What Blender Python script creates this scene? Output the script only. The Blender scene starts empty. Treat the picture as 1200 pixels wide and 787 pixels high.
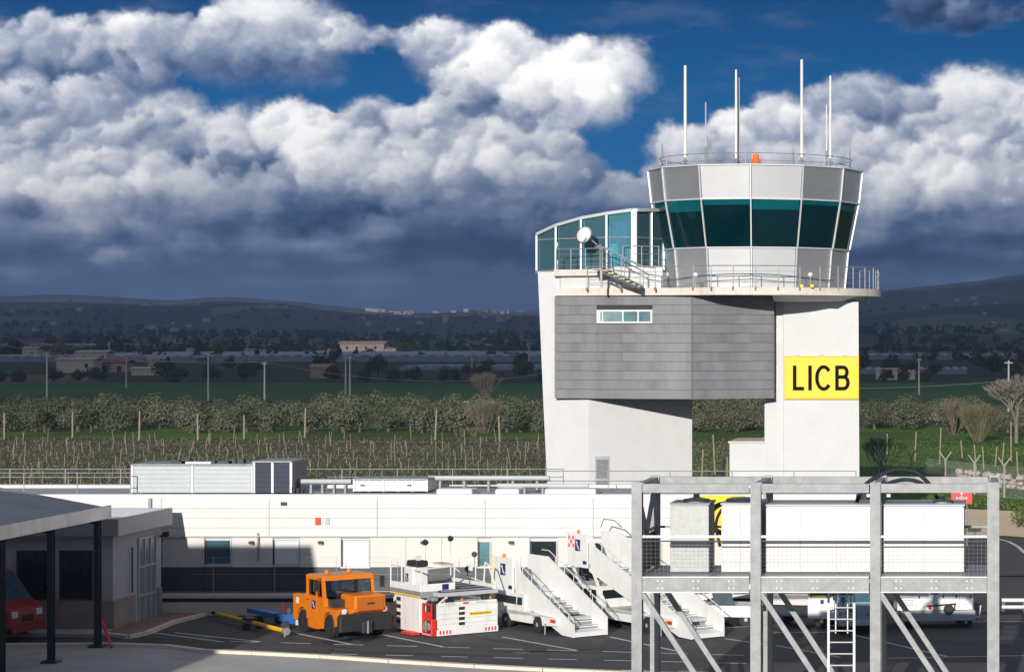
import bpy, bmesh, math, random
from mathutils import Vector, Matrix, noise
random.seed(7)
SC = bpy.context.scene
C = SC.collection
R = math.radians
# ---------------------------------------------------------------- camera
F = 2800.0; PX0 = 1185.0; PY0 = 393.5; H = 10.0     # focal length in photo pixels, principal point, eye height
cd = bpy.data.cameras.new('camera'); cam = bpy.data.objects.new('camera', cd); C.objects.link(cam)
cam.location = (0, 0, H); cam.rotation_euler = (R(90), 0, 0)
cd.sensor_width = 36; cd.lens = 36 * F / 1200; cd.shift_x = -(PX0 - 600) / 1200; cd.clip_start = 0.5; cd.clip_end = 40000
SC.camera = cam
# ---------------------------------------------------------------- render
SC.view_settings.view_transform = 'Standard'; SC.view_settings.look = 'None'
SC.view_settings.exposure = 0.0; SC.view_settings.gamma = 1
# ---------------------------------------------------------------- sun and sky
TE = 0.268; SUN_AZ = R(2.5); SUN_EL = math.atan(TE)
sd = bpy.data.lights.new('sun', 'SUN'); sd.energy = 4.8; sd.angle = R(0.5); sd.color = (1.0, 0.95, 0.87)
sun = bpy.data.objects.new('sun', sd); C.objects.link(sun)
sdir = Vector((math.sin(SUN_AZ) * math.cos(SUN_EL), math.cos(SUN_AZ) * math.cos(SUN_EL), -math.sin(SUN_EL)))
sun.rotation_euler = sdir.to_track_quat('-Z', 'Y').to_euler()
world = bpy.data.worlds.new('World'); SC.world = world; world.use_nodes = True
# the sky beyond the dome: the Nishita sky, deep blue, with a broken grey-white cloud cover
NT = world.node_tree; WN = NT.nodes; WL = NT.links; WN.clear()
wtc = WN.new('ShaderNodeTexCoord'); wsx = WN.new('ShaderNodeSeparateXYZ'); WL.new(wtc.outputs['Generated'], wsx.inputs[0])
wmp = WN.new('ShaderNodeMapping'); wmp.inputs['Scale'].default_value = (1, 1, 2.6); WL.new(wtc.outputs['Generated'], wmp.inputs['Vector'])
wn = WN.new('ShaderNodeTexNoise'); wn.inputs['Scale'].default_value = 4.5; wn.inputs['Detail'].default_value = 6; wn.inputs['Roughness'].default_value = 0.58
WL.new(wmp.outputs[0], wn.inputs['Vector'])
wcr = WN.new('ShaderNodeValToRGB'); e = wcr.color_ramp.elements      # cloud brightness
e[0].position = 0.42; e[0].color = (0.09,0.12,0.20,1); e[1].position = 0.66; e[1].color = (0.62,0.64,0.70,1)
WL.new(wn.outputs['Fac'], wcr.inputs['Fac'])
wca = WN.new('ShaderNodeMapRange'); wca.interpolation_type = 'SMOOTHSTEP'; wca.inputs['From Min'].default_value = 0.43; wca.inputs['From Max'].default_value = 0.52
WL.new(wn.outputs['Fac'], wca.inputs['Value'])
sky = WN.new('ShaderNodeTexSky'); sky.sky_type = 'NISHITA'; sky.sun_disc = False; sky.sun_elevation = SUN_EL; sky.sun_rotation = R(180) + SUN_AZ
sky.air_density = 1.0; sky.dust_density = 0.2; sky.ozone_density = 3.0
wmu = WN.new('ShaderNodeMix'); wmu.data_type = 'RGBA'; wmu.blend_type = 'MULTIPLY'; wmu.inputs['Factor'].default_value = 1.0
WL.new(sky.outputs[0], wmu.inputs['A']); wmu.inputs['B'].default_value = (0.10, 0.22, 0.36, 1)
wsc = WN.new('ShaderNodeVectorMath'); wsc.operation = 'SCALE'; WL.new(wcr.outputs['Color'], wsc.inputs[0]); wsc.inputs['Scale'].default_value = 10.0
wmx = WN.new('ShaderNodeMix'); wmx.data_type = 'RGBA'
WL.new(wca.outputs['Result'], wmx.inputs['Factor']); WL.new(wmu.outputs['Result'], wmx.inputs['A']); WL.new(wsc.outputs[0], wmx.inputs['B'])
wlo = WN.new('ShaderNodeMapRange'); wlo.inputs['From Min'].default_value = 0.02; wlo.inputs['From Max'].default_value = 0.10; WL.new(wsx.outputs[2], wlo.inputs['Value'])
wm2 = WN.new('ShaderNodeMix'); wm2.data_type = 'RGBA'; WL.new(wlo.outputs['Result'], wm2.inputs['Factor']); wm2.inputs['A'].default_value = (0.5, 0.7, 1.4, 1); WL.new(wmx.outputs['Result'], wm2.inputs['B'])
bg = WN.new('ShaderNodeBackground'); WL.new(wm2.outputs['Result'], bg.inputs['Color']); bg.inputs['Strength'].default_value = 0.1
wo = WN.new('ShaderNodeOutputWorld'); WL.new(bg.outputs[0], wo.inputs['Surface'])

# ---------------------------------------------------------------- helpers
def PX(px, D): return (px - PX0) * D / F
def PZ(py, D): return H - (py - PY0) * D / F
def GD(py): return H * F / (py - PY0)
def G(px, py):
    D = GD(py); return (PX(px, D), D)

MATS = {}
def mat(name, col, rough=0.6, metal=0.0, var=0.12, vs=3.0, bump=0.0, bs=20.0, col2=None, spec=0.5, coords='Object', stretch=None, dirt=0.0, dirtcol=(0.12, 0.1, 0.08), trans=0.0):
    if name in MATS: return MATS[name]
    m = bpy.data.materials.new(name); m.use_nodes = True; MATS[name] = m
    nt = m.node_tree; N = nt.nodes; L = nt.links
    b = N['Principled BSDF']
    b.inputs['Roughness'].default_value = rough; b.inputs['Metallic'].default_value = metal
    b.inputs['Specular IOR Level'].default_value = spec
    if trans: b.inputs['Transmission Weight'].default_value = trans
    tc = N.new('ShaderNodeTexCoord')
    src = tc.outputs[coords]
    if stretch:
        mp = N.new('ShaderNodeMapping'); mp.inputs['Scale'].default_value = stretch; L.new(src, mp.inputs['Vector']); src = mp.outputs['Vector']
    n = N.new('ShaderNodeTexNoise'); n.inputs['Scale'].default_value = vs; n.inputs['Detail'].default_value = 6; n.inputs['Roughness'].default_value = 0.6
    L.new(src, n.inputs['Vector'])
    r = N.new('ShaderNodeValToRGB'); r.color_ramp.elements[0].position = 0.3; r.color_ramp.elements[1].position = 0.7
    c2 = col2 if col2 else tuple(min(1, c * (1 + var)) for c in col)
    c1 = col if col2 else tuple(c * (1 - var) for c in col)
    r.color_ramp.elements[0].color = (*c1, 1); r.color_ramp.elements[1].color = (*c2, 1)
    L.new(n.outputs['Fac'], r.inputs['Fac']); out = r.outputs['Color']
    if dirt > 0:
        n2 = N.new('ShaderNodeTexNoise'); n2.inputs['Scale'].default_value = vs * 0.35; n2.inputs['Detail'].default_value = 8; n2.inputs['Roughness'].default_value = 0.75
        mp2 = N.new('ShaderNodeMapping'); mp2.inputs['Scale'].default_value = (3, 3, 0.6); L.new(tc.outputs[coords], mp2.inputs['Vector']); L.new(mp2.outputs['Vector'], n2.inputs['Vector'])
        mr = N.new('ShaderNodeMapRange'); mr.inputs['From Min'].default_value = 0.52; mr.inputs['From Max'].default_value = 0.8; mr.inputs['To Max'].default_value = dirt
        L.new(n2.outputs['Fac'], mr.inputs['Value'])
        mx = N.new('ShaderNodeMix'); mx.data_type = 'RGBA'; mx.inputs['B'].default_value = (*dirtcol, 1)
        L.new(mr.outputs['Result'], mx.inputs['Factor']); L.new(out, mx.inputs['A']); out = mx.outputs['Result']
    L.new(out, b.inputs['Base Color'])
    if bump > 0:
        n3 = N.new('ShaderNodeTexNoise'); n3.inputs['Scale'].default_value = bs; n3.inputs['Detail'].default_value = 5
        L.new(src, n3.inputs['Vector'])
        bp = N.new('ShaderNodeBump'); bp.inputs['Strength'].default_value = bump; bp.inputs['Distance'].default_value = 0.05
        L.new(n3.outputs['Fac'], bp.inputs['Height']); L.new(bp.outputs['Normal'], b.inputs['Normal'])
    return m

class MB:
    """collects shapes; build() links them as ONE mesh object"""
    def __init__(s, M=None): s.v = []; s.f = []; s.M = M
    def add(s, vs, fs):
        o = len(s.v); s.v += [Vector(v) for v in vs]; s.f += [tuple(i + o for i in f) for f in fs]; return s
    def box(s, x0, x1, y0, y1, z0, z1):
        vs = [(x0,y0,z0),(x1,y0,z0),(x1,y1,z0),(x0,y1,z0),(x0,y0,z1),(x1,y0,z1),(x1,y1,z1),(x0,y1,z1)]
        return s.add(vs, [(0,3,2,1),(4,5,6,7),(0,1,5,4),(1,2,6,5),(2,3,7,6),(3,0,4,7)])
    def bbox(s, x0, x1, y0, y1, z0, z1, b=0.03):
        """box with chamfered vertical and top edges"""
        pl = [(x0+b,y0),(x1-b,y0),(x1,y0+b),(x1,y1-b),(x1-b,y1),(x0+b,y1),(x0,y1-b),(x0,y0+b)]
        cx, cy = (x0+x1)/2, (y0+y1)/2
        def ring(z, k): return [(x + (b*k if x < cx else -b*k), y + (b*k if y < cy else -b*k), z) for x, y in pl]
        vs = ring(z0, 0) + ring(z1 - b, 0) + ring(z1, 0.8); n = 8; fs = []
        for l in range(2):
            for i in range(n):
                j = (i+1) % n; fs.append((l*n+i, l*n+j, (l+1)*n+j, (l+1)*n+i))
        fs.append(tuple(range(n-1, -1, -1))); fs.append(tuple(range(2*n, 3*n)))
        return s.add(vs, fs)
    def bar(s, p, q, w, h=None, up=(0,0,1)):
        """rectangular bar from p to q"""
        h = h or w; p = Vector(p); q = Vector(q); d = (q - p).normalized(); u = Vector(up)
        if abs(d.dot(u)) > 0.98: u = Vector((0,1,0))
        a = d.cross(u).normalized() * w / 2; c = a.cross(d).normalized() * h / 2
        vs = [p-a-c, p+a-c, p+a+c, p-a+c, q-a-c, q+a-c, q+a+c, q-a+c]
        return s.add(vs, [(0,1,2,3),(7,6,5,4),(0,4,5,1),(1,5,6,2),(2,6,7,3),(3,7,4,0)])
    def tube(s, p, q, r, r2=None, n=8, cap=True):
        r2 = r if r2 is None else r2
        p = Vector(p); q = Vector(q); d = (q - p).normalized(); u = Vector((0,0,1))
        if abs(d.dot(u)) > 0.95: u = Vector((1,0,0))
        a = d.cross(u).normalized(); c = d.cross(a).normalized()
        vs = []
        for P, rr in ((p, r), (q, r2)):
            for i in range(n):
                t = 2*math.pi*i/n; vs.append(P + (a*math.cos(t) + c*math.sin(t))*rr)
        fs = [(i, (i+1) % n, n+(i+1) % n, n+i) for i in range(n)]
        if cap: fs += [tuple(range(n-1, -1, -1)), tuple(range(n, 2*n))]
        return s.add(vs, fs)
    def path(s, pts, r, n=6):
        for a, b in zip(pts, pts[1:]): s.tube(a, b, r, n=n)
        return s
    def prism(s, pl, z0, z1, top=None):
        n = len(pl); top = top or pl
        zt = z1 if callable(z1) else (lambda x, y: z1)
        vs = [(x, y, z0) for x, y in pl] + [(x, y, zt(x, y)) for x, y in top]
        fs = [(i, (i+1) % n, n+(i+1) % n, n+i) for i in range(n)]
        fs += [tuple(range(n-1, -1, -1)), tuple(range(n, 2*n))]
        return s.add(vs, fs)
    def prof(s, pts, y0, y1):
        """xz profile extruded along y"""
        n = len(pts)
        vs = [(x, y0, z) for x, z in pts] + [(x, y1, z) for x, z in pts]
        fs = [(i, (i+1) % n, n+(i+1) % n, n+i) for i in range(n)]
        fs += [tuple(range(n-1, -1, -1)), tuple(range(n, 2*n))]
        return s.add(vs, fs)
    def profx(s, pts, x0, x1):
        n = len(pts)
        vs = [(x0, y, z) for y, z in pts] + [(x1, y, z) for y, z in pts]
        fs = [(i, (i+1) % n, n+(i+1) % n, n+i) for i in range(n)]
        fs += [tuple(range(n-1, -1, -1)), tuple(range(n, 2*n))]
        return s.add(vs, fs)
    def lathe(s, prof, cx, cy, n=16, axis='z', c0=0):
        vs = []; m = len(prof)
        for r, h in prof:
            for i in range(n):
                t = 2*math.pi*i/n
                if axis == 'z': vs.append((cx + r*math.cos(t), cy + r*math.sin(t), h))
                else: vs.append((cx + r*math.cos(t), c0 + h, cy + r*math.sin(t)))      # axis y; cx, cy are x and z
        fs = []
        for k in range(m-1):
            for i in range(n):
                j = (i+1) % n; fs.append((k*n+i, k*n+j, (k+1)*n+j, (k+1)*n+i))
        fs.append(tuple(range(n-1, -1, -1))); fs.append(tuple(range((m-1)*n, m*n)))
        return s.add(vs, fs)
    def quad(s, a, b, c, d): return s.add([a, b, c, d], [(0,1,2,3)])
    def mesh(s, name, off=None):
        me = bpy.data.meshes.new(name)
        off = Vector(off) if off else Vector((0,0,0))
        me.from_pydata([tuple((s.M @ v if s.M else v) - off) for v in s.v], [], s.f)
        bm = bmesh.new(); bm.from_mesh(me); bmesh.ops.recalc_face_normals(bm, faces=bm.faces[:]); bm.to_mesh(me); bm.free()
        return me
    def build(s, name, m, parent=None, label=None, world=True, smooth=False, kind=None):
        off = parent_loc(parent) if (parent and world) else None
        me = s.mesh(name, off); me.materials.append(m)
        if smooth: me.polygons.foreach_set('use_smooth', [True]*len(me.polygons))
        return link(name, me, parent, label, kind)

def parent_loc(p):
    v = Vector((0,0,0))
    while p: v += p.location; p = p.parent
    return v
def link(name, me, parent=None, label=None, kind=None):
    o = bpy.data.objects.new(name, me); C.objects.link(o)
    if parent: o.parent = parent
    if label: o['label'] = label
    if kind: o['kind'] = kind
    return o
def tag(o, label, cat, group=None, kind=None):
    if label: o['label'] = label
    if cat: o['category'] = cat
    if group: o['group'] = group
    if kind: o['kind'] = kind
    return o
def thing(name, label, cat, loc=(0,0,0), rz=0, group=None):
    o = bpy.data.objects.new(name, None); o.empty_display_size = 0.3; C.objects.link(o)
    o.location = loc; o.rotation_euler = (0,0,rz)
    return tag(o, label, cat, group)
def dup(root, loc, rz=0, label=None, sc=None, group=None):
    r = root.copy(); C.objects.link(r); r.location = loc; r.rotation_euler = (0,0,rz)
    if sc: r.scale = sc
    if label: r['label'] = label
    if group: r['group'] = group
    for ch in list(root.children):
        c = ch.copy(); C.objects.link(c); c.parent = r
        for g in ch.children:
            d = g.copy(); C.objects.link(d); d.parent = c
    return r
def text_obj(name, s, size, m, parent, loc, rot=(R(90),0,0), sx=1.0, ext=0.008, bold=0.0, align='CENTER', label=None):
    cu = bpy.data.curves.new(name, 'FONT'); cu.body = s; cu.size = size; cu.extrude = ext; cu.offset = bold
    cu.align_x = align; cu.align_y = 'CENTER'; cu.resolution_u = 3
    t = bpy.data.objects.new('tmp', cu); C.objects.link(t)
    dg = bpy.context.evaluated_depsgraph_get(); me = bpy.data.meshes.new_from_object(t.evaluated_get(dg))
    bpy.data.objects.remove(t); me.name = name
    me.transform(Matrix.Diagonal((sx, 1, 1, 1))); me.materials.clear(); me.materials.append(m)
    o = link(name, me, parent, label); o.location = loc; o.rotation_euler = rot
    return o
# ---------------------------------------------------------------- materials
M_white = mat('white_paint', (0.70,0.70,0.70), 0.55, var=0.04, vs=0.8, dirt=0.15, dirtcol=(0.45,0.42,0.38))
M_plaster = mat('white_plaster', (0.605,0.61,0.62), 0.8, var=0.04, vs=1.1, bump=0.05, bs=8, dirt=0.22, dirtcol=(0.5,0.47,0.43))
M_panelw = mat('white_wall_panel', (0.64,0.64,0.63), 0.5, var=0.04, vs=0.9, stretch=(0.3,1,3), dirt=0.30, dirtcol=(0.5,0.47,0.43))
M_cream = mat('cream_wall_panel', (0.64,0.615,0.585), 0.6, var=0.05, vs=0.6, dirt=0.1)
M_slate = mat('dark_slate_panel', (0.055,0.065,0.075), 0.45, var=0.2, vs=1.5)
M_cladm = mat('grey_zinc_cladding', (0.235,0.238,0.255), 0.42, metal=0.35, var=0.22, vs=0.7, stretch=(1,1,0.25), bump=0.06, bs=1.5)
M_cladm2 = mat('grey_zinc_cladding_b', (0.222,0.225,0.24), 0.45, metal=0.35, var=0.22, vs=0.9, stretch=(1,1,0.25), bump=0.06, bs=1.5)
M_cabm = mat('satin_aluminium', (0.62,0.63,0.65), 0.52, metal=0.9, var=0.05, vs=0.6)
M_alu = mat('aluminium_trim', (0.62,0.64,0.66), 0.45, metal=0.2, var=0.05)
M_galv = mat('galvanised_steel', (0.27,0.28,0.29), 0.5, metal=0.15, var=0.2, vs=4, dirt=0.4, dirtcol=(0.2,0.16,0.12))
M_galvs = mat('spangled_zinc', (0.38,0.39,0.39), 0.5, metal=0.25, var=0.12, vs=7, bump=0.05, bs=12)
M_concrete = mat('concrete', (0.36,0.34,0.32), 0.9, var=0.15, vs=0.6, bump=0.1, dirt=0.3, dirtcol=(0.14,0.13,0.12))
M_slabed = mat('rust_stained_concrete', (0.66,0.61,0.55), 0.85, var=0.08, vs=2.6, dirt=0.75, dirtcol=(0.4,0.27,0.17))
M_glass = mat('teal_glass', (0.0,0.022,0.030), 0.06, var=0.3, vs=0.4, spec=0.6, col2=(0.0,0.010,0.016))
M_blindt = mat('teal_sun_blind', (0.0,0.085,0.105), 0.12, var=0.15, vs=0.5, spec=0.5)
M_dglass = mat('dark_glass', (0.012,0.02,0.024), 0.08, var=0.3, spec=0.6)
M_bluegl = mat('pale_blue_glass', (0.05,0.12,0.15), 0.08, var=0.3, vs=0.3, spec=0.6)
M_blind = mat('white_blind', (0.66,0.70,0.70), 0.6, var=0.03, stretch=(0.1,1,12), vs=4)
M_black = mat('black_rubber', (0.018,0.018,0.02), 0.7, var=0.3, vs=8)
M_dark = mat('dark_steel', (0.035,0.04,0.05), 0.5, metal=0.2, var=0.2)
M_orange = mat('orange_paint', (0.72,0.19,0.003), 0.45, var=0.08, vs=2, dirt=0.45, dirtcol=(0.25,0.09,0.02))
M_yellow = mat('yellow_paint', (0.86,0.57,0.0), 0.5, var=0.03, dirt=0.05)
M_red = mat('red_paint', (0.70,0.03,0.02), 0.45, var=0.06)
M_dred = mat('dark_red_paint', (0.36,0.03,0.03), 0.3, var=0.1, vs=2)
M_blue = mat('navy_sticker', (0.01,0.02,0.14), 0.5, var=0.05)
M_bluep = mat('blue_paint', (0.03,0.14,0.45), 0.5, var=0.15, vs=5)
M_vwhite = mat('vehicle_white', (0.78,0.78,0.765), 0.4, var=0.04, vs=2.5, dirt=0.5, dirtcol=(0.38,0.34,0.29))
M_vgrey = mat('vehicle_grey', (0.45,0.47,0.49), 0.4, var=0.05, dirt=0.2)
M_hub = mat('wheel_hub', (0.45,0.44,0.42), 0.5, metal=0.3, var=0.1)
M_wood = mat('weathered_wood', (0.42,0.34,0.25), 0.9, var=0.25, vs=4)
M_roofg = mat('grey_membrane_roof', (0.38,0.38,0.385), 0.85, var=0.1, vs=0.6, dirt=0.3, dirtcol=(0.1,0.1,0.1))
M_brick = mat('reddish_paving', (0.27,0.15,0.12), 0.9, var=0.25, vs=2)
M_stone = mat('pinkish_stone', (0.30,0.24,0.22), 0.9, var=0.15, vs=2)
M_stone2 = mat('pale_field_stone', (0.42,0.36,0.30), 0.9, var=0.25, vs=1.5, bump=0.2)
M_sgrey = mat('grey_render', (0.44,0.43,0.46), 0.85, var=0.06, vs=1)
M_pole = mat('pole_concrete', (0.34,0.32,0.29), 0.9, var=0.1)
M_linew = mat('road_line_white', (0.62,0.62,0.60), 0.8, var=0.15, vs=4, dirt=0.45)
M_tail = mat('red_lens', (0.5,0.01,0.01), 0.25, var=0.05)
M_amber = mat('amber_lens', (0.8,0.22,0.01), 0.25, var=0.05)
M_lens = mat('clear_lens', (0.7,0.72,0.74), 0.12, var=0.05, spec=0.9)
M_signk = mat('sign_black', (0.006,0.006,0.007), 0.8, var=0.1, spec=0.1)

import numpy as np
def _hash(ix, iy, s):
    h = (ix.astype(np.int64)*374761393 + iy.astype(np.int64)*668265263 + s*982451653) & 0xffffffff
    h = ((h ^ (h >> 13))*1274126177) & 0xffffffff
    h = ((h ^ (h >> 16))*2246822519) & 0xffffffff
    return ((h ^ (h >> 15)) & 0xffffff)/float(0xffffff)
def perlin(x, y, s):
    ix = np.floor(x); iy = np.floor(y); fx = x-ix; fy = y-iy
    u = fx*fx*fx*(fx*(fx*6-15)+10); v = fy*fy*fy*(fy*(fy*6-15)+10)
    def g(a, b):
        t = _hash(ix+a, iy+b, s)*2*np.pi
        return np.cos(t)*(fx-a) + np.sin(t)*(fy-b)
    return ((g(0,0)*(1-u)+g(1,0)*u)*(1-v) + (g(0,1)*(1-u)+g(1,1)*u)*v)*1.4
def fbm(x, y, s, o=5, gain=0.5):
    t = 0; a = 1.0; n = 0
    for i in range(o):
        t = t + a*perlin(x*2**i + 17.3*i, y*2**i - 9.1*i, s+i); n += a; a *= gain
    return t/n
def dome(x, y, s):
    """tops of jittered round puffs: 1 at a puff's centre, creased where two meet"""
    ix = np.floor(x); iy = np.floor(y); best = np.full(x.shape, -1.0)
    for a in (-1,0,1):
        for b in (-1,0,1):
            cx = ix+a; cy = iy+b
            jx = cx+_hash(cx, cy, s); jy = cy+_hash(cx, cy, s+50); r = 0.75+0.5*_hash(cx, cy, s+90)
            d2 = ((x-jx)**2+(y-jy)**2)/(r*r)
            best = np.maximum(best, r*(1-d2))
    return best
def sst(v, a, b):
    t = np.clip((v-a)/(b-a), 0, 1); return t*t*(3-2*t)
COV = [(170,52,230,46,0.95),(330,42,130,32,0.6),(30,95,120,40,0.6),(570,78,150,26,0.75),(645,100,95,52,1.2),(700,105,50,44,0.7),(540,45,70,20,0.5),(500,165,190,44,0.8),(310,165,210,50,0.8),
       (60,190,180,70,0.9),(520,230,260,70,1.0),(250,300,460,75,1.2),(650,300,250,70,0.9),(700,235,60,35,0.6),(760,200,40,22,0.3),
       (880,165,130,44,0.8),(1010,150,140,45,0.75),(1150,135,130,42,1.0),(1120,215,180,60,0.95),
       (1080,300,260,70,1.1),(800,330,300,50,1.0),(1130,14,170,24,0.9),(950,25,90,16,0.3),(600,370,900,40,1.0),
       (325,112,120,22,-1.8),(240,106,45,15,-0.7),(430,108,55,16,-0.9),(726,158,40,44,-2.4),(742,190,26,22,-1.2),(800,130,60,20,-0.45),(860,60,220,36,-0.9),(60,3,80,9,-0.9),(640,8,240,20,-0.8),(1000,62,180,18,-0.5),(420,75,50,14,-0.4)]
LIT = [(640,90,105,42,0.27),(705,108,45,40,0.12),(450,165,140,34,0.17),(320,155,100,30,0.17),(60,215,150,30,0.24),(180,112,50,12,0.14),(560,205,140,28,0.16),(270,215,120,20,0.10),(150,25,220,24,0.06),(740,205,40,16,0.14),
       (1150,110,110,20,0.16),(1060,210,90,32,0.16),(1150,215,110,30,0.15),(890,140,120,22,0.10),(1018,255,30,34,0.22),(560,42,110,12,0.12),(850,170,110,20,0.08),(90,305,120,12,0.12),(480,262,40,16,0.12),(130,262,80,12,0.16),(60,320,120,10,0.12),(200,330,90,8,0.08),(330,300,90,10,0.06),
       (560,124,50,18,-0.34),(612,152,44,16,-0.24),(425,145,26,24,-0.22),(250,180,60,26,-0.30),(520,210,50,14,-0.16),(640,225,60,16,-0.14),(400,235,70,12,-0.12),(120,80,190,24,-0.20),(120,155,110,18,-0.12),(600,290,300,35,-0.08),(250,252,300,10,-0.12),(1040,125,45,18,-0.22),(1110,14,220,34,-0.36),(1090,285,150,20,-0.12),(350,75,90,18,-0.16),(660,190,30,30,-0.10),(350,210,40,16,-0.14)]
def blobsum(lst, x, y):
    t = np.zeros_like(x)
    for a, b, rx, ry, w in lst: t += w*np.exp(-((x-a)/rx)**2-((y-b)/ry)**2)
    return t

def fields(x, y, fade):
    wx = x + 22*fbm(x/110, y/80, 11, 4) + 7*fbm(x/26, y/22, 15, 3)
    wy = y + 16*fbm(x/110, y/80, 31, 4) + 6*fbm(x/26, y/22, 35, 3)
    n = fbm(x/330, y/120, 71, 4)
    gen = sst(n, -0.28, 0.12)*1.1 + sst(y, 180, 300)*0.9
    cov = blobsum(COV, wx, wy)*fade + gen*(1-fade)
    low = sst(y, 170, 330)
    lit = 0.56 - 0.29*low + blobsum(LIT, wx, wy)*fade + (1-fade)*0.15*sst(fbm(x/200, y/90, 400, 3), -0.1, 0.25)*(1-low)
    return cov, lit, low
def sky_rgb(x, y, fade, puffs=True):
    """linear colour of the sky seen at (x, y), in photo pixels off the horizon direction; x, y are regular 1 px grids when puffs is set"""
    cov, lit, low = fields(x, y, fade)
    soft = fbm(x/95, y/52, 300, 7, 0.6)
    # thin veil under the puffs
    d = (cov-0.50) + 0.45*soft
    alpha = sst(d, -0.05, 0.30)
    lum = lit - 0.05 + 0.35*soft*(1-0.5*low) + 0.10*(1-low)*fbm(x/20, y/14, 310, 4)
    if puffs:
        rng = np.random.RandomState(5)
        h, w = x.shape; x0 = x[0,0]; y0 = y[0,0]
        # coordinates warped so that a round puff gets a cauliflower outline
        gx = x + 11*fbm(x/30, y/26, 801, 6, 0.66) + 15*fbm(x/85, y/75, 811, 3)
        gy = y + 10*fbm(x/30, y/26, 821, 6, 0.66) + 13*fbm(x/85, y/75, 831, 3)
        fray = fbm(x/9, y/8, 841, 3, 0.6)
        for rmin, rmax, num, hard in ((48,90,230,0.45),(26,46,520,0.52),(14,27,560,0.5),(8,14,600,0.45)):
            c = np.stack([rng.uniform(x0, x0+w, num), rng.uniform(y0, min(y0+h, 345), num), rng.uniform(rmin, rmax, num)], 1)
            c = c[np.argsort(c[:,1])]
            for px, py, r in c:
                i = int(np.clip(px-x0, 0, w-1)); j = int(np.clip(py-y0, 0, h-1))
                cv = cov[j, i]; lw = low[j, i]
                if cv < 0.50 + 0.0052*r: continue
                if rng.rand() < lw*0.62: continue
                k = int(r*1.1)+30; i0, i1, j0, j1 = max(0, i-k), min(w, i+k), max(0, j-k), min(h, j+k)
                if i1 <= i0 or j1 <= j0: continue
                ux = (gx[j0:j1,i0:i1]-px)/r; uy = (gy[j0:j1,i0:i1]-py)/(r*0.80)
                dd = np.sqrt(ux*ux+uy*uy) + 0.10*fray[j0:j1,i0:i1]
                a = sst(dd, 1.0, hard)*((0.9 if r > 26 else 0.6) - 0.3*lw)*(0.25+0.75*sst(uy, 1.0, 0.1))
                L = lit[j, i] + 0.01 + rng.uniform(-0.10, 0.12)*(1.0 if r > 26 else 0.6)
                amp = (0.30 if r > 26 else 0.17)*(1-0.6*lw)
                sh = (-ux*0.50 - uy*0.80)
                l = L + amp*sh - 0.05*(1-lw)*dd*dd
                lum[j0:j1,i0:i1] = lum[j0:j1,i0:i1]*(1-a) + l*a
                alpha[j0:j1,i0:i1] = 1-(1-alpha[j0:j1,i0:i1])*(1-a)
    streak = fbm(x/170, y/34, 500, 4, 0.5)
    lum = lum + 0.30*low*streak + 0.10*low*soft + 0.07*(1-0.5*low)*fbm(x/16, y/12, 700, 5, 0.65)
    # dark flat bases and the deck near the horizon
    deck = sst(y + 26*fbm(x/160, y/60, 520, 5), 312, 378)*0.8
    lum = lum*(1-deck) + (0.14 + 0.12*streak)*deck
    lum = 0.47 + (lum-0.47)*(1.24-0.05*low) - 0.05*low + 0.05
    alpha = np.maximum(alpha, sst(y, 300, 345))
    lum = np.clip(lum, 0, 1)
    xs = np.array([0.0,0.16,0.32,0.48,0.64,0.80,1.0])
    ramp = np.array([(0.012,0.036,0.090),(0.026,0.062,0.155),(0.075,0.130,0.265),(0.215,0.275,0.42),(0.43,0.48,0.60),(0.78,0.80,0.86),(1.18,1.17,1.16)])
    col = np.stack([np.interp(lum, xs, ramp[:,i]) for i in range(3)], -1)
    t = sst(y, -100, 260)[...,None]
    blue = (1-t)*np.array([0.002,0.045,0.165]) + t*np.array([0.008,0.16,0.43])
    wisp = (sst(fbm(x/120, y/38, 600, 6, 0.6), 0.02, 0.5)*0.35)[...,None]
    blue = blue*(1-wisp) + np.array([0.12,0.18,0.32])*wisp
    a = np.clip(alpha, 0, 1)[...,None]
    return (blue*(1-a) + col*a)*1.18

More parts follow.
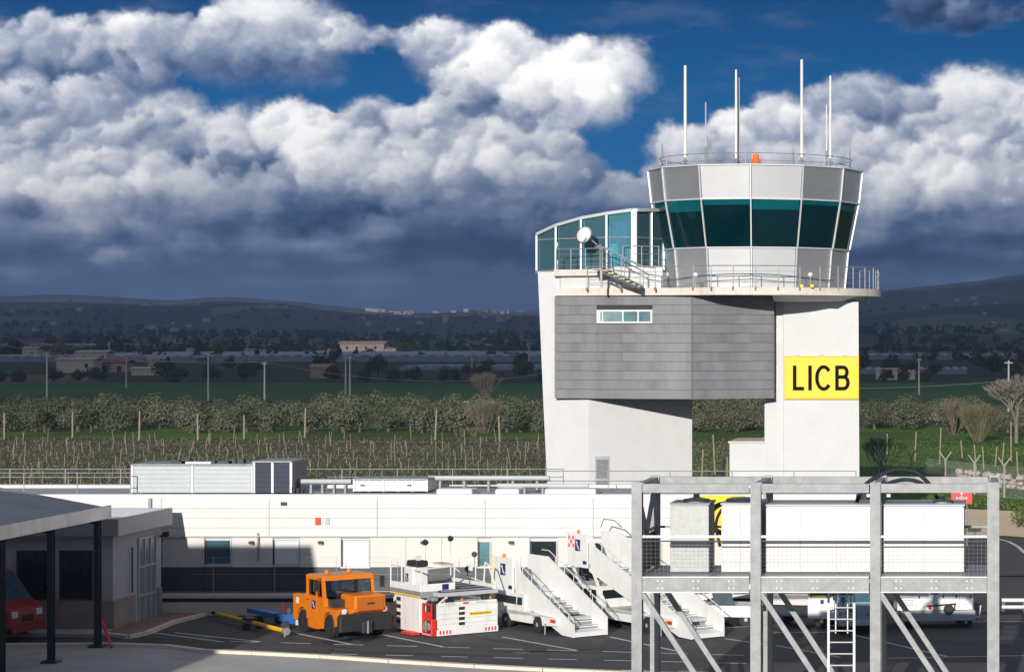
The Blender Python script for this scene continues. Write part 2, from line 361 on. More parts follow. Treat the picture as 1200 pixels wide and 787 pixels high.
# ---------------------------------------------------------------- sky dome ahead: cumulus deck as a light-giving surface 15 km off
def build_sky():
    gx = np.arange(-60, 1261, 1.0); gy = np.arange(-60, 421, 1.0)
    X, Y = np.meshgrid(gx, gy)
    fine = sky_rgb(X, Y, np.ones_like(X), True)
    xs = np.arange(-60, 1260.5, 1.2); ys = np.arange(-60, 420.5, 1.2)
    def grow(a, sgn, lim):
        out = []; st = 2.0; p = a
        while (p*sgn) < lim*sgn: p += sgn*st; out.append(p); st = min(st*1.08, 120)
        return out
    xl = grow(xs[0], -1, -6500)[::-1]; xr = grow(xs[-1], 1, 8800)
    yt = grow(ys[0], -1, -2600)[::-1]; yb = [440.0, 470.0, 520.0]
    ax = np.array(xl + list(xs) + xr); ay = np.array(yt + list(ys) + yb)
    PXg, PYg = np.meshgrid(ax, ay)
    ox = np.maximum(np.maximum(-60-PXg, PXg-1260), 0); oy = np.maximum(-60-PYg, 0)
    dd = np.sqrt(ox*ox+oy*oy); fade = 1-sst(dd, 0, 260)
    outer = sky_rgb(PXg, PYg, fade, False)
    # bilinear sample of the fine part
    fx = np.clip(PXg+60, 0, len(gx)-1.001); fy = np.clip(PYg+60, 0, len(gy)-1.001)
    ix = fx.astype(int); iy = fy.astype(int); tx = (fx-ix)[...,None]; ty = (fy-iy)[...,None]
    fs = (fine[iy,ix]*(1-tx)+fine[iy,ix+1]*tx)*(1-ty) + (fine[iy+1,ix]*(1-tx)+fine[iy+1,ix+1]*tx)*ty
    inn = sst(np.minimum(np.minimum(PXg+60, 1260-PXg), PYg+60), 0, 45)[...,None]
    col = fs*inn + outer*(1-inn)
    al = (1-sst(PXg, 6500, 8600))*sst(PXg, -6300, -4300)*sst(PYg, -2500, -1500)
    d = np.stack([PXg-PX0, np.full_like(PXg, F), PY0-PYg], -1)
    d /= np.sqrt(d[...,0]**2+d[...,1]**2)[...,None]
    P = d*15000.0; P[...,2] += H
    h, w = PXg.shape
    me = bpy.data.meshes.new('sky'); me.vertices.add(h*w); me.vertices.foreach_set('co', P.reshape(-1).astype(np.float32))
    I = np.arange(h*w).reshape(h, w); q = np.stack([I[:-1,:-1], I[:-1,1:], I[1:,1:], I[1:,:-1]], -1).reshape(-1, 4)
    me.loops.add(q.size); me.loops.foreach_set('vertex_index', q.reshape(-1).astype(np.int32))
    me.polygons.add(len(q)); me.polygons.foreach_set('loop_start', (np.arange(len(q))*4).astype(np.int32)); me.update()
    at = me.attributes.new('sky_light', 'FLOAT_COLOR', 'POINT')
    at.data.foreach_set('color', np.concatenate([col, al[...,None]], -1).reshape(-1).astype(np.float32))
    m = bpy.data.materials.new('sky_glow'); m.use_nodes = True; nt = m.node_tree; nt.nodes.clear()
    a = nt.nodes.new('ShaderNodeAttribute'); a.attribute_name = 'sky_light'
    e = nt.nodes.new('ShaderNodeEmission'); t = nt.nodes.new('ShaderNodeBsdfTransparent'); mx = nt.nodes.new('ShaderNodeMixShader'); o = nt.nodes.new('ShaderNodeOutputMaterial')
    nt.links.new(a.outputs['Color'], e.inputs['Color']); nt.links.new(a.outputs['Alpha'], mx.inputs[0]); nt.links.new(t.outputs[0], mx.inputs[1]); nt.links.new(e.outputs[0], mx.inputs[2]); nt.links.new(mx.outputs[0], o.inputs['Surface'])
    m.cycles.emission_sampling = 'NONE'
    me.materials.append(m)
    return link('sky', me, kind='structure')
build_sky()
# unseen cloud added overhead, edge and holes shaped for its shadow beyond the airfield
def build_cloud():
    ZC = 1200.0; sy = ZC/TE; sx = sy*math.tan(SUN_AZ)
    cell = 60.0; xs = np.arange(-5200, 5200, cell); ys = np.arange(0, 8400, cell)
    vs = []; fs = []; idx = {}
    def vid(i, j, t):
        k = (i, j, t)
        if k not in idx:
            x = xs[0]+i*cell; y = j*cell
            b = noise.noise(Vector((x/600, y/600, 1.0)))
            idx[k] = len(vs); vs.append((x-sx, y-sy, ZC + (60*b if t == 0 else 40 + 60*b)))
        return idx[k]
    HOLES = [(-2130, 6300, 700, 900), (-1600, 6900, 600, 500), (-305, 1140, 60, 100), (300, 7600, 700, 500)]
    for i in range(len(xs)-1):
        for j in range(len(ys)-1):
            x = xs[i]+cell/2; y = (j+0.5)*cell          # where this bit of cloud throws its shadow
            n = noise.noise(Vector((x/900, y/500, 3.0)))
            if y < 320 + 60*n + (-110 if x < -70 else 60 if x > 0 else 0): continue
            if any(((x-a)/rx)**2 + ((y-b)/ry)**2 < 1 + 0.5*n for a, b, rx, ry in HOLES): continue
            fs.append((vid(i,j,0), vid(i,j+1,0), vid(i+1,j+1,0), vid(i+1,j,0)))
            fs.append((vid(i,j,1), vid(i+1,j,1), vid(i+1,j+1,1), vid(i,j+1,1)))
    me = bpy.data.meshes.new('cloud'); me.from_pydata(vs, [], fs)
    m = bpy.data.materials.new('cloud_vapour'); m.use_nodes = True; nt = m.node_tree; nt.nodes.clear()
    d = nt.nodes.new('ShaderNodeBsdfDiffuse'); d.inputs['Color'].default_value = (0.85,0.87,0.92,1)
    t = nt.nodes.new('ShaderNodeBsdfTranslucent'); t.inputs['Color'].default_value = (0.8,0.85,0.95,1)
    tr = nt.nodes.new('ShaderNodeBsdfTransparent'); tr.inputs['Color'].default_value = (0.9,0.95,1.0,1)
    m1 = nt.nodes.new('ShaderNodeMixShader'); m1.inputs[0].default_value = 0.55
    m2 = nt.nodes.new('ShaderNodeMixShader'); m2.inputs[0].default_value = 0.30
    o = nt.nodes.new('ShaderNodeOutputMaterial')
    nt.links.new(d.outputs[0], m1.inputs[1]); nt.links.new(t.outputs[0], m1.inputs[2]); nt.links.new(m1.outputs[0], m2.inputs[1]); nt.links.new(tr.outputs[0], m2.inputs[2]); nt.links.new(m2.outputs[0], o.inputs['Surface'])
    me.materials.append(m)
    return link('cloud_layer', me, kind='structure')
build_cloud()

# ---------------------------------------------------------------- terrain
RIDGE = [(-4000,352),(-1500,350),(-500,356),(-150,350),(0,353),(60,350.5),(120,352),(200,355),(262,349.5),(330,353),(380,358),(420,363),(470,367),(520,366),(560,364),(610,365),(650,364),(760,358),(900,352),(1008,346),(1050,339),(1100,335),(1150,329),(1200,322),(1300,312),(1500,318),(2200,335),(5000,350)]
def ridge_h(x):                      # ridge height at x (metres, measured 7.5 km out)
    px = PX0 + x*F/7500
    for (a, ya), (b, yb) in zip(RIDGE, RIDGE[1:]):
        if a <= px <= b:
            t = (px-a)/(b-a); t = t*t*(3-2*t); y = ya+(yb-ya)*t
            return H + (PY0-y)*7500/F
    return 80
def terrain_h(x, y):
    if y < 1600: return 0.0
    xx = x*7500/max(y, 4000)
    t = min(1, max(0, (y-1600)/5900)); s = t*t*(3-2*t)*0.75 + 0.25*t
    n = noise.fractal(Vector((x/1500, y/1500, 0.3)), 1.0, 2.0, 6)
    r = ridge_h(xx)
    h = r*s**1.35 + n*46*math.sin(math.pi*min(1, t))*0.9 + noise.fractal(Vector((x/300, y/420, 4.3)), 1.0, 2.1, 5)*9*min(1, t*3)*(1-0.6*t)
    if y > 7500: h = r*(1-0.5*min(1, (y-7500)/3500))
    return max(0.0, min(h, r*(0.99 if y <= 7500 else 1)))
def field_mat(name, c1, c2, vs, bump=0.3, c3=None, stretch=(1,1,1)):
    m = bpy.data.materials.new(name); m.use_nodes = True; nt = m.node_tree; N = nt.nodes; L = nt.links; b = N['Principled BSDF']
    b.inputs['Roughness'].default_value = 1.0; b.inputs['Specular IOR Level'].default_value = 0.1
    tc = N.new('ShaderNodeTexCoord'); mp = N.new('ShaderNodeMapping'); mp.inputs['Scale'].default_value = stretch; L.new(tc.outputs['Object'], mp.inputs[0])
    n1 = N.new('ShaderNodeTexNoise'); n1.inputs['Scale'].default_value = vs; n1.inputs['Detail'].default_value = 10; n1.inputs['Roughness'].default_value = 0.7; L.new(mp.outputs[0], n1.inputs['Vector'])
    n2 = N.new('ShaderNodeTexNoise'); n2.inputs['Scale'].default_value = vs*0.07; n2.inputs['Detail'].default_value = 4; L.new(mp.outputs[0], n2.inputs['Vector'])
    r = N.new('ShaderNodeValToRGB'); r.color_ramp.elements[0].position = 0.35; r.color_ramp.elements[1].position = 0.65
    r.color_ramp.elements[0].color = (*c1, 1); r.color_ramp.elements[1].color = (*c2, 1)
    L.new(n1.outputs['Fac'], r.inputs['Fac'])
    mx = N.new('ShaderNodeMix'); mx.data_type = 'RGBA'; mx.inputs['B'].default_value = (*(c3 or c1), 1)
    mr = N.new('ShaderNodeMapRange'); mr.inputs['From Min'].default_value = 0.45; mr.inputs['From Max'].default_value = 0.62; mr.inputs['To Max'].default_value = 0.8; L.new(n2.outputs['Fac'], mr.inputs['Value'])
    L.new(mr.outputs[0], mx.inputs['Factor']); L.new(r.outputs['Color'], mx.inputs['A']); L.new(mx.outputs['Result'], b.inputs['Base Color'])
    if bump:
        bp = N.new('ShaderNodeBump'); bp.inputs['Strength'].default_value = bump; bp.inputs['Distance'].default_value = 0.3; L.new(n1.outputs['Fac'], bp.inputs['Height']); L.new(bp.outputs['Normal'], b.inputs['Normal'])
    return m
def hill_mat():
    m = field_mat('hill_land', (0.035,0.045,0.025), (0.10,0.09,0.065), 0.012, 0, (0.05,0.07,0.035), (1,0.55,1))
    nt = m.node_tree; N = nt.nodes; L = nt.links; b = N['Principled BSDF']
    old = b.inputs['Base Color'].links[0].from_socket
    tc = N.new('ShaderNodeTexCoord'); mp = N.new('ShaderNodeMapping'); mp.inputs['Scale'].default_value = (1,0.35,1); L.new(tc.outputs['Object'], mp.inputs[0])
    v = N.new('ShaderNodeTexVoronoi'); v.inputs['Scale'].default_value = 0.0055; v.inputs['Randomness'].default_value = 1; L.new(mp.outputs[0], v.inputs['Vector'])
    hs = N.new('ShaderNodeSeparateColor'); L.new(v.outputs['Color'], hs.inputs[0])
    r = N.new('ShaderNodeValToRGB'); r.color_ramp.interpolation = 'CONSTANT'; E = r.color_ramp.elements
    E[0].position = 0; E[0].color = (0.03,0.04,0.022,1); E[1].position = 0.3; E[1].color = (0.06,0.075,0.035,1)
    for p, c in ((0.5,(0.13,0.105,0.075)),(0.62,(0.045,0.055,0.03)),(0.8,(0.09,0.12,0.05)),(0.92,(0.2,0.17,0.13))):
        e = E.new(p); e.color = (*c, 1)
    L.new(hs.outputs[0], r.inputs['Fac'])
    mx = N.new('ShaderNodeMix'); mx.data_type = 'RGBA'; mx.inputs['Factor'].default_value = 0.75; L.new(old, mx.inputs['A']); L.new(r.outputs['Color'], mx.inputs['B']); L.new(mx.outputs['Result'], b.inputs['Base Color'])
    return m
M_grass = field_mat('lush_grass', (0.06,0.115,0.015), (0.10,0.18,0.03), 0.8, 0.5, (0.05,0.075,0.02))
M_scrub = field_mat('rough_pasture', (0.05,0.055,0.025), (0.10,0.09,0.05), 0.5, 0.4, (0.05,0.065,0.025))
M_crop = field_mat('young_wheat', (0.03,0.085,0.015), (0.05,0.12,0.02), 0.15, 0.2, (0.025,0.06,0.015))
M_plough = field_mat('ploughed_earth', (0.11,0.075,0.05), (0.17,0.12,0.085), 0.2, 0.2, (0.09,0.065,0.045))
M_dscrub = field_mat('dark_scrub', (0.02,0.025,0.012), (0.045,0.045,0.025), 0.15, 0.2, (0.03,0.03,0.018))
M_vsoil = field_mat('vineyard_soil', (0.11,0.09,0.06), (0.065,0.095,0.035), 1.2, 0.5, (0.12,0.10,0.07))
M_gravel = field_mat('tan_gravel', (0.60,0.48,0.34), (0.68,0.56,0.41), 1.5, 0.2, (0.55,0.44,0.3))
M_hill = hill_mat()
def build_terrain():
    ys = [-2500,-600,-100,40,120,300,600,1000,1500] + [1600+110*i for i in range(54)] + [7600,7800,8100,8600,9300,10500]
    nx = 220; vs = []; fs = []
    for y in ys:
        w = max(5000.0, min(9000, 5000+y*0.5))
        for i in range(nx+1):
            x = (i/nx*2-1)*w; vs.append((x, y, terrain_h(x, y)))
    for j in range(len(ys)-1):
        for i in range(nx):
            a = j*(nx+1)+i; fs.append((a, a+1, a+nx+2, a+nx+1))
    me = bpy.data.meshes.new('ground'); me.from_pydata(vs, [], fs); me.polygons.foreach_set('use_smooth', [True]*len(fs))
    me.materials.append(M_hill)
    return link('ground', me, kind='structure')
build_terrain()
def sheet(name, m, pts, z, kind='structure', jit=0.0, th=0.0):
    b = MB(); P = []
    n = len(pts)
    for k in range(n):
        a = Vector(pts[k]); c = Vector(pts[(k+1) % n]); L = (c-a).length; st = max(1, int(L/ (18 if jit else 1e9)))
        for q in range(st):
            p = a.lerp(c, q/st)
            if jit: p = p + Vector((noise.noise(Vector((p.x*0.09, p.y*0.09, z)))*jit, noise.noise(Vector((p.x*0.09, p.y*0.09, z+9)))*jit))
            P.append((p.x, p.y, z))
    b.add(P, [tuple(range(len(P)))])
    return b.build(name, m, kind=kind)
def band(name, m, xa, xb, ya, yb, z, jit=2.0):     # photo columns xa..xb at both edges, rows ya (near) .. yb (far)
    D0, D1 = GD(ya), GD(yb)
    return sheet(name, m, [(PX(xa,D0),D0),(PX(xb,D0),D0),(PX(xb,D1),D1),(PX(xa,D1),D1)], z, jit=jit)
# near ground of the countryside and its fields, nearest first
sheet('pasture', M_scrub, [(-500,96),(400,96),(400,900),(-500,900)], 0.02)
sheet('vineyard_ground', M_vsoil, [(-330,118),(-8,118),(-14,233),(-330,236)], 0.05, jit=2.0)
sheet('grass_verge', M_grass, [(-10,110),(120,110),(120,238),(-16,236)], 0.06, jit=1.5)
sheet('orchard_grass', M_grass, [(-330,229),(130,229),(130,262),(-330,262)], 0.09, jit=3.0)
band('wheat_field', M_crop, -700, 2200, 471, 449, 0.08, 3)
band('ploughed_field', M_plough, -700, 105, 449.5, 440, 0.14, 3)
band('dark_field', M_dscrub, -900, 2600, 449, 421, 0.10, 4)
band('green_field', M_crop, -500, 25, 440.5, 433, 0.18, 3)
band('brown_field', M_plough, 900, 2200, 418, 409, 0.3, 6)
band('far_field', M_dscrub, -900, 2600, 420, 408, 0.2, 8)

# ---------------------------------------------------------------- airfield ground
M_asph = mat('apron_asphalt', (0.056,0.053,0.055), 0.85, var=0.28, vs=0.45, bump=0.2, bs=40, dirt=0.75, dirtcol=(0.022,0.021,0.022), stretch=(0.6,1.4,1))
M_conc2 = mat('pale_concrete', (0.44,0.42,0.40), 0.9, var=0.15, vs=0.5, bump=0.1, dirt=0.35, dirtcol=(0.11,0.105,0.10))
M_kerb = mat('kerb_stone', (0.72,0.63,0.52), 0.85, var=0.1, vs=1.5, dirt=0.2)
sheet('apron', M_asph, [(-90,-20),(60,-20),(60,100),(-90,100)], 0.03)
# road that runs on to the right, past the grass
sheet('service_road', M_asph, [(-9,99),(30,99),(30,112),(PX(1290,113),113),(PX(1178,117.5),117.5),(PX(1110,119),119),(-9,119)], 0.075)
kpts = [(0,758.5),(130,757.5),(195,759.5),(240,765),(300,767.5),(380,771.5),(460,777),(560,783),(640,787),(760,792),(1000,797),(1300,803)]
kw = [G(a, b) for a, b in kpts]
b = MB(); b.add([(x,y,0.055) for x,y in kw] + [(x,y-30,0.055) for x,y in reversed(kw)], [tuple(range(2*len(kw)))]); b.build('pavement', M_conc2, kind='structure')
kerb = thing('kerb', 'curved pale stone kerb between the asphalt apron and the concrete pavement', 'kerb', (kw[0][0], kw[0][1], 0))
for (xa,ya),(xb,yb) in zip(kw, kw[1:]):
    n = max(1, int(math.hypot(xb-xa, yb-ya)/1.5))
    for i in range(n):
        A = Vector((xa+(xb-xa)*i/n, ya+(yb-ya)*i/n-0.13, 0.085)); B = Vector((xa+(xb-xa)*(i+0.985)/n, ya+(yb-ya)*(i+0.985)/n-0.13, 0.085))
        MB().bar(A, B, 0.26, 0.13).build('kerb_stone', M_kerb, kerb)
def line(name, pts, w, label=None, z=0.037):
    b = MB()
    for p, q in zip(pts, pts[1:]):
        a = Vector((*p, z)); c = Vector((*q, z)); d = (c-a).normalized(); s = Vector((-d.y, d.x, 0))*w/2
        b.quad(a-s, c-s, c+s, a+s)
    return b.build(name, M_linew, kind='structure')
for y0, y1, segs in ((752,765,[(270,302),(329,364),(391,426),(453,489),(517,551),(578,613),(641,676),(706,741),(770,806),(835,872)]),
                     (764,775,[(263,296),(324,354),(388,419),(452,485),(517,548),(580,613),(643,676),(708,741),(775,808),(840,874)]),
                     (782,785.5,[(464,503),(530,566),(592,625),(660,695),(728,760),(795,830)])):
    for a, c in segs:
        t0, t1 = [y0+(y1-y0)*((v-265)/475 if y0 < 780 else (v-464)/230) for v in (a, c)]
        line('lane_dash', [G(a, t0), G(c, t1)], 0.11)
for pts in (((347,742.7),(414,756)),((450,744.7),(524,759.5)),((589,747),(677,763)),((715,747),(800,765)),((205,742),(305,752.5)),((150,738),(262,753)),((850,749),(906,757)),((910,757),(985,771)),((985,741),(1110,770)),((852,736),(905,733)),((905,742),(1010,741)),((1140,729),(1240,729)),((1040,772),(1240,768))):
    line('bay_line', [G(*p) for p in pts], 0.11)
line('road_edge_line', [G(1140,630.5),G(1165,632),G(1182,636),G(1193,642),G(1206,654)], 0.18, z=0.082)
b = MB(); tbk = [((PX(1060,119.2),119.2),(PX(1060,127),127.5)),((PX(1120,119.2),119.2),(PX(1120,127),127.5)),((PX(1180,118.6),118.6),(PX(1180,126),126)),((PX(1290,114.5),114.5),(PX(1290,121),121))]
for (a0,a1),(c0,c1) in zip(tbk, tbk[1:]):
    b.quad((*a0,.09),(*c0,.09),(*c1,.80),(*a1,.80)); b.quad((*a1,.80),(*c1,.80),(c1[0],c1[1]+6,.0),(a1[0],a1[1]+6,.0))
b.build('tan_bank', M_gravel, kind='structure')
# ---------------------------------------------------------------- terminal
DW = 86.4; DP = 85.2
def wx(px, D=DW): return PX(px, D)
TX0 = -58.0; TX1 = wx(1003)
term = thing('terminal_building', 'long low white terminal building with a flat roof behind the parked vehicles', 'building', ((TX0+TX1)/2, DW, 0))
ZR = 4.28
MB().box(TX0, TX1, DW+0.06, 92.8, 0.0, 4.05).build('wall', M_cream, term)
MB().box(TX0, TX1, DW+0.3, 92.6, 4.06, 4.12).build('roof', M_roofg, term)
b = MB(); b.box(TX0, TX1, DW-0.02, DW+0.25, 4.13, ZR); b.box(TX0, TX1, 92.55, 92.85, 4.07, ZR-0.05); b.build('parapet', M_white, term)
# upper white panels, four courses
for r in range(4):
    z0 = 2.735 + r*0.35; x = TX0; k = 0
    while x < TX1:
        w = min(3.9, TX1-x); off = 0.004*((k*7+r*3) % 3)
        MB().box(x+0.008, x+w-0.008, DW-0.10-off, DW+0.055, z0, z0+0.342).build('wall_panel', M_panelw, term); x += w; k += 1
# cream band with windows
wins = [(241,271,632,661,'lit'),(321,351,632,661,'half'),(401,433,632,664,'blind'),(561,575,634,664,'teal'),(622,653,633,664,'dark'),(685,707,635,664,'dark'),(160,190,632,661,'lit'),(745,775,635,664,'blind')]
edges = [TX0]
wr = sorted([(wx(a), wx(c), PZ(e, DW), PZ(d, DW), k) for a, c, d, e, k in wins])
x = TX0
def band_panels(xa, xb, z0, z1):
    n = max(1, round((xb-xa)/1.2)); w = (xb-xa)/n
    for i in range(n): MB().box(xa+i*w+0.006, xa+(i+1)*w-0.006, DW-0.04, DW+0.055, z0, z1).build('wall_panel', M_cream, term)
ZB0, ZB1 = 1.655, 2.725
for xa, xb, za, zb, k in wr:
    band_panels(x, xa-0.03, ZB0, ZB1); x = xb+0.03
    za = max(za, ZB0+0.01)
    if za > ZB0+0.03: MB().box(xa, xb, DW-0.04, DW+0.055, ZB0, za-0.02).build('wall_panel', M_cream, term)
    fr = MB(); t = 0.03
    for q in ((xa-0.025, xa+t, za, zb), (xb-t, xb+0.025, za, zb), (xa+t, xb-t, za, za+t), (xa+t, xb-t, zb-t, zb)): fr.box(q[0], q[1], DW-0.045, DW+0.02, q[2], q[3])
    wn = fr.build('window', M_vgrey, term); MB().box(xa-0.028,xa+0.035,DW-0.05,DW-0.046,za,zb).build('reveal_shade', M_dark, wn)  # dark strip painted as the shade of the window's left reveal
    MB().box(xa-.04, xb+.04, DW-0.09, DW-0.045, za-.045, za-.0).build('sill', M_alu, wn); MB().box(xa+t, xb-t, DW+0.0, DW+0.03, za+t, zb-t).build('pane', {'lit':M_bluegl,'half':M_blind,'blind':M_blind,'teal':mat('pale_teal_glass',(0.12,0.25,0.28),0.1,var=.3,vs=.6),'dark':M_dglass}[k], wn)
band_panels(x, TX1, ZB0, ZB1)
x = TX0
while x < TX1:
    w = min(2.4, TX1-x)
    for z0, z1 in ((0.80,1.22),(1.225,1.64)): MB().box(x+0.006, x+w-0.006, DW-0.02, DW+0.055, z0, z1).build('cladding_panel', M_slate, term)
    x += w
# raised walkway along the foot of the wall
wk = thing('walkway', 'raised walkway with reddish paving and a pale edge along the foot of the terminal wall', 'walkway', ((TX0+TX1)/2, DP, 0))
MB().box(wx(200), TX1, DP+0.12, DW-0.11, 0.0, 0.50).build('base_wall', M_kerb, wk)
MB().box(wx(200), TX1, DP+0.30, DW-0.11, 0.50, 0.655).build('recess_shade', M_slate, wk)  # dark slate paints in the shadow of the gap under the edge beam
MB().box(wx(200), TX1, DP, DP+0.24, 0.66, 0.79).build('edge_beam', M_plaster, wk)
MB().box(wx(200), TX1, DP+0.245, DW-0.11, 0.66, 0.78).build('paving', M_brick, wk)
# thin railing posts on the walkway
rl = thing('railing', 'very thin wire railing in front of the cream terminal wall', 'railing', (wx(500), DP+0.1, 0.79))
b = MB(); 
for px in range(250, 760, 72):
    b.tube((wx(px,DP+.1), DP+.1, 0.79), (wx(px,DP+.1), DP+.1, 2.1), 0.008, n=4)
b.build('post', M_vgrey, rl); b = MB()
for z in (1.5, 2.1): b.tube((wx(225,DP+.1), DP+.1, z), (wx(760,DP+.1), DP+.1, z), 0.003, n=4)
b.build('wire', M_vgrey, rl)
# small wall fittings
def fit(name, px, py, w, h, m, label, cat, d=0.06):
    x = wx(px); z = PZ(py, DW)
    return tag(MB().bbox(x-w/2, x+w/2, DW-0.11-d, DW-0.115, z-h/2, z+h/2, 0.01).build(name, m), label, cat)
fit('alarm_bell', 374, 610, 0.2, 0.26, M_red, 'small red alarm box on the white terminal wall', 'alarm box')
fit('wall_box', 385, 610, 0.14, 0.22, M_vgrey, 'small pale grey box beside the red alarm box', 'box')
fit('wall_vent', 334, 589.5, 0.22, 0.12, M_dark, 'small dark vent high on the white terminal wall', 'vent')
dp = thing('downpipe', 'grey downpipe with a square head on the white wall left of the first window', 'downpipe', (wx(178), DW-.2, 3.6))
MB().box(wx(178)-.05, wx(178)+.05, DW-.24, DW-.12, 3.5, 4.15).build('pipe', M_galv, dp)
dp = thing('downpipe', 'thin grey downpipe between the first and second window', 'downpipe', (wx(304), DW-.2, 2.3))
MB().box(wx(304)-.03, wx(304)+.03, DW-.2, DW-.12, 1.9, 2.9).build('pipe', M_galv, dp)
# ---------------------------------------------------------------- things on the roof
def ahu(name, x0, x1, y0, y1, z0, z1, cols, m, label, dark=None):
    t = thing(name, label, 'air handler', ((x0+x1)/2, y0, z0))
    MB().box(x0, x1, y0+0.03, y1, z0+0.06, z1).build('casing', m, t); w = (x1-x0)/cols
    for i in range(cols):
        mm = dark if (dark and i >= cols-1) else m
        n = 6
        for k in range(n):
            h = (z1-z0-0.08)/n; MB().box(x0+i*w+0.06, x0+(i+1)*w-0.06, y0, y0+0.028, z0+0.08+k*h+0.016, z0+0.08+(k+1)*h-0.010).build('panel', mm, t)
    b = MB()
    for i in range(cols+1): b.box(x0+i*w-0.045, x0+i*w+0.045, y0-0.015, y0+0.028, z0+0.06, z1+0.01)
    b.build('frame', M_white, t); MB().box(x0-0.05, x1+0.05, y0-0.05, y1+0.05, z1+0.012, z1+0.07).build('lid', M_galv, t)
    for i in range(cols+1): MB().box(x0+(x1-x0)*i/cols-0.06, x0+(x1-x0)*i/cols+0.06, y0+0.1, y0+0.3, 4.12, z0+0.055).build('foot', M_dark, t)
    return t
DA = 88.6
M_ahu = mat('air_handler_sheet', (0.42,0.46,0.48), 0.4, metal=0.3, var=0.05)
t = ahu('air_handler', PX(155,DA), PX(295.5,DA), DA, DA+2.0, 4.13, PZ(545.5,DA), 2, M_ahu, 'long pale air handling unit on the terminal roof at left')
rr = random.Random(4)
for k in range(9):
    x = PX(rr.uniform(195,285),DA); MB().box(x-.15,x+.15,DA+.3,DA+.6,PZ(545,DA)+.05,PZ(545,DA)+.05+rr.uniform(.08,.2)).build('fitting', M_dark, t)
MB().box(PX(215,DA),PX(245,DA),DA+.2,DA+1,PZ(545,DA)+.05,PZ(543,DA)+.06).build('duct', M_white, t)
M_navy = mat('dark_navy_sheet', (0.03,0.035,0.06), 0.35, metal=0.3, var=0.3, vs=5, stretch=(2,1,6))
t = ahu('air_handler', PX(297,DA)+.02, PX(341,DA), DA, DA+2.0, 4.13, PZ(542,DA), 2, M_navy, 'dark navy chiller section at the right end of the long air handling unit')
DB = 89.5
t = ahu('air_handler', PX(415,DB), PX(500,DB), DB, DB+1.6, 4.13, PZ(562.5,DB), 5, M_white, 'low white air handling unit on the middle of the terminal roof')
for px in (425, 480): MB().box(PX(px,DB)-.08,PX(px,DB)+.08,DB-.04,DB-.005,PZ(569,DB),PZ(567.5,DB)).build('handle', M_dark, t)
def duct(pa, pb, y, z, r, label):
    t = thing('roof_duct', label, 'duct', (PX((pa+pb)/2,y), y, z)); MB().tube((PX(pa,y),y,z),(PX(pb,y),y,z),r*.72,n=10).build('pipe', M_vgrey, t)
    for i in range(5): x = PX(pa+(pb-pa)*(i+.5)/5,y); MB().box(x-.04,x+.04,y-.1,y+.1,4.12,z-r*0.8).build('support', M_galv, t)
duct(345,412,89.6,4.55,0.13,'pale pipe between the chiller and the low white unit')
duct(502,644,90.6,4.62,0.13,'long pale duct from the low white unit to the tower')
duct(583,690,89.2,4.42,0.12,'second pale duct lying before the tower foot')
for px, w, lab in ((532,42,'low white box on the roof just right of the low unit'),(594,28,'low slanted white box under the long duct'),(668,60,'flat pale hatch in front of the tower door')):
    D = 88.4; x = PX(px,D); tag(MB().bbox(x-w*.0158, x+w*.0158, D, D+1.0, 4.125, 4.34, 0.04).build('roof_box', M_white), lab, 'roof box')
t = thing('roof_fitting', 'cluster of small dark valves at the right foot of the chiller', 'valves', (PX(348,DA),DA,4.12))
for k in range(4): MB().tube((PX(344+k*5,DA),DA,4.12),(PX(344+k*5,DA),DA,4.42-0.04*k),0.07,n=8).build('valve', M_dark, t)
def guard(pts, z0, h, step, label, name='roof_railing', r=0.018, rails=2):
    t = thing(name, label, 'railing', (pts[0][0], pts[0][1], z0)); 
    for (xa,ya),(xb,yb) in zip(pts, pts[1:]):
        L = math.hypot(xb-xa,yb-ya); n = max(1, round(L/step))
        for i in range(n+1):
            x, y = xa+(xb-xa)*i/n, ya+(yb-ya)*i/n; MB().tube((x,y,z0),(x,y,z0+h),r*1.15,n=5).build('post', M_galv, t)
        b = MB()
        for k in range(rails): b.tube((xa,ya,z0+h*(k+1)/rails-0.01),(xb,yb,z0+h*(k+1)/rails-0.01),r,n=5)
        b.build('rail', M_galv, t)
    return t
guard([(-56,92.7),(PX(660,92.7),92.7)], ZR-0.05, 0.62, 2.2, 'grey guard railing along the rear edge of the terminal roof')
guard([(-56,88.0),(PX(153,88.0),88.0)], 4.12, 0.85, 1.9, 'grey guard railing on the roof left of the air handling unit')
guard([(PX(640,91),91),(PX(1003,91),91)], 4.12, 0.75, 2.2, 'grey guard railing before the foot of the control tower')
for px, lab in ((1012,'left small white T-shaped vent pipe beside the tower foot'),(1036,'right small white T-shaped vent pipe beside the tower foot')):
    D = 100; x = PX(px,D); t = thing('vent_pipe', lab, 'vent pipe', (x,D,0)); z = PZ(582,D)
    MB().tube((x,D,0),(x,D,z),0.09,n=8).build('pipe', M_white, t); MB().bbox(x-.28,x+.28,D-.12,D+.12,z+0.005,z+0.13,0.03).build('cap', M_white, t)
# C sign
cs = thing('reporting_office_sign', 'yellow square sign with a big black letter C on the terminal wall', 'sign', (PX(846,DW-.2), DW-.2, 3.3))
xa, xb, za, zb = PX(820,DW-.2), PX(872,DW-.2), PZ(634,DW-.2), PZ(580,DW-.2)
MB().bbox(xa, xb, DW-.2, DW-.12, za, zb, 0.02).build('panel', M_yellow, cs)
b = MB(); cx, cz = (xa+xb)/2+.1, (za+zb)/2; pr = []
for i in range(25):
    a = R(50+260*i/24); pr.append((cx+0.62*math.cos(a), cz+0.62*math.sin(a)))
for i in range(24, -1, -1):
    a = R(50+260*i/24); pr.append((cx+0.44*math.cos(a), cz+0.44*math.sin(a)))
b.prof(pr, DW-.225, DW-.203); b.build('letter', M_signk, cs)
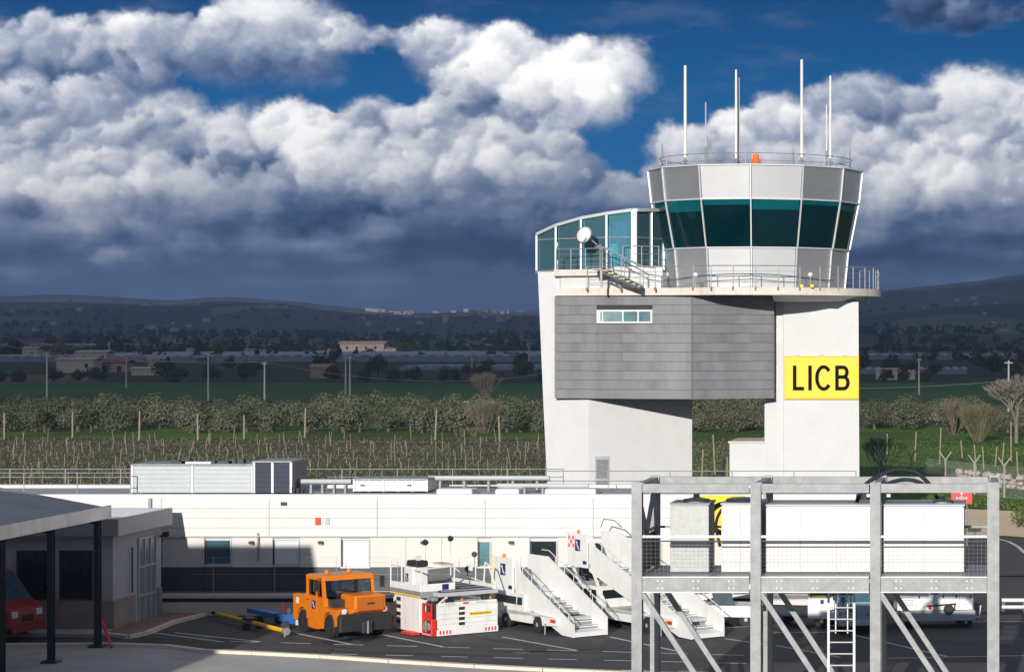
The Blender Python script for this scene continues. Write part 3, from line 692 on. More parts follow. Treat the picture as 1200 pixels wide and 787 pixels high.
# ---------------------------------------------------------------- small stone-based building at left
sb = thing('gate_building', 'small grey building with a thick flat roof and stone base at the left, in shade', 'building', (-36, 80.6, 0))
X1, Y0, Y1 = -30.3, 80.6, 85.15
MB().box(-48, X1, Y0, Y1, 0, 3.27).build('wall', M_sgrey, sb)
for k in range(8): MB().box(-48+k*2.214, -48+(k+1)*2.214-0.012, Y0-0.05, Y0-0.002, 0.03, 1.08).build('stone_slab', M_stone, sb)
for k in range(4): MB().box(X1+0.002, X1+0.05, Y0+k*1.13-0.04, Y0+(k+1)*1.13-0.052, 0.03, 1.08 if k < 2 else 0.0+1.08).build('stone_slab', M_stone, sb) if k in (0,) else None
MB().box(X1+0.002, X1+0.05, Y0+1.10, Y0+1.98, 0.03, 1.08).build('stone_slab', M_stone, sb)
MB().box(X1+0.002, X1+0.05, Y0+4.15, Y1-0.01, 0.03, 1.08).build('stone_slab', M_stone, sb)
MB().box(-48.3, X1+0.28, Y0-0.32, Y1+0.25, 3.275, 3.55).build('roof', M_roofg, sb)
b = MB()
for q in ((-48.35, X1+0.31, Y0-0.36, Y0-0.22), (-48.35, X1+0.31, Y1+0.14, Y1+0.28), (-48.35, -48.2, Y0-0.22, Y1+0.14), (X1+0.18, X1+0.31, Y0-0.22, Y1+0.14)): b.box(q[0], q[1], q[2], q[3], 3.285, 3.86)
b.build('fascia', mat('fascia_sheet', (0.30,0.31,0.35), 0.5, metal=0.2, var=0.06), sb)
for a, c in ((20,58),(70,109)):
    xa, xb = PX(a, Y0), PX(c, Y0); b = MB()
    for q in ((xa,xa+.06,1.12,2.78),(xb-.06,xb,1.12,2.78),(xa+.06,xb-.06,2.72,2.78),(xa+.06,xb-.06,1.12,1.18)): b.box(q[0],q[1],Y0-.05,Y0-.003,q[2],q[3])
    w = b.build('window', M_dark, sb); MB().box(xa+.06,xb-.06,Y0-.03,Y0-.004,1.18,2.72).build('pane', M_dglass, w)
# glazed double door in the side wall
dy0, dy1 = Y0+2.25, Y0+3.95
dr = MB(); 
for y in (dy0, dy0+.55, dy0+1.1, dy1-.06): dr.box(X1+.003, X1+.07, y, y+.06, 0.05, 3.0)
for z in (0.05, 0.95, 1.95, 2.94): dr.box(X1+.004, X1+.066, dy0+.06, dy1-.06, z, z+.06)
d = dr.build('door', M_vgrey, sb)
for k in range(3):
    for z0, z1 in ((.11,.95),(1.01,1.95),(2.01,2.94)): MB().box(X1+.004, X1+.03, dy0+.06+k*.55, dy0+.06+k*.55+.49, z0, z1).build('pane', mat('frosted_grey_glass', (0.22,0.23,0.26), 0.3, var=.05), d)
MB().tube((X1+.1, Y0+1.5, 1.2),(X1+.1, Y0+1.5, 2.75),0.03,n=6).build('downpipe', M_dark, sb)
MB().tube((X1+.05, Y0+4.3, 2.9),(X1+.35, Y0+4.3, 2.9),0.04,n=6).build('lamp_bracket', M_dark, sb)
MB().bbox(X1+.2, X1+.45, Y0+4.1, Y0+4.5, 2.92, 3.05, .02).build('lamp', M_dark, sb)
# reddish pavement in front of the door
sw = thing('doorstep', 'reddish paved walk with a stone kerb beside the small grey building', 'pavement', (-29.5, 82, 0))
sw_pts = [(X1+0.06, 79.6), G(150,749), G(170,745), G(205,731), G(240,722.5), (X1+0.06, DP-0.02)]
MB().prism(sw_pts, 0.03, 0.13).build('paving', M_brick, sw)
for p, q in zip(sw_pts[:-2], sw_pts[1:-1]): MB().bar((*p,0.09),(*q,0.09),0.16,0.12).build('kerb_stone', M_kerb, sw)
MB().box(-48, X1+0.05, 79.2, 80.54, 0.03, 0.14).build('paving', M_conc2, sw)
# ---------------------------------------------------------------- canopy over the parking bay
cn = thing('parking_canopy', 'grey sloping canopy roof on dark steel posts at the left edge', 'canopy', (-31, 73, 0))
XE = -29.2; sl = 0.19
def cz(x): return 4.13 + (XE-x)*sl
cb = MB(); y0, y1 = 56.0, 77.4
cb.add([(XE,y0,cz(XE)+.3),(XE,y1,cz(XE)+.3),(-38,y1,cz(-38)+.3),(-38,y0,cz(-38)+.3),(XE,y0,cz(XE)+.18),(XE,y1,cz(XE)+.18),(-38,y1,cz(-38)+.18),(-38,y0,cz(-38)+.18)], [(0,1,2,3),(7,6,5,4),(0,4,5,1),(1,5,6,2),(2,6,7,3),(3,7,4,0)])
cb.build('roof', M_roofg, cn)
yy = y0
while yy < y1-0.5:
    MB().box(XE+0.005, XE+0.07, yy+.006, min(yy+3.56, y1)-.006, 4.12, 4.53).build('fascia_panel', mat('fascia_galvanised', (0.42,0.42,0.45), 0.38, metal=0.6, var=0.25, vs=0.8), cn); yy += 3.56
MB().prof([(XE,4.15),(XE,4.43),(-38,cz(-38)+.28),(-38,cz(-38)+0.0)], y1+.003, y1+.06).build('end_fascia', M_galv, cn)
for y in (62.2, 65.7, 69.2, 72.8, 76.5):
    b = MB(); x = XE-0.05
    b.box(x-.09,x+.09,y-.10,y-.085,0.03,4.10); b.box(x-.09,x+.09,y+.085,y+.10,0.03,4.10); b.box(x-.012,x+.012,y-.084,y+.084,0.03,4.10)
    p = b.build('post', M_dark, cn); MB().bbox(x-.24,x+.24,y-.24,y+.24,0.055,0.13,.02).build('base_plate', M_dark, p)
    MB().bar((XE-.1,y,4.08),(-37.8,y,cz(-37.8)+.06),0.14,0.2).build('rafter', M_dark, cn)
for xx in (-31.5,-34,-36.5): MB().box(xx-.06,xx+.06,y0,y1,cz(xx)+.02,cz(xx)+.16).build('purlin', M_dark, cn)
MB().box(XE-.14,XE+.0,y0,y1-.1,4.1,4.125).build('eave_beam', M_dark, cn)
o = MB().bar(G(113,748)+(1.1,), G(131,762)+(0.12,), 0.07).build('red_bar', M_red); tag(o, 'short orange-red bar lying at the foot of the last canopy post', 'bar'); 
o2 = o
# ---------------------------------------------------------------- terminal wing at left, beside the viewer (its shade falls on the canopy)
wg = thing('terminal_wing', 'tall white terminal wing with window bands rising left of the canopy', 'building', (-40, 45, 0))
MB().box(-60, -26.65, 30, 58, 0, 9.7).build('wall', M_plaster, wg)
MB().box(-60.2, -26.5, 29.8, 58.15, 9.705, 10.0).build('roof', M_roofg, wg)
for z in (1.0, 4.2, 7.2):
    for k in range(5): MB().box(-26.67, -26.59, 32+k*5.2, 35.4+k*5.2, z, z+1.6).build('window', M_dglass, wg)
    for k in range(6): MB().box(-58+k*5.2, -54.5+k*5.2, 57.97, 58.04, z, z+1.6).build('window', M_dglass, wg)
# ---------------------------------------------------------------- fire assembly sign on the right
fs_ = thing('red_sign', 'red square sign with white arrows pointing at a white cross, on a thin post', 'sign', (PX(1127,113),113,0))
x = PX(1127,113); z0, z1 = PZ(590,113), PZ(576,113)
MB().tube((x+.25,113,0),(x+.25,113,z0+.2),0.03,n=6).build('post', M_galv, fs_); MB().tube((x-.25,113,0),(x-.25,113,z0+.2),0.03,n=6).build('post', M_galv, fs_)
MB().bbox(x-.5,x+.5,112.9,112.95,z0,z1,.01).build('panel', M_red, fs_)
b = MB(); cz_ = (z0+z1)/2
for sx_, sz_ in ((1,0),(-1,0),(0,1),(0,-1)):
    b.bar((x,112.88,cz_),(x+sx_*.13,112.88,cz_+sz_*.13),0.05,0.01,up=(0,1,0))
    ax, azz = x+sx_*.2, cz_+sz_*.2; b.prof([(ax-sx_*.06,azz-sz_*.06),(ax+sx_*.05+sz_*.07,azz+sz_*.05+sx_*.07),(ax+sx_*.05-sz_*.07,azz+sz_*.05-sx_*.07)],112.872,112.885)
b.build('pictogram', M_white, fs_)
# low crash barrier at the right edge
cbar = thing('crash_barrier', 'pale tubular crash barrier lying at the right edge of the apron', 'barrier', (PX(1190,86),86,0))
for z in (.25,.5): MB().tube((PX(1174,86),86,z),(PX(1225,86),86,z),0.07,n=8).build('rail', M_white, cbar)
for px in (1176,1200,1222): MB().tube((PX(px,86),86.1,0),(PX(px,86),86.1,.55),0.05,n=6).build('post', M_galv, cbar)

# wear on the apron: oil stains, tyre marks, a patched trench and a drain cover
M_oil = mat('oil_stain', (0.020,0.019,0.020), 0.6, var=0.3, vs=2)
M_tyre = mat('tyre_mark', (0.030,0.029,0.030), 0.85, var=0.4, vs=3)
M_patch = mat('asphalt_patch', (0.075,0.072,0.070), 0.95, var=0.15, vs=4)
rs = random.Random(12)
for px, py, s in ((395,752,.5),(430,748,.6),(470,750,.45),(545,752,.5),(560,758,.3),(640,756,.5),(700,753,.35),(300,758,.35),(745,760,.5),(820,756,.6),(600,772,.4),(500,776,.3),(960,760,.5),(240,748,.4)):
    x, y = G(px, py); pts = []
    for i in range(14):
        a = 2*math.pi*i/14; q = s*rs.uniform(.6,1.25); pts.append((x+q*math.cos(a), y+q*1.5*math.sin(a), 0.034))
    MB().add(pts, [tuple(range(14))]).build('oil_stain', M_oil, kind='structure')
for px, py, r, a0, a1 in ((420,775,9,200,255),(424,775,9.6,200,255),(640,770,12,215,262),(560,765,7,250,300),(565,765,7.5,250,300),(820,765,10,190,240)):
    x, y = G(px, py); b = MB(); P = [(x+r*math.cos(R(a0+(a1-a0)*i/16)), y+r+r*math.sin(R(a0+(a1-a0)*i/16))) for i in range(17)]
    for p, q in zip(P, P[1:]):
        a = Vector((*p,0.0325)); c = Vector((*q,0.0325)); d = (c-a).normalized(); n = Vector((-d.y,d.x,0))*.09; b.quad(a-n,c-n,c+n,a+n)
    b.build('tyre_mark', M_tyre, kind='structure')
MB().add([(*G(250,757),.0335),(*G(720,768),.0335),(*G(720,770.5),.0335),(*G(250,759),.0335)],[(0,1,2,3)]).build('trench_patch', M_patch, kind='structure')
for px, py in ((610,766),(380,762)):
    x, y = G(px, py); t = tag(MB().lathe([(.32,.031),(.32,.045),(.3,.046)], x, y, 16).build('drain_cover', M_dark), 'round dark drain cover in the apron asphalt %s' % ('before the stairs' if px > 500 else 'before the orange tractor'), 'drain cover')
# cable tray, lamps and joints on the terminal wall
t = thing('cable_conduit', 'thin pale conduit running along the seam above the terminal windows', 'conduit', (wx(500), DW-.14, 2.74))
MB().box(wx(215), wx(1000), DW-.16, DW-.125, 2.76, 2.79).build('conduit', M_vgrey, t)
for k, px in enumerate((296, 377, 497, 600, 668)):
    x = wx(px); l_ = thing('wall_lamp', ['small wall lamp between the two leftmost windows','small wall lamp left of the blinded window','small wall lamp above the loader','small wall lamp right of the narrow teal window','small wall lamp right of the dark window'][k], 'lamp', (x, DW-.15, 2.6))
    MB().bbox(x-.09,x+.09,DW-.20,DW-.05,2.50,2.60,.015).build('housing', M_dark, l_); MB().box(x-.07,x+.07,DW-.19,DW-.07,2.485,2.498).build('lens', M_lens, l_)

# ---------------------------------------------------------------- control tower
CX, CY = PX(886,111.5), 111.5
tw = thing('control_tower', 'white control tower with a grey clad box and glazed cab', 'control tower', (CX, CY, 0))
# left shaft, leaning outwards on its left edge
A0 = (PX(645,108.9),108.95); A1 = (PX(630,108.9),108.95); Bc = (PX(690,108.25),108.25); Cc = (PX(811,110.9),110.9)
MB().prism([A0,Bc,Cc,(PX(809,116.5),116.5),(A0[0],116.5)], 0.0, 7.16, top=[(A0[0]-.34,108.95),Bc,Cc,(PX(809,116.5),116.5),(A0[0]-.34,116.5)]).build('left_shaft', M_plaster, tw)
MB().prism([(A0[0]-.34,108.95),Bc,(Bc[0]+.02,108.25),Cc,(Cc[0],116.5),(A0[0]-.34,116.5)], 7.163, 12.92, top=[A1,Bc,(Bc[0]+.02,108.25),Cc,(Cc[0],116.5),(A1[0],116.5)]).build('upper_shaft', M_plaster, tw)
# door at the shaft foot
dirv = (Vector((*Cc,0))-Vector((*Bc,0))).normalized(); nrm = Vector((dirv.y,-dirv.x,0))
def onface(u, off, z): p = Vector((*Bc,0))+dirv*u+nrm*off; return (p.x,p.y,z)
def facebox(u0,u1,o0,o1,z0,z1): 
    b = MB(); P = [onface(u0,o0,z0),onface(u1,o0,z0),onface(u1,o1,z0),onface(u0,o1,z0)]; Q = [(a,c,z1) for a,c,_ in P]
    return b.add(P+Q, [(0,3,2,1),(4,5,6,7),(0,1,5,4),(1,2,6,5),(2,3,7,6),(3,0,4,7)])
L_ = (Vector((*Cc,0))-Vector((*Bc,0))).length
u0 = L_*7/121; u1 = L_*23/121
d = facebox(u0,u1,0.01,0.05,2.6,4.55).build('door', M_vgrey, tw); facebox(u0+.05,u1-.05,0.052,0.07,3.55,4.4).build('panel', M_galv, d); facebox(u0+.05,u1-.05,0.052,0.07,2.7,3.45).build('panel', M_galv, d)
# grey clad box
BL = Vector((PX(650,108.4),108.4,0)); BC = Vector((PX(811,106.85),106.85,0)); BR = Vector((PX(907,108.4),108.4,0)); Z0, Z1 = 7.17, 11.80
MB().prism([(BL.x+.02,BL.y+.06),(BC.x,BC.y+.07),(BR.x-.02,BR.y+.06),(BR.x-.02,113),(Cc[0]+.02,113),(Cc[0]+.02,Cc[1]-.1),(Bc[0]+.3,108.1),(BL.x+.02,109.1)], Z0+0.01, Z1).build('box_core', M_dark, tw)
rows_ = 11; rh = (Z1-Z0)/rows_
wu = [0.262, 0.555]   # window extent along the left face... measured in the photo
for face, (P, Q, cols) in enumerate(((BL,BC,2),(BC,BR,1))):
    d_ = (Q-P); L = d_.length; d_.normalize(); nn = Vector((d_.y,-d_.x,0))
    for r in range(rows_):
        cuts = [0.0]; u = (0.62 if r % 2 else 1.0)/cols
        while u < 0.999: cuts.append(u); u += 1.0/cols
        cuts.append(1.0)
        for a, c in zip(cuts, cuts[1:]):
            segs = [(a, c)]
            if face == 0 and r in (9, 8):
                w0, w1 = 0.315, 0.715
                segs = [s for s in ((a, min(c, w0)), (max(a, w1), c)) if s[1]-s[0] > 0.01] if not (c <= w0 or a >= w1) else segs
                if r == 8: segs = [(a, c)]
            for s0, s1 in segs:
                off = 0.012*((r*5+int(s0*17)) % 3)*0.4
                p0 = P+d_*(s0*L+0.002); p1 = P+d_*(s1*L-0.002); z0 = Z0+r*rh+0.010; z1 = Z0+(r+1)*rh-0.004
                V = [(p0+nn*(off+.024)), (p1+nn*(off+.024)), (p1-nn*.03), (p0-nn*.03)]; T = [(p0+nn*(off+.005)), (p1+nn*(off+.005)), (p1-nn*.03), (p0-nn*.03)]
                MB().add([(v.x,v.y,z0) for v in V]+[(v.x,v.y,z1) for v in T], [(0,3,2,1),(4,5,6,7),(0,1,5,4),(1,2,6,5),(2,3,7,6),(3,0,4,7)]).build('cladding_panel', M_cladm if (r*3+int(s0*11)) % 2 else M_cladm2, tw)
p = BC + Vector((0,-.03,0)); MB().tube((p.x,p.y,Z0),(p.x,p.y,Z1),0.035,n=6).build('corner_trim', M_cladm, tw)
# slot window in the box
d_ = (BC-BL).normalized(); L = (BC-BL).length; nn = Vector((d_.y,-d_.x,0)); zc0 = PZ(378,107.8); zc1 = PZ(363.5,107.8)
def bxf(u0,u1,o0,o1,z0,z1):
    P = [BL+d_*u0*L+nn*o0, BL+d_*u1*L+nn*o0, BL+d_*u1*L+nn*o1, BL+d_*u0*L+nn*o1]
    return MB().add([(q.x,q.y,z0) for q in P]+[(q.x,q.y,z1) for q in P], [(0,3,2,1),(4,5,6,7),(0,1,5,4),(1,2,6,5),(2,3,7,6),(3,0,4,7)])
w = bxf(.313,.717,.0,.075,zc1-.06,zc1+.02); w2 = bxf(.313,.717,.0,.09,zc0-.02,zc0+.05); w.add(w2.v,w2.f)
for a, c in ((.313,.34),(.352+.0,.36),(.50,.51),(.61,.62),(.705,.717)): q = bxf(a,c,.0,.08,zc0+.05,zc1-.06); w.add(q.v,q.f)
wn = w.build('slot_window', M_white, tw)
bxf(.34,.50,.01,.05,zc0+.05,zc1-.06).build('pane', mat('teal_pane',(0.20,0.30,0.32),0.15,var=.35,vs=1.2), wn); bxf(.51,.705,.01,.05,zc0+.05,zc1-.06).build('pane', mat('teal_pane2',(0.10,0.19,0.21),0.15,var=.35,vs=1.2), wn)  # plain teal glass tints, left pane paler than the right
# right shaft
DF = 109.0; xl, xr = PX(918,DF), PX(1007.5,DF); xs_ = PX(898,110.2)
xk = PX(1003,114.5); xs_ = PX(898,DF+.12)
MB().prism([(xl,DF),(xr,DF),(xk,114.5),(xs_+.2,114.5),(xs_,DF+.12),(xl-.03,DF+.12)], 0, 11.55, top=[(xl,DF),(xr-.06,DF),(xk,114.5),(xs_+.2,114.5),(xs_,DF+.12),(xl-.03,DF+.12)]).build('right_shaft', M_plaster, tw)
MB().box(PX(896,DF+.2), xs_-.003, DF+.2, 113, 0, PZ(472,DF+.2)).build('shaft_step', M_plaster, tw)
xb0 = PX(855,DF+.3); xb1 = PX(896,DF+.2)-.004
MB().box(xb0, xb1, DF+.3, 113, 0, PZ(519,DF+.3)).build('annex', M_plaster, tw); MB().box(xb0-.06, xb1-.002, DF+.22, 113.05, PZ(519,DF+.3)+.003, PZ(516.8,DF+.3)).build('annex_lid', M_slabed, tw)
MB().tube((xl-.14,DF+.15,0),(xl-.14,DF+.15,11.5),0.012,n=4).build('cable', M_galv, tw)
# balcony slab
RB = 5.82
def circ(r, a0, a1, n, cx=CX, cy=CY): return [(cx+r*math.cos(R(a0+(a1-a0)*i/n)), cy+r*math.sin(R(a0+(a1-a0)*i/n))) for i in range(n+1)]
sl_pts = [(BL.x-.02, BL.y+.1),(BL.x-.02,BL.y-.12),(BC.x-1.0,BC.y-.0),(BC.x+.4, BC.y-.52)] + circ(RB, -102, 90, 40) + [(CX-3,CY+5.8),(PX(700,112),114)]
MB().prism(sl_pts, 11.82, 12.15).build('balcony_slab', M_slabed, tw)
so = [(PX(907,108),107.6)] + [(PX(930,107.2),107.2),(PX(972,107.4),107.4),(PX(992,109),109.2),(PX(1000,111),111),(PX(1000,113),114),(PX(907,114),114)]
MB().prism([(PX(908,109),108.6),(PX(968,109),108.2),(PX(1002,109.5),109.6),(PX(1002,113),114),(PX(908,114),114)], 11.555, 11.815, top=so[:3]+[so[3],so[4],so[5],so[6]] if False else [(PX(905,107.4),107.4),(PX(975,106.8),106.8),(PX(1012,109),109.2),(PX(1012,113),114),(PX(905,114),114)]).build('soffit', M_plaster, tw)
# upper landing in front of the lantern
ul = [(PX(650,109.3),109.6),(PX(650,108.6),108.35),(PX(718,107.3),107.3),(PX(718,109),109.4)]
MB().prism(ul, 12.72, 13.0).build('upper_slab', M_slabed, tw)
MB().prism([(PX(648,109.2),109.1),(PX(656,108.2),108.55),(PX(712,107.9),107.7),(PX(775,108),108.3),(PX(775,111),111.5),(PX(650,111),111.5)], 12.155, 12.72).build('landing_wall', M_plaster, tw)
MB().prism([(PX(718,107.9),107.9),(PX(775,108),108.35),(PX(775,111),111.5),(PX(718,111),111.5)], 12.723, 13.12).build('landing_wall', M_plaster, tw)
# railings of the balcony and landing
def railing(name, pts, z, h, label, mids, every=1, rp=0.022):
    t = tw
    for k, (x, y) in enumerate(pts):
        if k % every == 0: MB().tube((x,y,z),(x,y,z+h),rp,n=5).build('railing_post', M_galv, tw)
    b = MB()
    for zz, rr_ in mids: b.path([(x,y,z+zz) for x,y in pts], rr_, n=4)
    b.build('railing_rail', M_galv, tw)
rp_ = [(BL.x+1.6, BL.y-.72),(BL.x+3.2, BL.y-1.15),(BL.x+4.8,BL.y-1.6),(BC.x+.1,BC.y-.32)] + circ(RB-.1, -104, 86, 19)
railing('balcony', rp_, 12.15, 0.98, '', ((.97,.022),(.72,.008),(.48,.008),(.24,.008)))
for x_, y_ in rp_[::1]: MB().box(x_-.04,x_+.04,y_-.14,y_-.02,12.02,12.17).build('post_bracket', mat('rusty_bracket',(0.30,0.16,0.08),.9,var=.3), tw)
lp_ = [(PX(652,108.5),108.45),(PX(669,108.1),108.1),(PX(686,107.8),107.85),(PX(703,107.5),107.55),(PX(716,107.3),107.4)]
railing('landing', lp_, 13.0, 0.95, '', ((.94,.022),(.7,.008),(.46,.008),(.23,.008)))
lp2 = [(PX(730,108),108.0),(PX(752,108.2),108.2),(PX(772,108.4),108.4)]
railing('landing', lp2, 13.12, 0.95, '', ((.94,.022),(.6,.008),(.3,.008)))
# cab: 13 facets
NF = 13; V0 = -86.7
def ring(r, z): return [(CX+r*math.cos(R(V0+360/NF*i)), CY+r*math.sin(R(V0+360/NF*i)), z) for i in range(NF)]
zt = PZ(193,106.6)
levels = [(4.15,12.16),(4.32,13.97),(4.38,14.01),(4.80,16.12),(4.82,16.16),(4.98,17.62)]
zs = [l[1] for l in levels]
def facet(i, a, c, off, m, name, inset=0.05, th=0.05, par=tw):
    (ra,za),(rb,zb) = levels[a], levels[c]; j = (i+1) % NF
    P = [Vector(ring(ra,za)[i]),Vector(ring(ra,za)[j]),Vector(ring(rb,zb)[j]),Vector(ring(rb,zb)[i])]
    ce = sum(P, Vector())/4; n = (P[1]-P[0]).cross(P[3]-P[0]).normalized()
    if n.dot(ce-Vector((CX,CY,ce.z))) < 0: n = -n
    e1 = (P[1]-P[0]).normalized(); e2 = (P[2]-P[3]).normalized()
    P = [P[0]+e1*inset, P[1]-e1*inset, P[2]-e2*inset, P[3]+e2*inset]
    o = [p+n*off for p in P]; q = [p+n*(off-th) for p in P]
    return MB().add(o+q, [(0,1,2,3),(7,6,5,4),(0,4,5,1),(1,5,6,2),(2,6,7,3),(3,7,4,0)]).build(name, m, par)
M_cabw = M_cabm
for i in range(NF):
    facet(i, 0, 1, 0, M_cabm, 'cab_panel')
    w_i = facet(i, 2, 3, -0.03, M_glass, 'cab_window', inset=0.07)
    bf_ = (0.22,0.10,0.18,0.62,0.30,0.16,0.22,0.3,0.2,0.2,0.15,0.25,0.12)[i]     # how far the blind is drawn down
    levels.append((4.80-(4.80-4.38)*bf_, 16.12-2.11*bf_)); facet(i, len(levels)-1, 3, -0.022, M_blindt, 'sun_blind', inset=0.075, th=0.006); levels.pop()
    facet(i, 4, 5, 0, M_cabm, 'cab_panel')
b = MB()
for i in range(NF):
    for (ra,za),(rb,zb) in zip(levels, levels[1:]):
        if zb-za < 0.3: continue
        MB().bar(ring(ra+.02,za)[i], ring(rb+.02,zb)[i], 0.055, 0.07, up=Vector((math.cos(R(V0+360/NF*i)), math.sin(R(V0+360/NF*i)),0))).build('cab_mullion', M_alu, tw)
for r_, z_, n_ in ((4.35,13.95,'window_sill'),(4.81,16.11,'window_head'),(5.0,17.62,'roof_edge')):
    o_ = ring(r_+.05,z_); q_ = ring(r_-.12,z_); b = MB()
    vs = [tuple(p) for p in o_]+[tuple(p) for p in q_]+[(p[0],p[1],p[2]+.055) for p in o_]+[(p[0],p[1],p[2]+.055) for p in q_]; fs=[]
    for i in range(NF):
        j=(i+1)%NF; fs += [(i,j,NF+j,NF+i),(2*NF+i,2*NF+j,3*NF+j,3*NF+i),(i,j,2*NF+j,2*NF+i),(NF+i,NF+j,3*NF+j,3*NF+i)]
    b.add(vs,fs); b.build(n_, M_alu, tw)
MB().prism([(x,y) for x,y,_ in ring(4.92,0)], 17.50, 17.66).build('cab_roof', M_roofg, tw)
# dark blinds and desks seen inside the cab
MB().prism([(x,y) for x,y,_ in ring(3.4,0)], 13.0, 14.1).build('desk', M_dark, tw)
MB().prism([(x,y) for x,y,_ in ring(4.1,0)], 12.2, 12.3).build('cab_floor', M_dark, tw)
# roof rails
for z, r_ in ((17.87,0.015),(18.2,0.018)):
    b = MB(); P = circ(4.45, 0, 360, 28); b.path([(x,y,z) for x,y in P], r_, n=4); b.build('roof_rail', M_galv, tw)
for x, y in circ(4.45, 0, 360, 12)[:-1]: MB().tube((x,y,17.65),(x,y,18.21),0.02,n=5).build('roof_rail_post', M_galv, tw)
# lights on the balcony
for px in (814, 949):
    D = 106.1; x = PX(px,D); MB().tube((x,D+.3,12.15),(x,D+.3,12.62),0.015,n=5).build('lamp_stem', M_galv, tw); MB().lathe([(0.02,12.6),(0.10,12.66),(0.13,12.74),(0.06,12.82)], x, D+.3, 10).build('floodlight', M_white, tw)
for px in (939, 951): D = 106.1; x = PX(px,D); MB().bbox(x-.08,x+.08,D+.2,D+.35,12.16,12.3,.02).build('amber_light', M_yellow, tw)
# dark arched bar standing in for the balcony rail's shadow on the cab
b = MB(); P = circ(5.0, -140, -40, 14)
b.path([(x,y,12.52+0.25*math.sin(math.pi*min(1,max(0,(i-1)/12)))) for i,(x,y) in enumerate(P)], 0.02, n=4); b.build('handrail', M_dark, tw)
# antennas (each a thing)
def antenna(px, ytop, ybase, D, r, label, m=M_white, sleeve=True):
    x = PX(px,D); t = thing('antenna', label, 'antenna', (x,D,17.66)); z1 = PZ(ytop,D); zb = 17.66
    if sleeve:
        MB().tube((x,D,zb),(x,D,zb+.65),r*0.65,n=8).build('mount', M_galv, t); MB().tube((x,D,zb+.5),(x,D,z1),r,r*0.8,n=10).build('radome', m, t)
        MB().bar((x-.12,D,zb+.62),(x+.12,D,zb+.62),0.05,0.04).build('clamp', M_dark, t); MB().bar((x-.12,D,zb+.35),(x+.12,D,zb+.35),0.05,0.04).build('clamp', M_dark, t)
    else:
        MB().tube((x,D,zb),(x,D,zb+1.0),r*1.8,n=6).build('mount', M_galv, t); MB().tube((x,D,zb+1.0),(x,D,z1),r,n=6).build('rod', m, t)
antenna(803,77,190,109.5,.078,'leftmost thick white rod antenna on the cab roof')
antenna(862.6,82,188,110,.062,'taller white rod antenna of the close pair on the cab roof')
antenna(865.6,91,188,110.6,.058,'shorter white rod antenna of the close pair on the cab roof')
antenna(939.5,70,188,109.5,.078,'tallest white rod antenna, right of the orange beacon')
antenna(973,89,188,110,.062,'rightmost thick white rod antenna on the cab roof')
antenna(827,120,190,110,.03,'thin grey mast right of the leftmost white antenna',M_vgrey,False)
antenna(968.5,123,190,112,.03,'thin white mast just left of the rightmost thick antenna',M_white,False)
antenna(929.5,152,190,112,.022,'short thin rod between the beacon and the tallest antenna',M_pole,False)
antenna(776,168,190,111.5,.025,'short lightning rod at the left end of the roof rail',M_galv,False)
antenna(996,160,190,111.5,.025,'short lightning rod at the right end of the roof rail',M_pole,False)
antenna(829.5,160,190,111,.02,'very short thin rod beside the thin grey mast',M_galv,False)
D = 109; x = PX(886,D); t = thing('beacon', 'orange rotating beacon lantern on the cab roof', 'beacon', (x,D,17.66)); M_or2 = mat('beacon_orange', (0.85,0.12,0.03), 0.4, var=.1)
MB().lathe([(.20,17.665),(.20,18.0),(.17,18.04),(.17,18.08)], x, D, 12).build('housing', M_or2, t); MB().lathe([(.13,18.085),(.14,18.2),(.08,18.28),(.02,18.31)], x, D, 12).build('lamp', M_amber, t)
for s in (-1,1): MB().bar((x+s*.17,D,18.0),(x+s*.15,D,18.33),.025).build('bracket', M_or2, t)
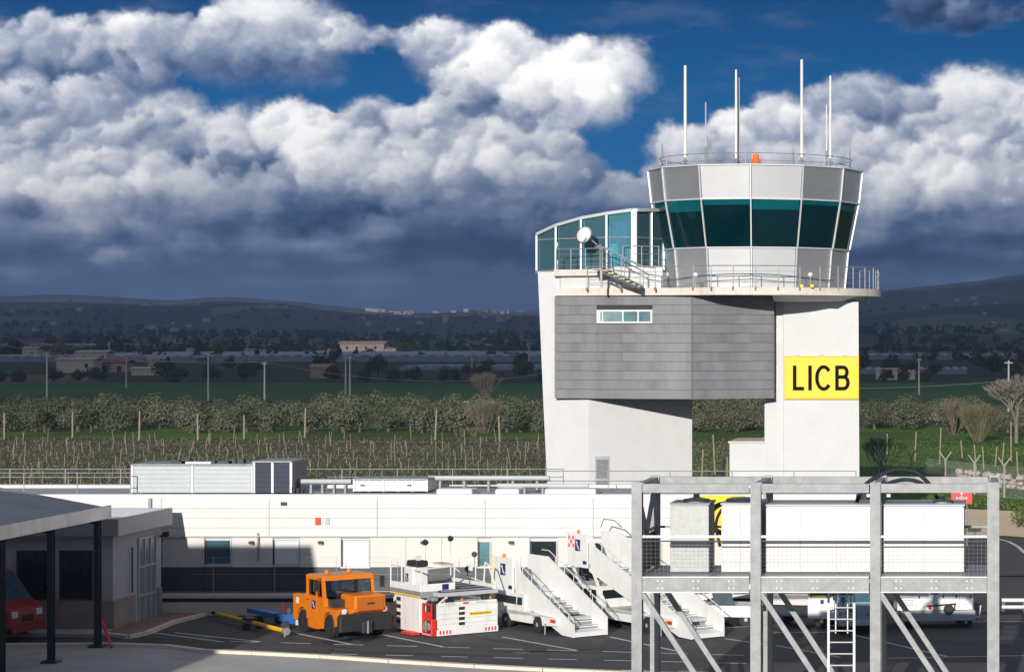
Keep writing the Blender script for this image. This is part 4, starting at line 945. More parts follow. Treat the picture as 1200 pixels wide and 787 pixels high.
# glass lantern on the left
LZ = 12.93
lan = [(PX(629,111.3),111.3, PZ(273,111.3)),(PX(651.5,110.2),110.2,PZ(262.5,110.2)),(PX(681,109.2),109.2,PZ(254,109.2)),(PX(711,108.5),108.5,PZ(248.5,108.5)),(PX(741,108.1),108.1,PZ(244.5,108.1)),(PX(746,108.1),108.15,PZ(244.5,108.1)),(PX(764,109.4),109.4,PZ(244.5,109.4)),(PX(778,110.4),110.4,PZ(245,110.4))]
ln = thing('glass_lantern', 'curved glazed lantern room with a sloping roof line at the left of the tower top', 'glass room', (lan[0][0],lan[0][1],LZ))
for k, ((xa,ya,za),(xb,yb,zb)) in enumerate(zip(lan, lan[1:])):
    A = Vector((xa,ya,0)); B = Vector((xb,yb,0))
    if (B-A).length < 0.3: 
        MB().prism([(xa,ya),(xb,yb),(xb,yb+.3),(xa,ya+.3)], 12.95, min(za,zb)-.02).build('column', M_alu, ln); continue
    d_ = (B-A).normalized(); n_ = Vector((d_.y,-d_.x,0)); a2 = A+d_*.08-n_*.05; b2 = B-d_*.08-n_*.05; zc = 15.02
    for (u0_,u1_),(w0_,w1_) in (((LZ+.12,LZ+.12),(14.45,14.45)),((14.50,14.50),(za-.16,zb-.16))):
        if w0_-u0_ < 0.05 and w1_-u1_ < 0.05: continue
        w0_ = max(w0_, u0_+.02)
        MB().add([(a2.x,a2.y,u0_),(b2.x,b2.y,u1_),(b2.x,b2.y,w1_),(a2.x,a2.y,w0_),(a2.x,a2.y+.03,u0_),(b2.x,b2.y+.03,u1_),(b2.x,b2.y+.03,w1_),(a2.x,a2.y+.03,w0_)], [(0,1,2,3),(7,6,5,4),(0,4,5,1),(1,5,6,2),(2,6,7,3),(3,7,4,0)]).build('pane', None or MATS.get('clear_glass') or (lambda: (MATS.__setitem__('clear_glass', bpy.data.materials.new('clear_glass')), MATS['clear_glass'])[1])(), ln)
    MB().bar((xa,ya,za-.06),(xb,yb,zb-.06),.12,.13).build('roof_beam', M_alu, ln)
    MB().bar((a2.x,a2.y,14.475),(b2.x,b2.y,14.475),.05,.05).build('transom', M_galv, ln)
    MB().bar((xa,ya,LZ+.06),(xb,yb,LZ+.06),.12,.12).build('sill', M_galv, ln)
for k, (xa,ya,za) in enumerate(lan):
    if k == 5: continue
    w_ = .05; MB().box(xa-w_,xa+w_*.6,ya-.02,ya+.10,LZ,za-.1).build('mullion', M_alu, ln)
    if k < 7: MB().bar((xa,ya+.2,za-.1),(xa+.9,ya+3.4,za-.25),.1,.16).build('rafter', M_alu, ln)
# back wall of the lantern: glazing too, on the far side
bk = [(lan[0][0]+.3,115.2),(PX(700,113)+.6,113.8),(PX(775,113),113.2)]
MB().prism([(lan[0][0],lan[0][1]+.1)]+[(p[0],p[1]+.1) for p in lan[1:]]+[bk[2],bk[1],bk[0]], LZ-.01, LZ+.05).build('floor', M_vgrey, ln)
vs = [(p[0],p[1]+.12,p[2]-.02) for p in lan]; bb_ = [(bk[2][0],bk[2][1],15.75),(bk[1][0],bk[1][1],15.4),(bk[0][0],bk[0][1],14.6)]
MB().add(vs+bb_+[(a,c,z+.05) for a,c,z in vs+bb_], [tuple(range(11)), tuple(range(21,10,-1))]+[(i,(i+1)%11,11+(i+1)%11,11+i) for i in range(11)]).build('roof', mat('lantern_roof',(0.35,0.42,0.46),0.5,var=.1), ln)
for (xa,ya),(xb,yb),z1_ in ((bk[0],bk[1],14.5),(bk[1],bk[2],15.3)):
    for i in range(3):
        x = xa+(xb-xa)*(i)/3; y = ya+(yb-ya)*(i)/3; MB().box(x-.07,x+.07,y-.07,y+.07,LZ,z1_).build('mullion', M_alu, ln)
    MB().bar((xa,ya,14.0),(xb,yb,14.0),.06).build('transom', M_galv, ln)
cg = MATS['clear_glass']; cg.use_nodes = True; nt = cg.node_tree; nt.nodes.clear()
g1 = nt.nodes.new('ShaderNodeBsdfGlossy'); g1.inputs['Roughness'].default_value = 0.03; g1.inputs['Color'].default_value = (0.9,1,1,1)
g2 = nt.nodes.new('ShaderNodeBsdfTransparent'); g2.inputs['Color'].default_value = (0.62,0.90,0.95,1)
fr_ = nt.nodes.new('ShaderNodeFresnel'); fr_.inputs[0].default_value = 1.7
gm = nt.nodes.new('ShaderNodeMixShader'); go = nt.nodes.new('ShaderNodeOutputMaterial'); df_ = nt.nodes.new('ShaderNodeBsdfDiffuse'); df_.inputs['Color'].default_value = (0.20,0.48,0.58,1); gd = nt.nodes.new('ShaderNodeMixShader'); gd.inputs[0].default_value = 0.22; nt.links.new(g2.outputs[0], gd.inputs[1]); nt.links.new(df_.outputs[0], gd.inputs[2]); nt.links.new(fr_.outputs[0], gm.inputs[0]); nt.links.new(gd.outputs[0], gm.inputs[1]); nt.links.new(g1.outputs[0], gm.inputs[2]); nt.links.new(gm.outputs[0], go.inputs['Surface'])
# teal screens behind the lantern glass
for px0_, px1_ in ((634,640),(655,668),(688,708),(714,724),(748,758)):
    D = 111.8; MB().box(PX(px0_,D),PX(px1_,D),D,D+.04,LZ+.06,14.3).build('screen', mat('pale_teal_screen',(0.30,0.55,0.58),0.4,var=.1), ln)
# stair from the landing to the balcony
st = thing('balcony_stair', 'short steel stair with yellow-edged treads down to the tower balcony', 'stair', (PX(725,107.2),107.2,12.15))
xa, xb, D = PX(708,106.6), PX(752,106.6), 106.6; za, zb = 13.0, 12.15
for yy, zo in ((106.12,-.16),(107.05,.0)): MB().bar((xa,yy,za-.03+zo),(xb,yy,zb+.06+zo*.6),.04,.09).build('stringer', M_dark, st)
for k in range(7):
    f = (k+.5)/7; x = xa+(xb-xa)*f; z = za+(zb-za)*f; MB().box(x-.13,x+.14,106.18,107.02,z-.055,z).build('tread', mat('tread_yellow',(0.55,0.50,0.30),.7,var=.5,vs=14), st); MB().box(x-.10,x+.12,106.2,107.0,z-.10,z-.056).build('tread_support', M_dark, st)
for yy in (106.12, 107.08): 
    MB().path([(xa-.35,yy,za+.95),(xa,yy,za+.95),(xb,yy,zb+.95),(xb+.5,yy,zb+.9)], .025, n=5).build('handrail', M_galv, st)
    for f in (0,.5,1): x = xa+(xb-xa)*f; z = za+(zb-za)*f; MB().tube((x,yy,z),(x,yy,z+.95),.02,n=5).build('baluster', M_galv, st)
MB().box(xa-.5,xa,106.1,107.3,za-.06,za).build('landing', M_galv, st)
for yy in (106.15,): MB().box(PX(706,D)-.03,PX(706,D)+.07,yy,yy+.1,12.15,12.94).build('post', M_galv, st)
# satellite dish
D = 107.4; x = PX(684,D); z = PZ(275,D); ds_ = thing('satellite_dish', 'white satellite dish in front of the glass lantern', 'dish', (x,D,13.0))
b = MB(); n = 20; pr = [(0,.10),(.15,.085),(.3,.04),(.4,-.01),(.42,-.01),(.31,.06),(.15,.11),(0.001,.13)]
b.lathe([(max(r_,.001), h_) for r_, h_ in pr], 0, 0, n, 'z'); Mx = Matrix.Translation((x,D,z)) @ Matrix.Rotation(R(-38),4,'Z') @ Matrix.Rotation(R(72),4,'X') @ Matrix.Rotation(R(12),4,'Y'); b.M = Mx
b.build('reflector', M_white, ds_, smooth=True); MB().tube((x+.18,D+.15,z-.1),(PX(703,D),D+.1,PZ(290,D)),.03,n=6).build('arm', M_galv, ds_); MB().tube((PX(703,D),D+.1,13.0),(PX(703,D),D+.1,PZ(286,D)),.04,n=6).build('mast', M_galv, ds_)
MB().tube((x-.05,D-.05,z-.42),(x+.2,D-.45,z-.1),.015,n=5).build('feed_arm', M_dark, ds_)
# LICB sign
sg = thing('aerodrome_sign', 'yellow sign with the black letters LICB on the right tower shaft', 'sign', (PX(963,DF), DF-.1, PZ(442,DF)))
xa, xb, za, zb = PX(919.5,DF-.12), PX(1006,DF-.12), PZ(467,DF-.12), PZ(417.5,DF-.12)
MB().bbox(xa, xb, DF-.12, DF-.03, za, zb, 0.02).build('panel', M_yellow, sg)
b = MB(); t_ = .035
for q in ((xa-.02,xb+.02,za-.02,za+t_),(xa-.02,xb+.02,zb-t_,zb+.02),(xa-.02,xa+t_,za+t_,zb-t_),(xb-t_,xb+.02,za+t_,zb-t_)): b.box(q[0],q[1],DF-.135,DF-.03,q[2],q[3])
b.build('frame', mat('orange_yellow_frame',(0.85,0.45,0.0),.5,var=.05), sg)
for k in range(3): x = xa+(xb-xa)*(.18+.32*k); MB().box(x-.1,x+.1,DF-.08,DF-.03,zb+.02,zb+.06).build('bracket', M_galv, sg)
lb = [('L',929.5,942.5),('I',947.5,951.5),('C',955.5,975.5),('B',979,996)]
zl0, zl1 = PZ(457,DF), PZ(428,DF); sw_ = .16; yf0, yf1 = DF-.155, DF-.122
for ch_, pa, pb in lb:
    a, c = PX(pa,DF), PX(pb,DF); b = MB(); hh_ = zl1-zl0
    if ch_ == 'L': b.prof([(a,zl0),(c,zl0),(c,zl0+sw_),(a+sw_,zl0+sw_),(a+sw_,zl1),(a,zl1)], yf0, yf1)
    elif ch_ == 'I': b.prof([(a,zl0),(a+sw_,zl0),(a+sw_,zl1),(a,zl1)], yf0, yf1)
    elif ch_ == 'C':
        mx_, mz_, rx_, rz_ = (a+c)/2, (zl0+zl1)/2, (c-a)/2, hh_/2+.02; N_ = 22; O = []; I_ = []
        for i in range(N_+1):
            an = R(38+284*i/N_); O.append((mx_+rx_*math.cos(an), mz_+rz_*math.sin(an))); I_.append((mx_+(rx_-sw_)*math.cos(an), mz_+(rz_-sw_)*math.sin(an)))
        for i in range(N_): b.prof([O[i],O[i+1],I_[i+1],I_[i]], yf0, yf1)
    else:
        b.prof([(a,zl0),(a+sw_,zl0),(a+sw_,zl1),(a,zl1)], yf0, yf1); mid_ = zl0+hh_*.54
        for z0_, z1_, ww_ in ((zl0, mid_+sw_/2, c-a), (mid_-sw_/2, zl1, (c-a)*.93)):
            yo_ = .004 if z0_ > zl0 else 0
            r_ = (z1_-z0_)/2; cxx = a+ww_-r_*.8; O = [(a+sw_,z0_)]; I_ = [(a+sw_,z0_+sw_)]
            for i in range(13):
                an = R(-90+180*i/12); O.append((cxx+r_*.8*math.cos(an), z0_+r_+r_*math.sin(an))); I_.append((cxx+(r_*.8-sw_)*math.cos(an), z0_+r_+(r_-sw_)*math.sin(an)))
            O.append((a+sw_,z1_)); I_.append((a+sw_,z1_-sw_))
            for i in range(len(O)-1): b.prof([O[i],O[i+1],I_[i+1],I_[i]], yf0-yo_, yf1+yo_*2)
    b.build('letter', M_signk, sg)

# ---------------------------------------------------------------- raised steel platform in front
PFD, PRD = 60.0, 63.0
def pxf(px): return PX(px, PFD)
pf = thing('steel_platform', 'tall galvanised steel platform on diagonal braces in the right foreground', 'platform', (pxf(955), PFD, 0))
FX = [pxf(747), pxf(886), pxf(1026), pxf(1164)]
ZT = PZ(571.5, PFD); ZPB, ZPT = PZ(692, PFD), PZ(676, PFD)
def hsec(x, y, z0, z1, w, name='post', m=None, fl=.022):
    b = MB(); b.box(x-w/2,x+w/2,y-w/2,y-w/2+fl,z0,z1); b.box(x-w/2,x+w/2,y+w/2-fl,y+w/2,z0,z1); b.box(x-fl/2,x+fl/2,y-w/2+fl+.001,y+w/2-fl-.001,z0,z1)
    return b.build(name, m or M_galv, pf)
for i, x in enumerate(FX):
    w = .26 if i < 3 else .30
    hsec(x, PFD, 0.03, ZT+.14, w); hsec(x+.0, PRD, 0.03, ZT+.14, .24)
    MB().bbox(x-.25,x+.25,PFD-.25,PFD+.25,0.06,0.09,.01).build('base_plate', M_galv, pf)
for i in range(3):
    a, c = FX[i]+.14, FX[i+1]-.16
    MB().box(a,c,PFD-.10,PFD-.085,ZT-.11,ZT+.11).build('top_beam', M_galv, pf); MB().box(a,c,PFD-.084,PFD+.09,ZT+.095,ZT+.11).build('top_beam', M_galv, pf)
    MB().box(a,c,PRD-.09,PRD+.09,ZT-.10,ZT+.11).build('top_beam', M_galv, pf)
    # deck channel with its flanges
    MB().prof([(a,ZPB),(c,ZPB),(c,ZPT),(a,ZPT)],PFD-.10,PFD-.08).build('deck_beam', M_galv, pf)
    MB().box(a,c,PFD-.14,PFD+.06,ZPT+.002,ZPT+.03).build('deck_beam_flange', M_alu, pf); MB().box(a,c,PFD-.14,PFD+.06,ZPB-.03,ZPB-.002).build('deck_beam_flange', M_alu, pf)
    MB().box(a,c,PRD-.1,PRD+.06,ZPB,ZPT).build('deck_beam', M_galv, pf)
    for k in range(3):
        xx = a+(c-a)*(k+.5)/3
        for dx in (-.06,.06):
            for dz in (.09,-.09): MB().lathe([(.022,-.02),(.018,0)],xx+dx,(ZPB+ZPT)/2+dz,6,'y',PFD-.10).build('bolt', M_alu, pf)
    for k in range(4): xx = a+(c-a)*(k+.2)/4; MB().box(xx-.05,xx+.05,PFD+.065,PRD-.11,ZPB+.05,ZPT-.01).build('joist', M_galv, pf)
    # grating deck, joined as bars
    b = MB(); n = int((c-a)/.06)
    for k in range(n): b.box(a+k*.06,a+k*.06+.05,PFD+.065,PRD-.11,ZPT,ZPT+.03)
    for k in range(10): b.box(a,c-.1,PFD+.2+k*.29,PFD+.215+k*.29,ZPT-.012,ZPT-.001)
    b.build('grating', M_galv, pf, kind='stuff')
    # diagonal braces, front and rear
    MB().bar((FX[i]+.12,PFD+.0,ZPB-.05),(FX[i]+2.42,PFD+.0,0.05),.13,.13).build('brace', M_galv, pf)
    MB().bar((FX[i]+.12,PRD+.0,ZPB-.05),(FX[i]+2.42,PRD+.0,0.05),.13,.13).build('brace', M_galv, pf)
for i in (0, 1, 2, 3):
    x = FX[i]; MB().box(x-.09,x+.09,PFD+.135,PRD-.125,ZT-.09,ZT+.10).build('cross_beam', M_galv, pf); MB().box(x-.09,x+.09,PFD+.135,PRD-.125,ZPB,ZPT-.02).build('cross_beam', M_galv, pf)
for x in (FX[0], FX[3]):
    MB().bar((x,PFD+.1,ZT-.12),(x,(PFD+PRD)/2,ZT-1.25),.09,.16).build('brace', M_galv, pf); MB().bar((x,PRD-.1,ZT-.12),(x,(PFD+PRD)/2,ZT-1.25),.09,.16).build('brace', M_galv, pf)
MB().box(FX[0]-.03,FX[0]+.03,PFD+.35,PRD-.2,ZPT+.05,ZT-1.3).build('end_panel', M_dark, pf)
# handrails with welded mesh
zr = PZ(628, PFD)
for i in range(3):
    a, c = FX[i]+.14, FX[i+1]-.16
    MB().box(a,c,PFD-.09,PFD-.04,zr-.03,zr+.03).build('handrail', M_alu, pf); MB().box(a,c,PRD-.02,PRD+.03,zr-.03,zr+.03).build('handrail', M_galv, pf)
    MB().box(a,c,PFD-.08,PFD-.05,zr-.13,zr-.10).build('midrail', M_dark, pf)
    b = MB(); n = int((c-a)/.105)
    for k in range(n+1): b.box(a+k*.105,a+k*.105+.0028,PFD-.07,PFD-.0672,ZPT+.04,zr-.03)
    for k in range(9): b.box(a,c,PFD-.063,PFD-.0595,ZPT+.10+k*.10,ZPT+.1028+k*.10)
    b.build('rail_mesh', M_galv, pf, kind='stuff')
for x in (FX[0], FX[3]):
    MB().box(x-.02,x+.02,PFD+.14,PRD-.13,zr-.03,zr+.03).build('handrail', M_galv, pf); b = MB()
    for k in range(26): b.box(x-.003,x+.003,PFD+.15+k*.105,PFD+.156+k*.105,ZPT+.04,zr-.03)
    for k in range(9): b.box(x-.006,x+.0,PFD+.14,PRD-.13,ZPT+.10+k*.10,ZPT+.106+k*.10)
    b.build('rail_mesh', M_galv, pf, kind='stuff')
# vertical ladder with cage below the deck
ld = thing('access_ladder', 'steel ladder with safety hoops hanging below the raised platform', 'ladder', (PX(986,61.5),61.5,0))
DL = 61.5; la, lb_ = PX(971,DL), PX(1001,DL)
for x in (la, lb_): MB().box(x-.03,x+.03,DL-.03,DL+.03,0.03,ZPB-.05).build('rail', M_alu, ld)
k = 0; z = PZ(779,DL)-3*.297
while z < ZPB-.1:
    if z > .1: MB().tube((la+.03,DL,z),(lb_-.03,DL,z),.018,n=6).build('rung', M_alu, ld)
    z += .297
for z in (1.95+.55, 2.9, 3.3):
    P = [(la+(lb_-la)/2+.33*math.cos(R(t)), DL+.05+.62*math.sin(R(t)), z) for t in range(0,181,18)]
    MB().path(P,.018,n=5).build('hoop', M_dark, ld)
for dx in (-.2,0,.2): MB().tube(((la+lb_)/2+dx,DL+.62,2.45),((la+lb_)/2+dx,DL+.62,3.45),.014,n=5).build('cage_strap', M_dark, ld)
for px_ in (979,993): x = PX(px_,DL); MB().tube((x,DL+.1,PZ(742,DL)),(x,DL+.1,3.4),.02,n=5).build('hanger', M_alu, ld)
# machines on the platform
UD = 60.75
def unit(name, pa, pb, yt, yb, cols, m, label, depth=1.7, seam=(630,658), cat='machine housing'):
    a, c = PX(pa,UD), PX(pb,UD); z0, z1 = ZPT+.035, PZ(yt,UD); t = thing(name, label, cat, ((a+c)/2,UD,z0))
    MB().bbox(a+.02,c-.02,UD+.03,UD+depth,z0+.02,z1-.002,.01).build('casing', m, t); w = (c-a)/cols
    zz = [z0+.02]+[PZ(s,UD) for s in sorted(seam, reverse=True)]+[z1-.03]
    for i in range(cols):
        for za, zb in zip(zz, zz[1:]): MB().bbox(a+i*w+.008,a+(i+1)*w-.008,UD,UD+.028,za+.006,zb-.006,.006).build('panel', m, t)
    MB().box(a-.015,c+.015,UD-.015,UD+depth+.02,z1,z1+.04).build('lid', M_vgrey if m is not M_galvs else M_galv, t)
    return t, a, c, z1+.04
M_unit = mat('white_unit_sheet', (0.66,0.655,0.65), 0.5, var=0.03, vs=1.2, dirt=0.25, dirtcol=(0.5,0.42,0.36))
t,a,c,zt_ = unit('zinc_tank_housing',785,831,591,672,1,M_galvs,'tall spangled zinc housing at the left end of the platform',1.3,(637,))
MB().lathe([(.34,zt_),(.34,zt_+.07),(.2,zt_+.09),(.08,zt_+.12),(.08,zt_+.2)],(a+c)/2+.1,UD+.6,16).build('flange', M_galv, t)
MB().box(a-.005,c+.005,UD-.02,UD-.002,PZ(639.5,UD),PZ(637,UD)).build('strap', M_dark, t)
t,a,c,zt_ = unit('machine_housing',845,891,591,674,2,M_unit,'narrow white machine housing, second on the platform behind its second post')
MB().lathe([(.42,zt_),(.42,zt_+.06),(.3,zt_+.09),(.1,zt_+.1)],(a+c)/2-.05,UD+.8,18).build('flange', M_galv, t)
t,a,c,zt_ = unit('machine_housing',897.5,1021,592.5,674.5,3,M_unit,'widest white machine housing in the middle of the platform')
t,a,c,zt_ = unit('machine_housing',1035,1130,592.5,675,2,M_unit,'white machine housing at the right end of the platform')
MB().lathe([(.27,zt_),(.27,zt_+.06),(.2,zt_+.09),(.06,zt_+.1),(.05,zt_+.18)],c-.55,UD+.6,16).build('flange', M_galv, t)
MB().tube((c-.02,UD+.3,PZ(617.5,UD)),(c+.18,UD+.3,PZ(617.5,UD)),.03,n=8).build('handle', M_black, t)
def hose(pts, r, label):
    P = []; V = [Vector(p) for p in pts]
    for i in range(len(V)-1):
        p0, p1, p2, p3 = V[max(0,i-1)], V[i], V[i+1], V[min(len(V)-1,i+2)]
        for k in range(6):
            t = k/6; P.append(0.5*((2*p1)+(p2-p0)*t+(2*p0-5*p1+4*p2-p3)*t*t+(3*p1-p0-3*p2+p3)*t**3))
    P.append(V[-1]); return tag(MB().path(P, r, n=8).build('hose', M_black, smooth=True), label, 'hose')
D = UD+.9
hose([(PX(x,D),D,PZ(y,D)) for x,y in ((1004,589),(1012,570),(1030,557),(1052,550),(1073,553),(1088,566),(1097,580),(1100,590))], .055, 'black hose arching over the right end of the platform machines')
D = UD+.5
hose([(PX(x,D),D,PZ(y,D)) for x,y in ((849,593),(842,603),(839,615),(841,628),(844,640))], .04, 'black hose bending between the zinc housing and the narrow white housing')
# ---------------------------------------------------------------- vehicle helpers
HEAD = math.atan2(-.76, .65)
def wheel(parent, x, y, r, w, side, z=None, hubm=None):
    """lathe around the local y axis; side = -1 / +1 shows the hub"""
    z = r if z is None else z; b = MB(); n = 20
    prof_ = [(r*.55,-w/2),(r*.9,-w/2),(r,-w*.36),(r,w*.36),(r*.9,w/2),(r*.55,w/2)]
    b.lathe(prof_, x, z, n, 'y', y); o = b.build('wheel', M_black, parent, world=False)
    h = MB(); s = side; h.lathe([(r*.54,s*w*.30),(r*.50,s*w*.44),(r*.30,s*w*.36),(r*.26,s*w*.50),(r*.12,s*w*.52)], x, z, 14, 'y', y); h.build('rim', hubm or M_hub, o, world=False)
    return o
def arch(xc, zc, r, n=7, a0=180, a1=0): return [(xc+r*math.cos(R(a0+(a1-a0)*i/n)), zc+r*math.sin(R(a0+(a1-a0)*i/n))) for i in range(n+1)]
def sticker(parent, x0, x1, y, z0, z1, sgn=-1):
    """navy square with a white diagonal stroke on a plane y = const"""
    o = MB().box(x0,x1,min(y,y+sgn*.012),max(y,y+sgn*.012),z0,z1).build('emblem', M_blue, parent, world=False)
    w = x1-x0; h = z1-z0; yy = y+sgn*.014; b = MB()
    b.prof([(x0+w*.15,z1-h*.12),(x0+w*.45,z1-h*.16),(x0+w*.55,z0+h*.5),(x0+w*.9,z0+h*.2),(x0+w*.88,z0+h*.1),(x0+w*.5,z0+h*.28),(x0+w*.38,z0+h*.55)], min(yy,yy+sgn*.004), max(yy,yy+sgn*.004)); b.build('stroke', M_white, o, world=False)
    return o
# ---------------------------------------------------------------- orange tow tractor
wx_, wy_ = G(385,748)
tt = thing('tow_tractor', 'orange aircraft tow tractor with a black front bumper parked by the wall', 'tow tractor', (0,0,0), HEAD)
L2 = 1.75; W2 = .92; xf, xr = 1.02, -1.02; wr_ = .40
c_, s_ = math.cos(HEAD), math.sin(HEAD)
def place(t, lx, ly, wx0, wy0): t.location = (wx0-(c_*lx-s_*ly), wy0-(s_*lx+c_*ly), 0)
place(tt, xf, -W2, wx_, wy_)
side = [(-L2,.42)] + [(-L2,1.28),(-.72,1.34),(-.70,1.36),(.62,1.30),(.66,1.02),(L2-.28,.98),(L2-.28,.42)] + [(xf+.5,.42)] + list(reversed(arch(xf,.40,.48,7,180,0))) + [(.35,.30),(-.35,.30)] + list(reversed(arch(xr,.40,.48,7,180,0))) 
side = [(-L2,.42),(-L2,1.28),(-.72,1.34),(.62,1.30),(.66,1.02),(L2-.2,.98),(L2-.2,.45)] + arch(xf,.42,.47,8,0,180) + [(xf-.47,.30),(.2,.25),(-.4,.25),(xr+.47,.30)] + arch(xr,.42,.47,8,0,180)
for y0, y1 in ((-W2,-W2+.16),(W2-.16,W2)): MB().prof(side, y0, y1).build('body_side', M_orange, tt, world=False)
MB().bbox(-L2+.01,L2-.25,-W2+.165,W2-.165,.45,.99,.02).build('body', M_orange, tt, world=False)
MB().bbox(-L2+.02,-.75,-W2+.165,W2-.165,.995,1.26,.02).build('rear_bed', M_orange, tt, world=False)
MB().box(-L2+.1,L2-.4,-.5,.5,.25,.448).build('chassis', M_dark, tt, world=False)
hd_ = MB().bbox(.58,L2-.06,-.30,.80,.995,1.42,.05).build('hood', M_orange, tt, world=False)
MB().box(L2-.058,L2-.03,-.22,.70,.92,1.36).build('grille', mat('orange_grille',(0.45,0.12,0.01),.6,var=.4,vs=30,stretch=(1,2,2)), hd_, world=False)
text_obj('emblem','FIAT',.12,M_black,hd_,(L2-.02,.24,1.16),(R(90),0,R(90)),1.2,.004) if False else MB().box(L2-.028,L2-.02,.12,.38,1.12,1.18).build('badge', M_black, hd_, world=False)
MB().bbox(L2-.22,L2-.12,-.36,.86,.88,.99,.02).build('hood_sill', M_orange, tt, world=False)
MB().box(.60,.95,-.76,-.34,1.0,1.26).build('step_box', M_dark, tt, world=False)
# cab
ct, cr0, cr1 = 2.0, -.74, .62
for x in (cr0+.05, cr1-.05):
    for y in (-W2+.06, W2-.06):
        x2 = x - (.10 if x > 0 else 0); MB().bar((x,y,1.30),(x2,y,ct-.1),.10,.10).build('cab_pillar', M_orange, tt, world=False)
MB().bar((.0,-W2+.06,1.3),(-.02,-W2+.06,ct-.1),.06,.06).build('cab_pillar', M_orange, tt, world=False)
MB().bbox(cr0-.04,cr1-.02,-W2-.0,W2+.0,ct-.13,ct+.02,.05).build('cab_roof', M_orange, tt, world=False)
ws = MB().add([(.59,-W2+.12,1.34),(.59,W2-.12,1.34),(.50,W2-.12,ct-.14),(.50,-W2+.12,ct-.14),(.57,-W2+.12,1.34),(.57,W2-.12,1.34),(.48,W2-.12,ct-.14),(.48,-W2+.12,ct-.14)],[(0,1,2,3),(7,6,5,4),(0,4,5,1),(1,5,6,2),(2,6,7,3),(3,7,4,0)])
M_wind = bpy.data.materials.new('windscreen_glass'); M_wind.use_nodes = True; nt = M_wind.node_tree; nt.nodes.clear()
g1 = nt.nodes.new('ShaderNodeBsdfGlossy'); g1.inputs['Roughness'].default_value = 0.04; g2 = nt.nodes.new('ShaderNodeBsdfTransparent'); g2.inputs['Color'].default_value = (0.62,0.70,0.72,1)
fr_ = nt.nodes.new('ShaderNodeFresnel'); fr_.inputs[0].default_value = 1.8; gm = nt.nodes.new('ShaderNodeMixShader'); go = nt.nodes.new('ShaderNodeOutputMaterial')
nt.links.new(fr_.outputs[0], gm.inputs[0]); nt.links.new(g2.outputs[0], gm.inputs[1]); nt.links.new(g1.outputs[0], gm.inputs[2]); nt.links.new(gm.outputs[0], go.inputs['Surface'])
w = ws.build('windscreen', M_wind, tt, world=False)
for y in (-.3,.1,.5): MB().tube((.60,y,ct-.16),(.60,y+.12,1.62),.012,n=5).build('wiper', M_black, w, world=False)
MB().box(cr0+.11,-.06,-W2+.05,-W2+.07,1.36,ct-.15).build('side_window', M_wind, tt, world=False); MB().box(.04,.50,-W2+.05,-W2+.07,1.36,ct-.15).build('side_window', M_wind, tt, world=False)
MB().box(cr0+.02,cr0+.04,-W2+.12,W2-.12,1.36,ct-.15).build('rear_window', M_wind, tt, world=False)
MB().bbox(-.55,-.1,-.65,-.1,1.0,1.42,.05).build('seat', M_black, tt, world=False); MB().bbox(-.62,-.5,-.65,-.1,1.40,1.85,.05).build('seat_back', M_black, tt, world=False)
MB().tube((.15,-.38,1.3),(.02,-.38,1.62),.02,n=6).build('steering_column', M_black, tt, world=False)
d = MB().box(-.66,.10,-W2-.012,-W2-.002,.55,1.31).build('door', M_orange, tt, world=False); MB().box(-.60,-.50,-W2-.03,-W2-.013,1.16,1.2).build('handle', M_black, d, world=False)
sticker(tt, -.22,.04,-W2-.014,.90,1.18)
MB().box(-1.5,-1.3,-W2-.012,-W2-.002,.98,1.18).build('notice', M_white, tt, world=False)
for y in (-.62,.86-.0): 
    hl = MB().lathe([(.07,-.02),(.09,.0),(.09,.04),(.05,.06)],0,0,14,'z'); hl.M = Matrix.Translation((L2-.19,min(y,.78) if y<0 else .80,.92)) @ Matrix.Rotation(R(90),4,'Y'); hl.build('headlight', M_lens, tt, world=False)
MB().bbox(L2-.18,L2+.10,-W2+.02,W2+.02,.28,.84,.06).build('front_bumper', M_black, tt, world=False)
MB().bbox(L2+.11,L2+.26,-.18,.18,.22,.6,.03).build('tow_hitch', M_dark, tt, world=False); MB().tube((L2+.27,0,.2),(L2+.27,0,.62),.03,n=8).build('hitch_pin', M_galv, tt, world=False)
for y, s in ((-W2+.13,-1),(W2-.13,1)):
    wheel(tt, xf, y, wr_, .25, s, hubm=M_dark); wheel(tt, xr, y, wr_, .25, s, hubm=M_dark)
for y in (-.45,.45): MB().lathe([(.07,ct+.021),(.07,ct+.10),(.04,ct+.14)],-.25 if y<0 else -.3,y*(.9),12).build('roof_beacon', M_amber, tt, world=False)
for s in (-1,1):
    MB().bar((.48,s*W2,1.95),(.62,s*(W2+.26),1.92),.02).build('mirror_arm', M_dark, tt, world=False); MB().bbox(.58,.63,s*(W2+.26)-.09,s*(W2+.26)+.09,1.55,1.92,.02).build('mirror', M_black, tt, world=False)
MB().bar((.25,-W2-.05,1.75),(.30,-W2-.22,1.72),.02).build('mirror_arm', M_dark, tt, world=False)
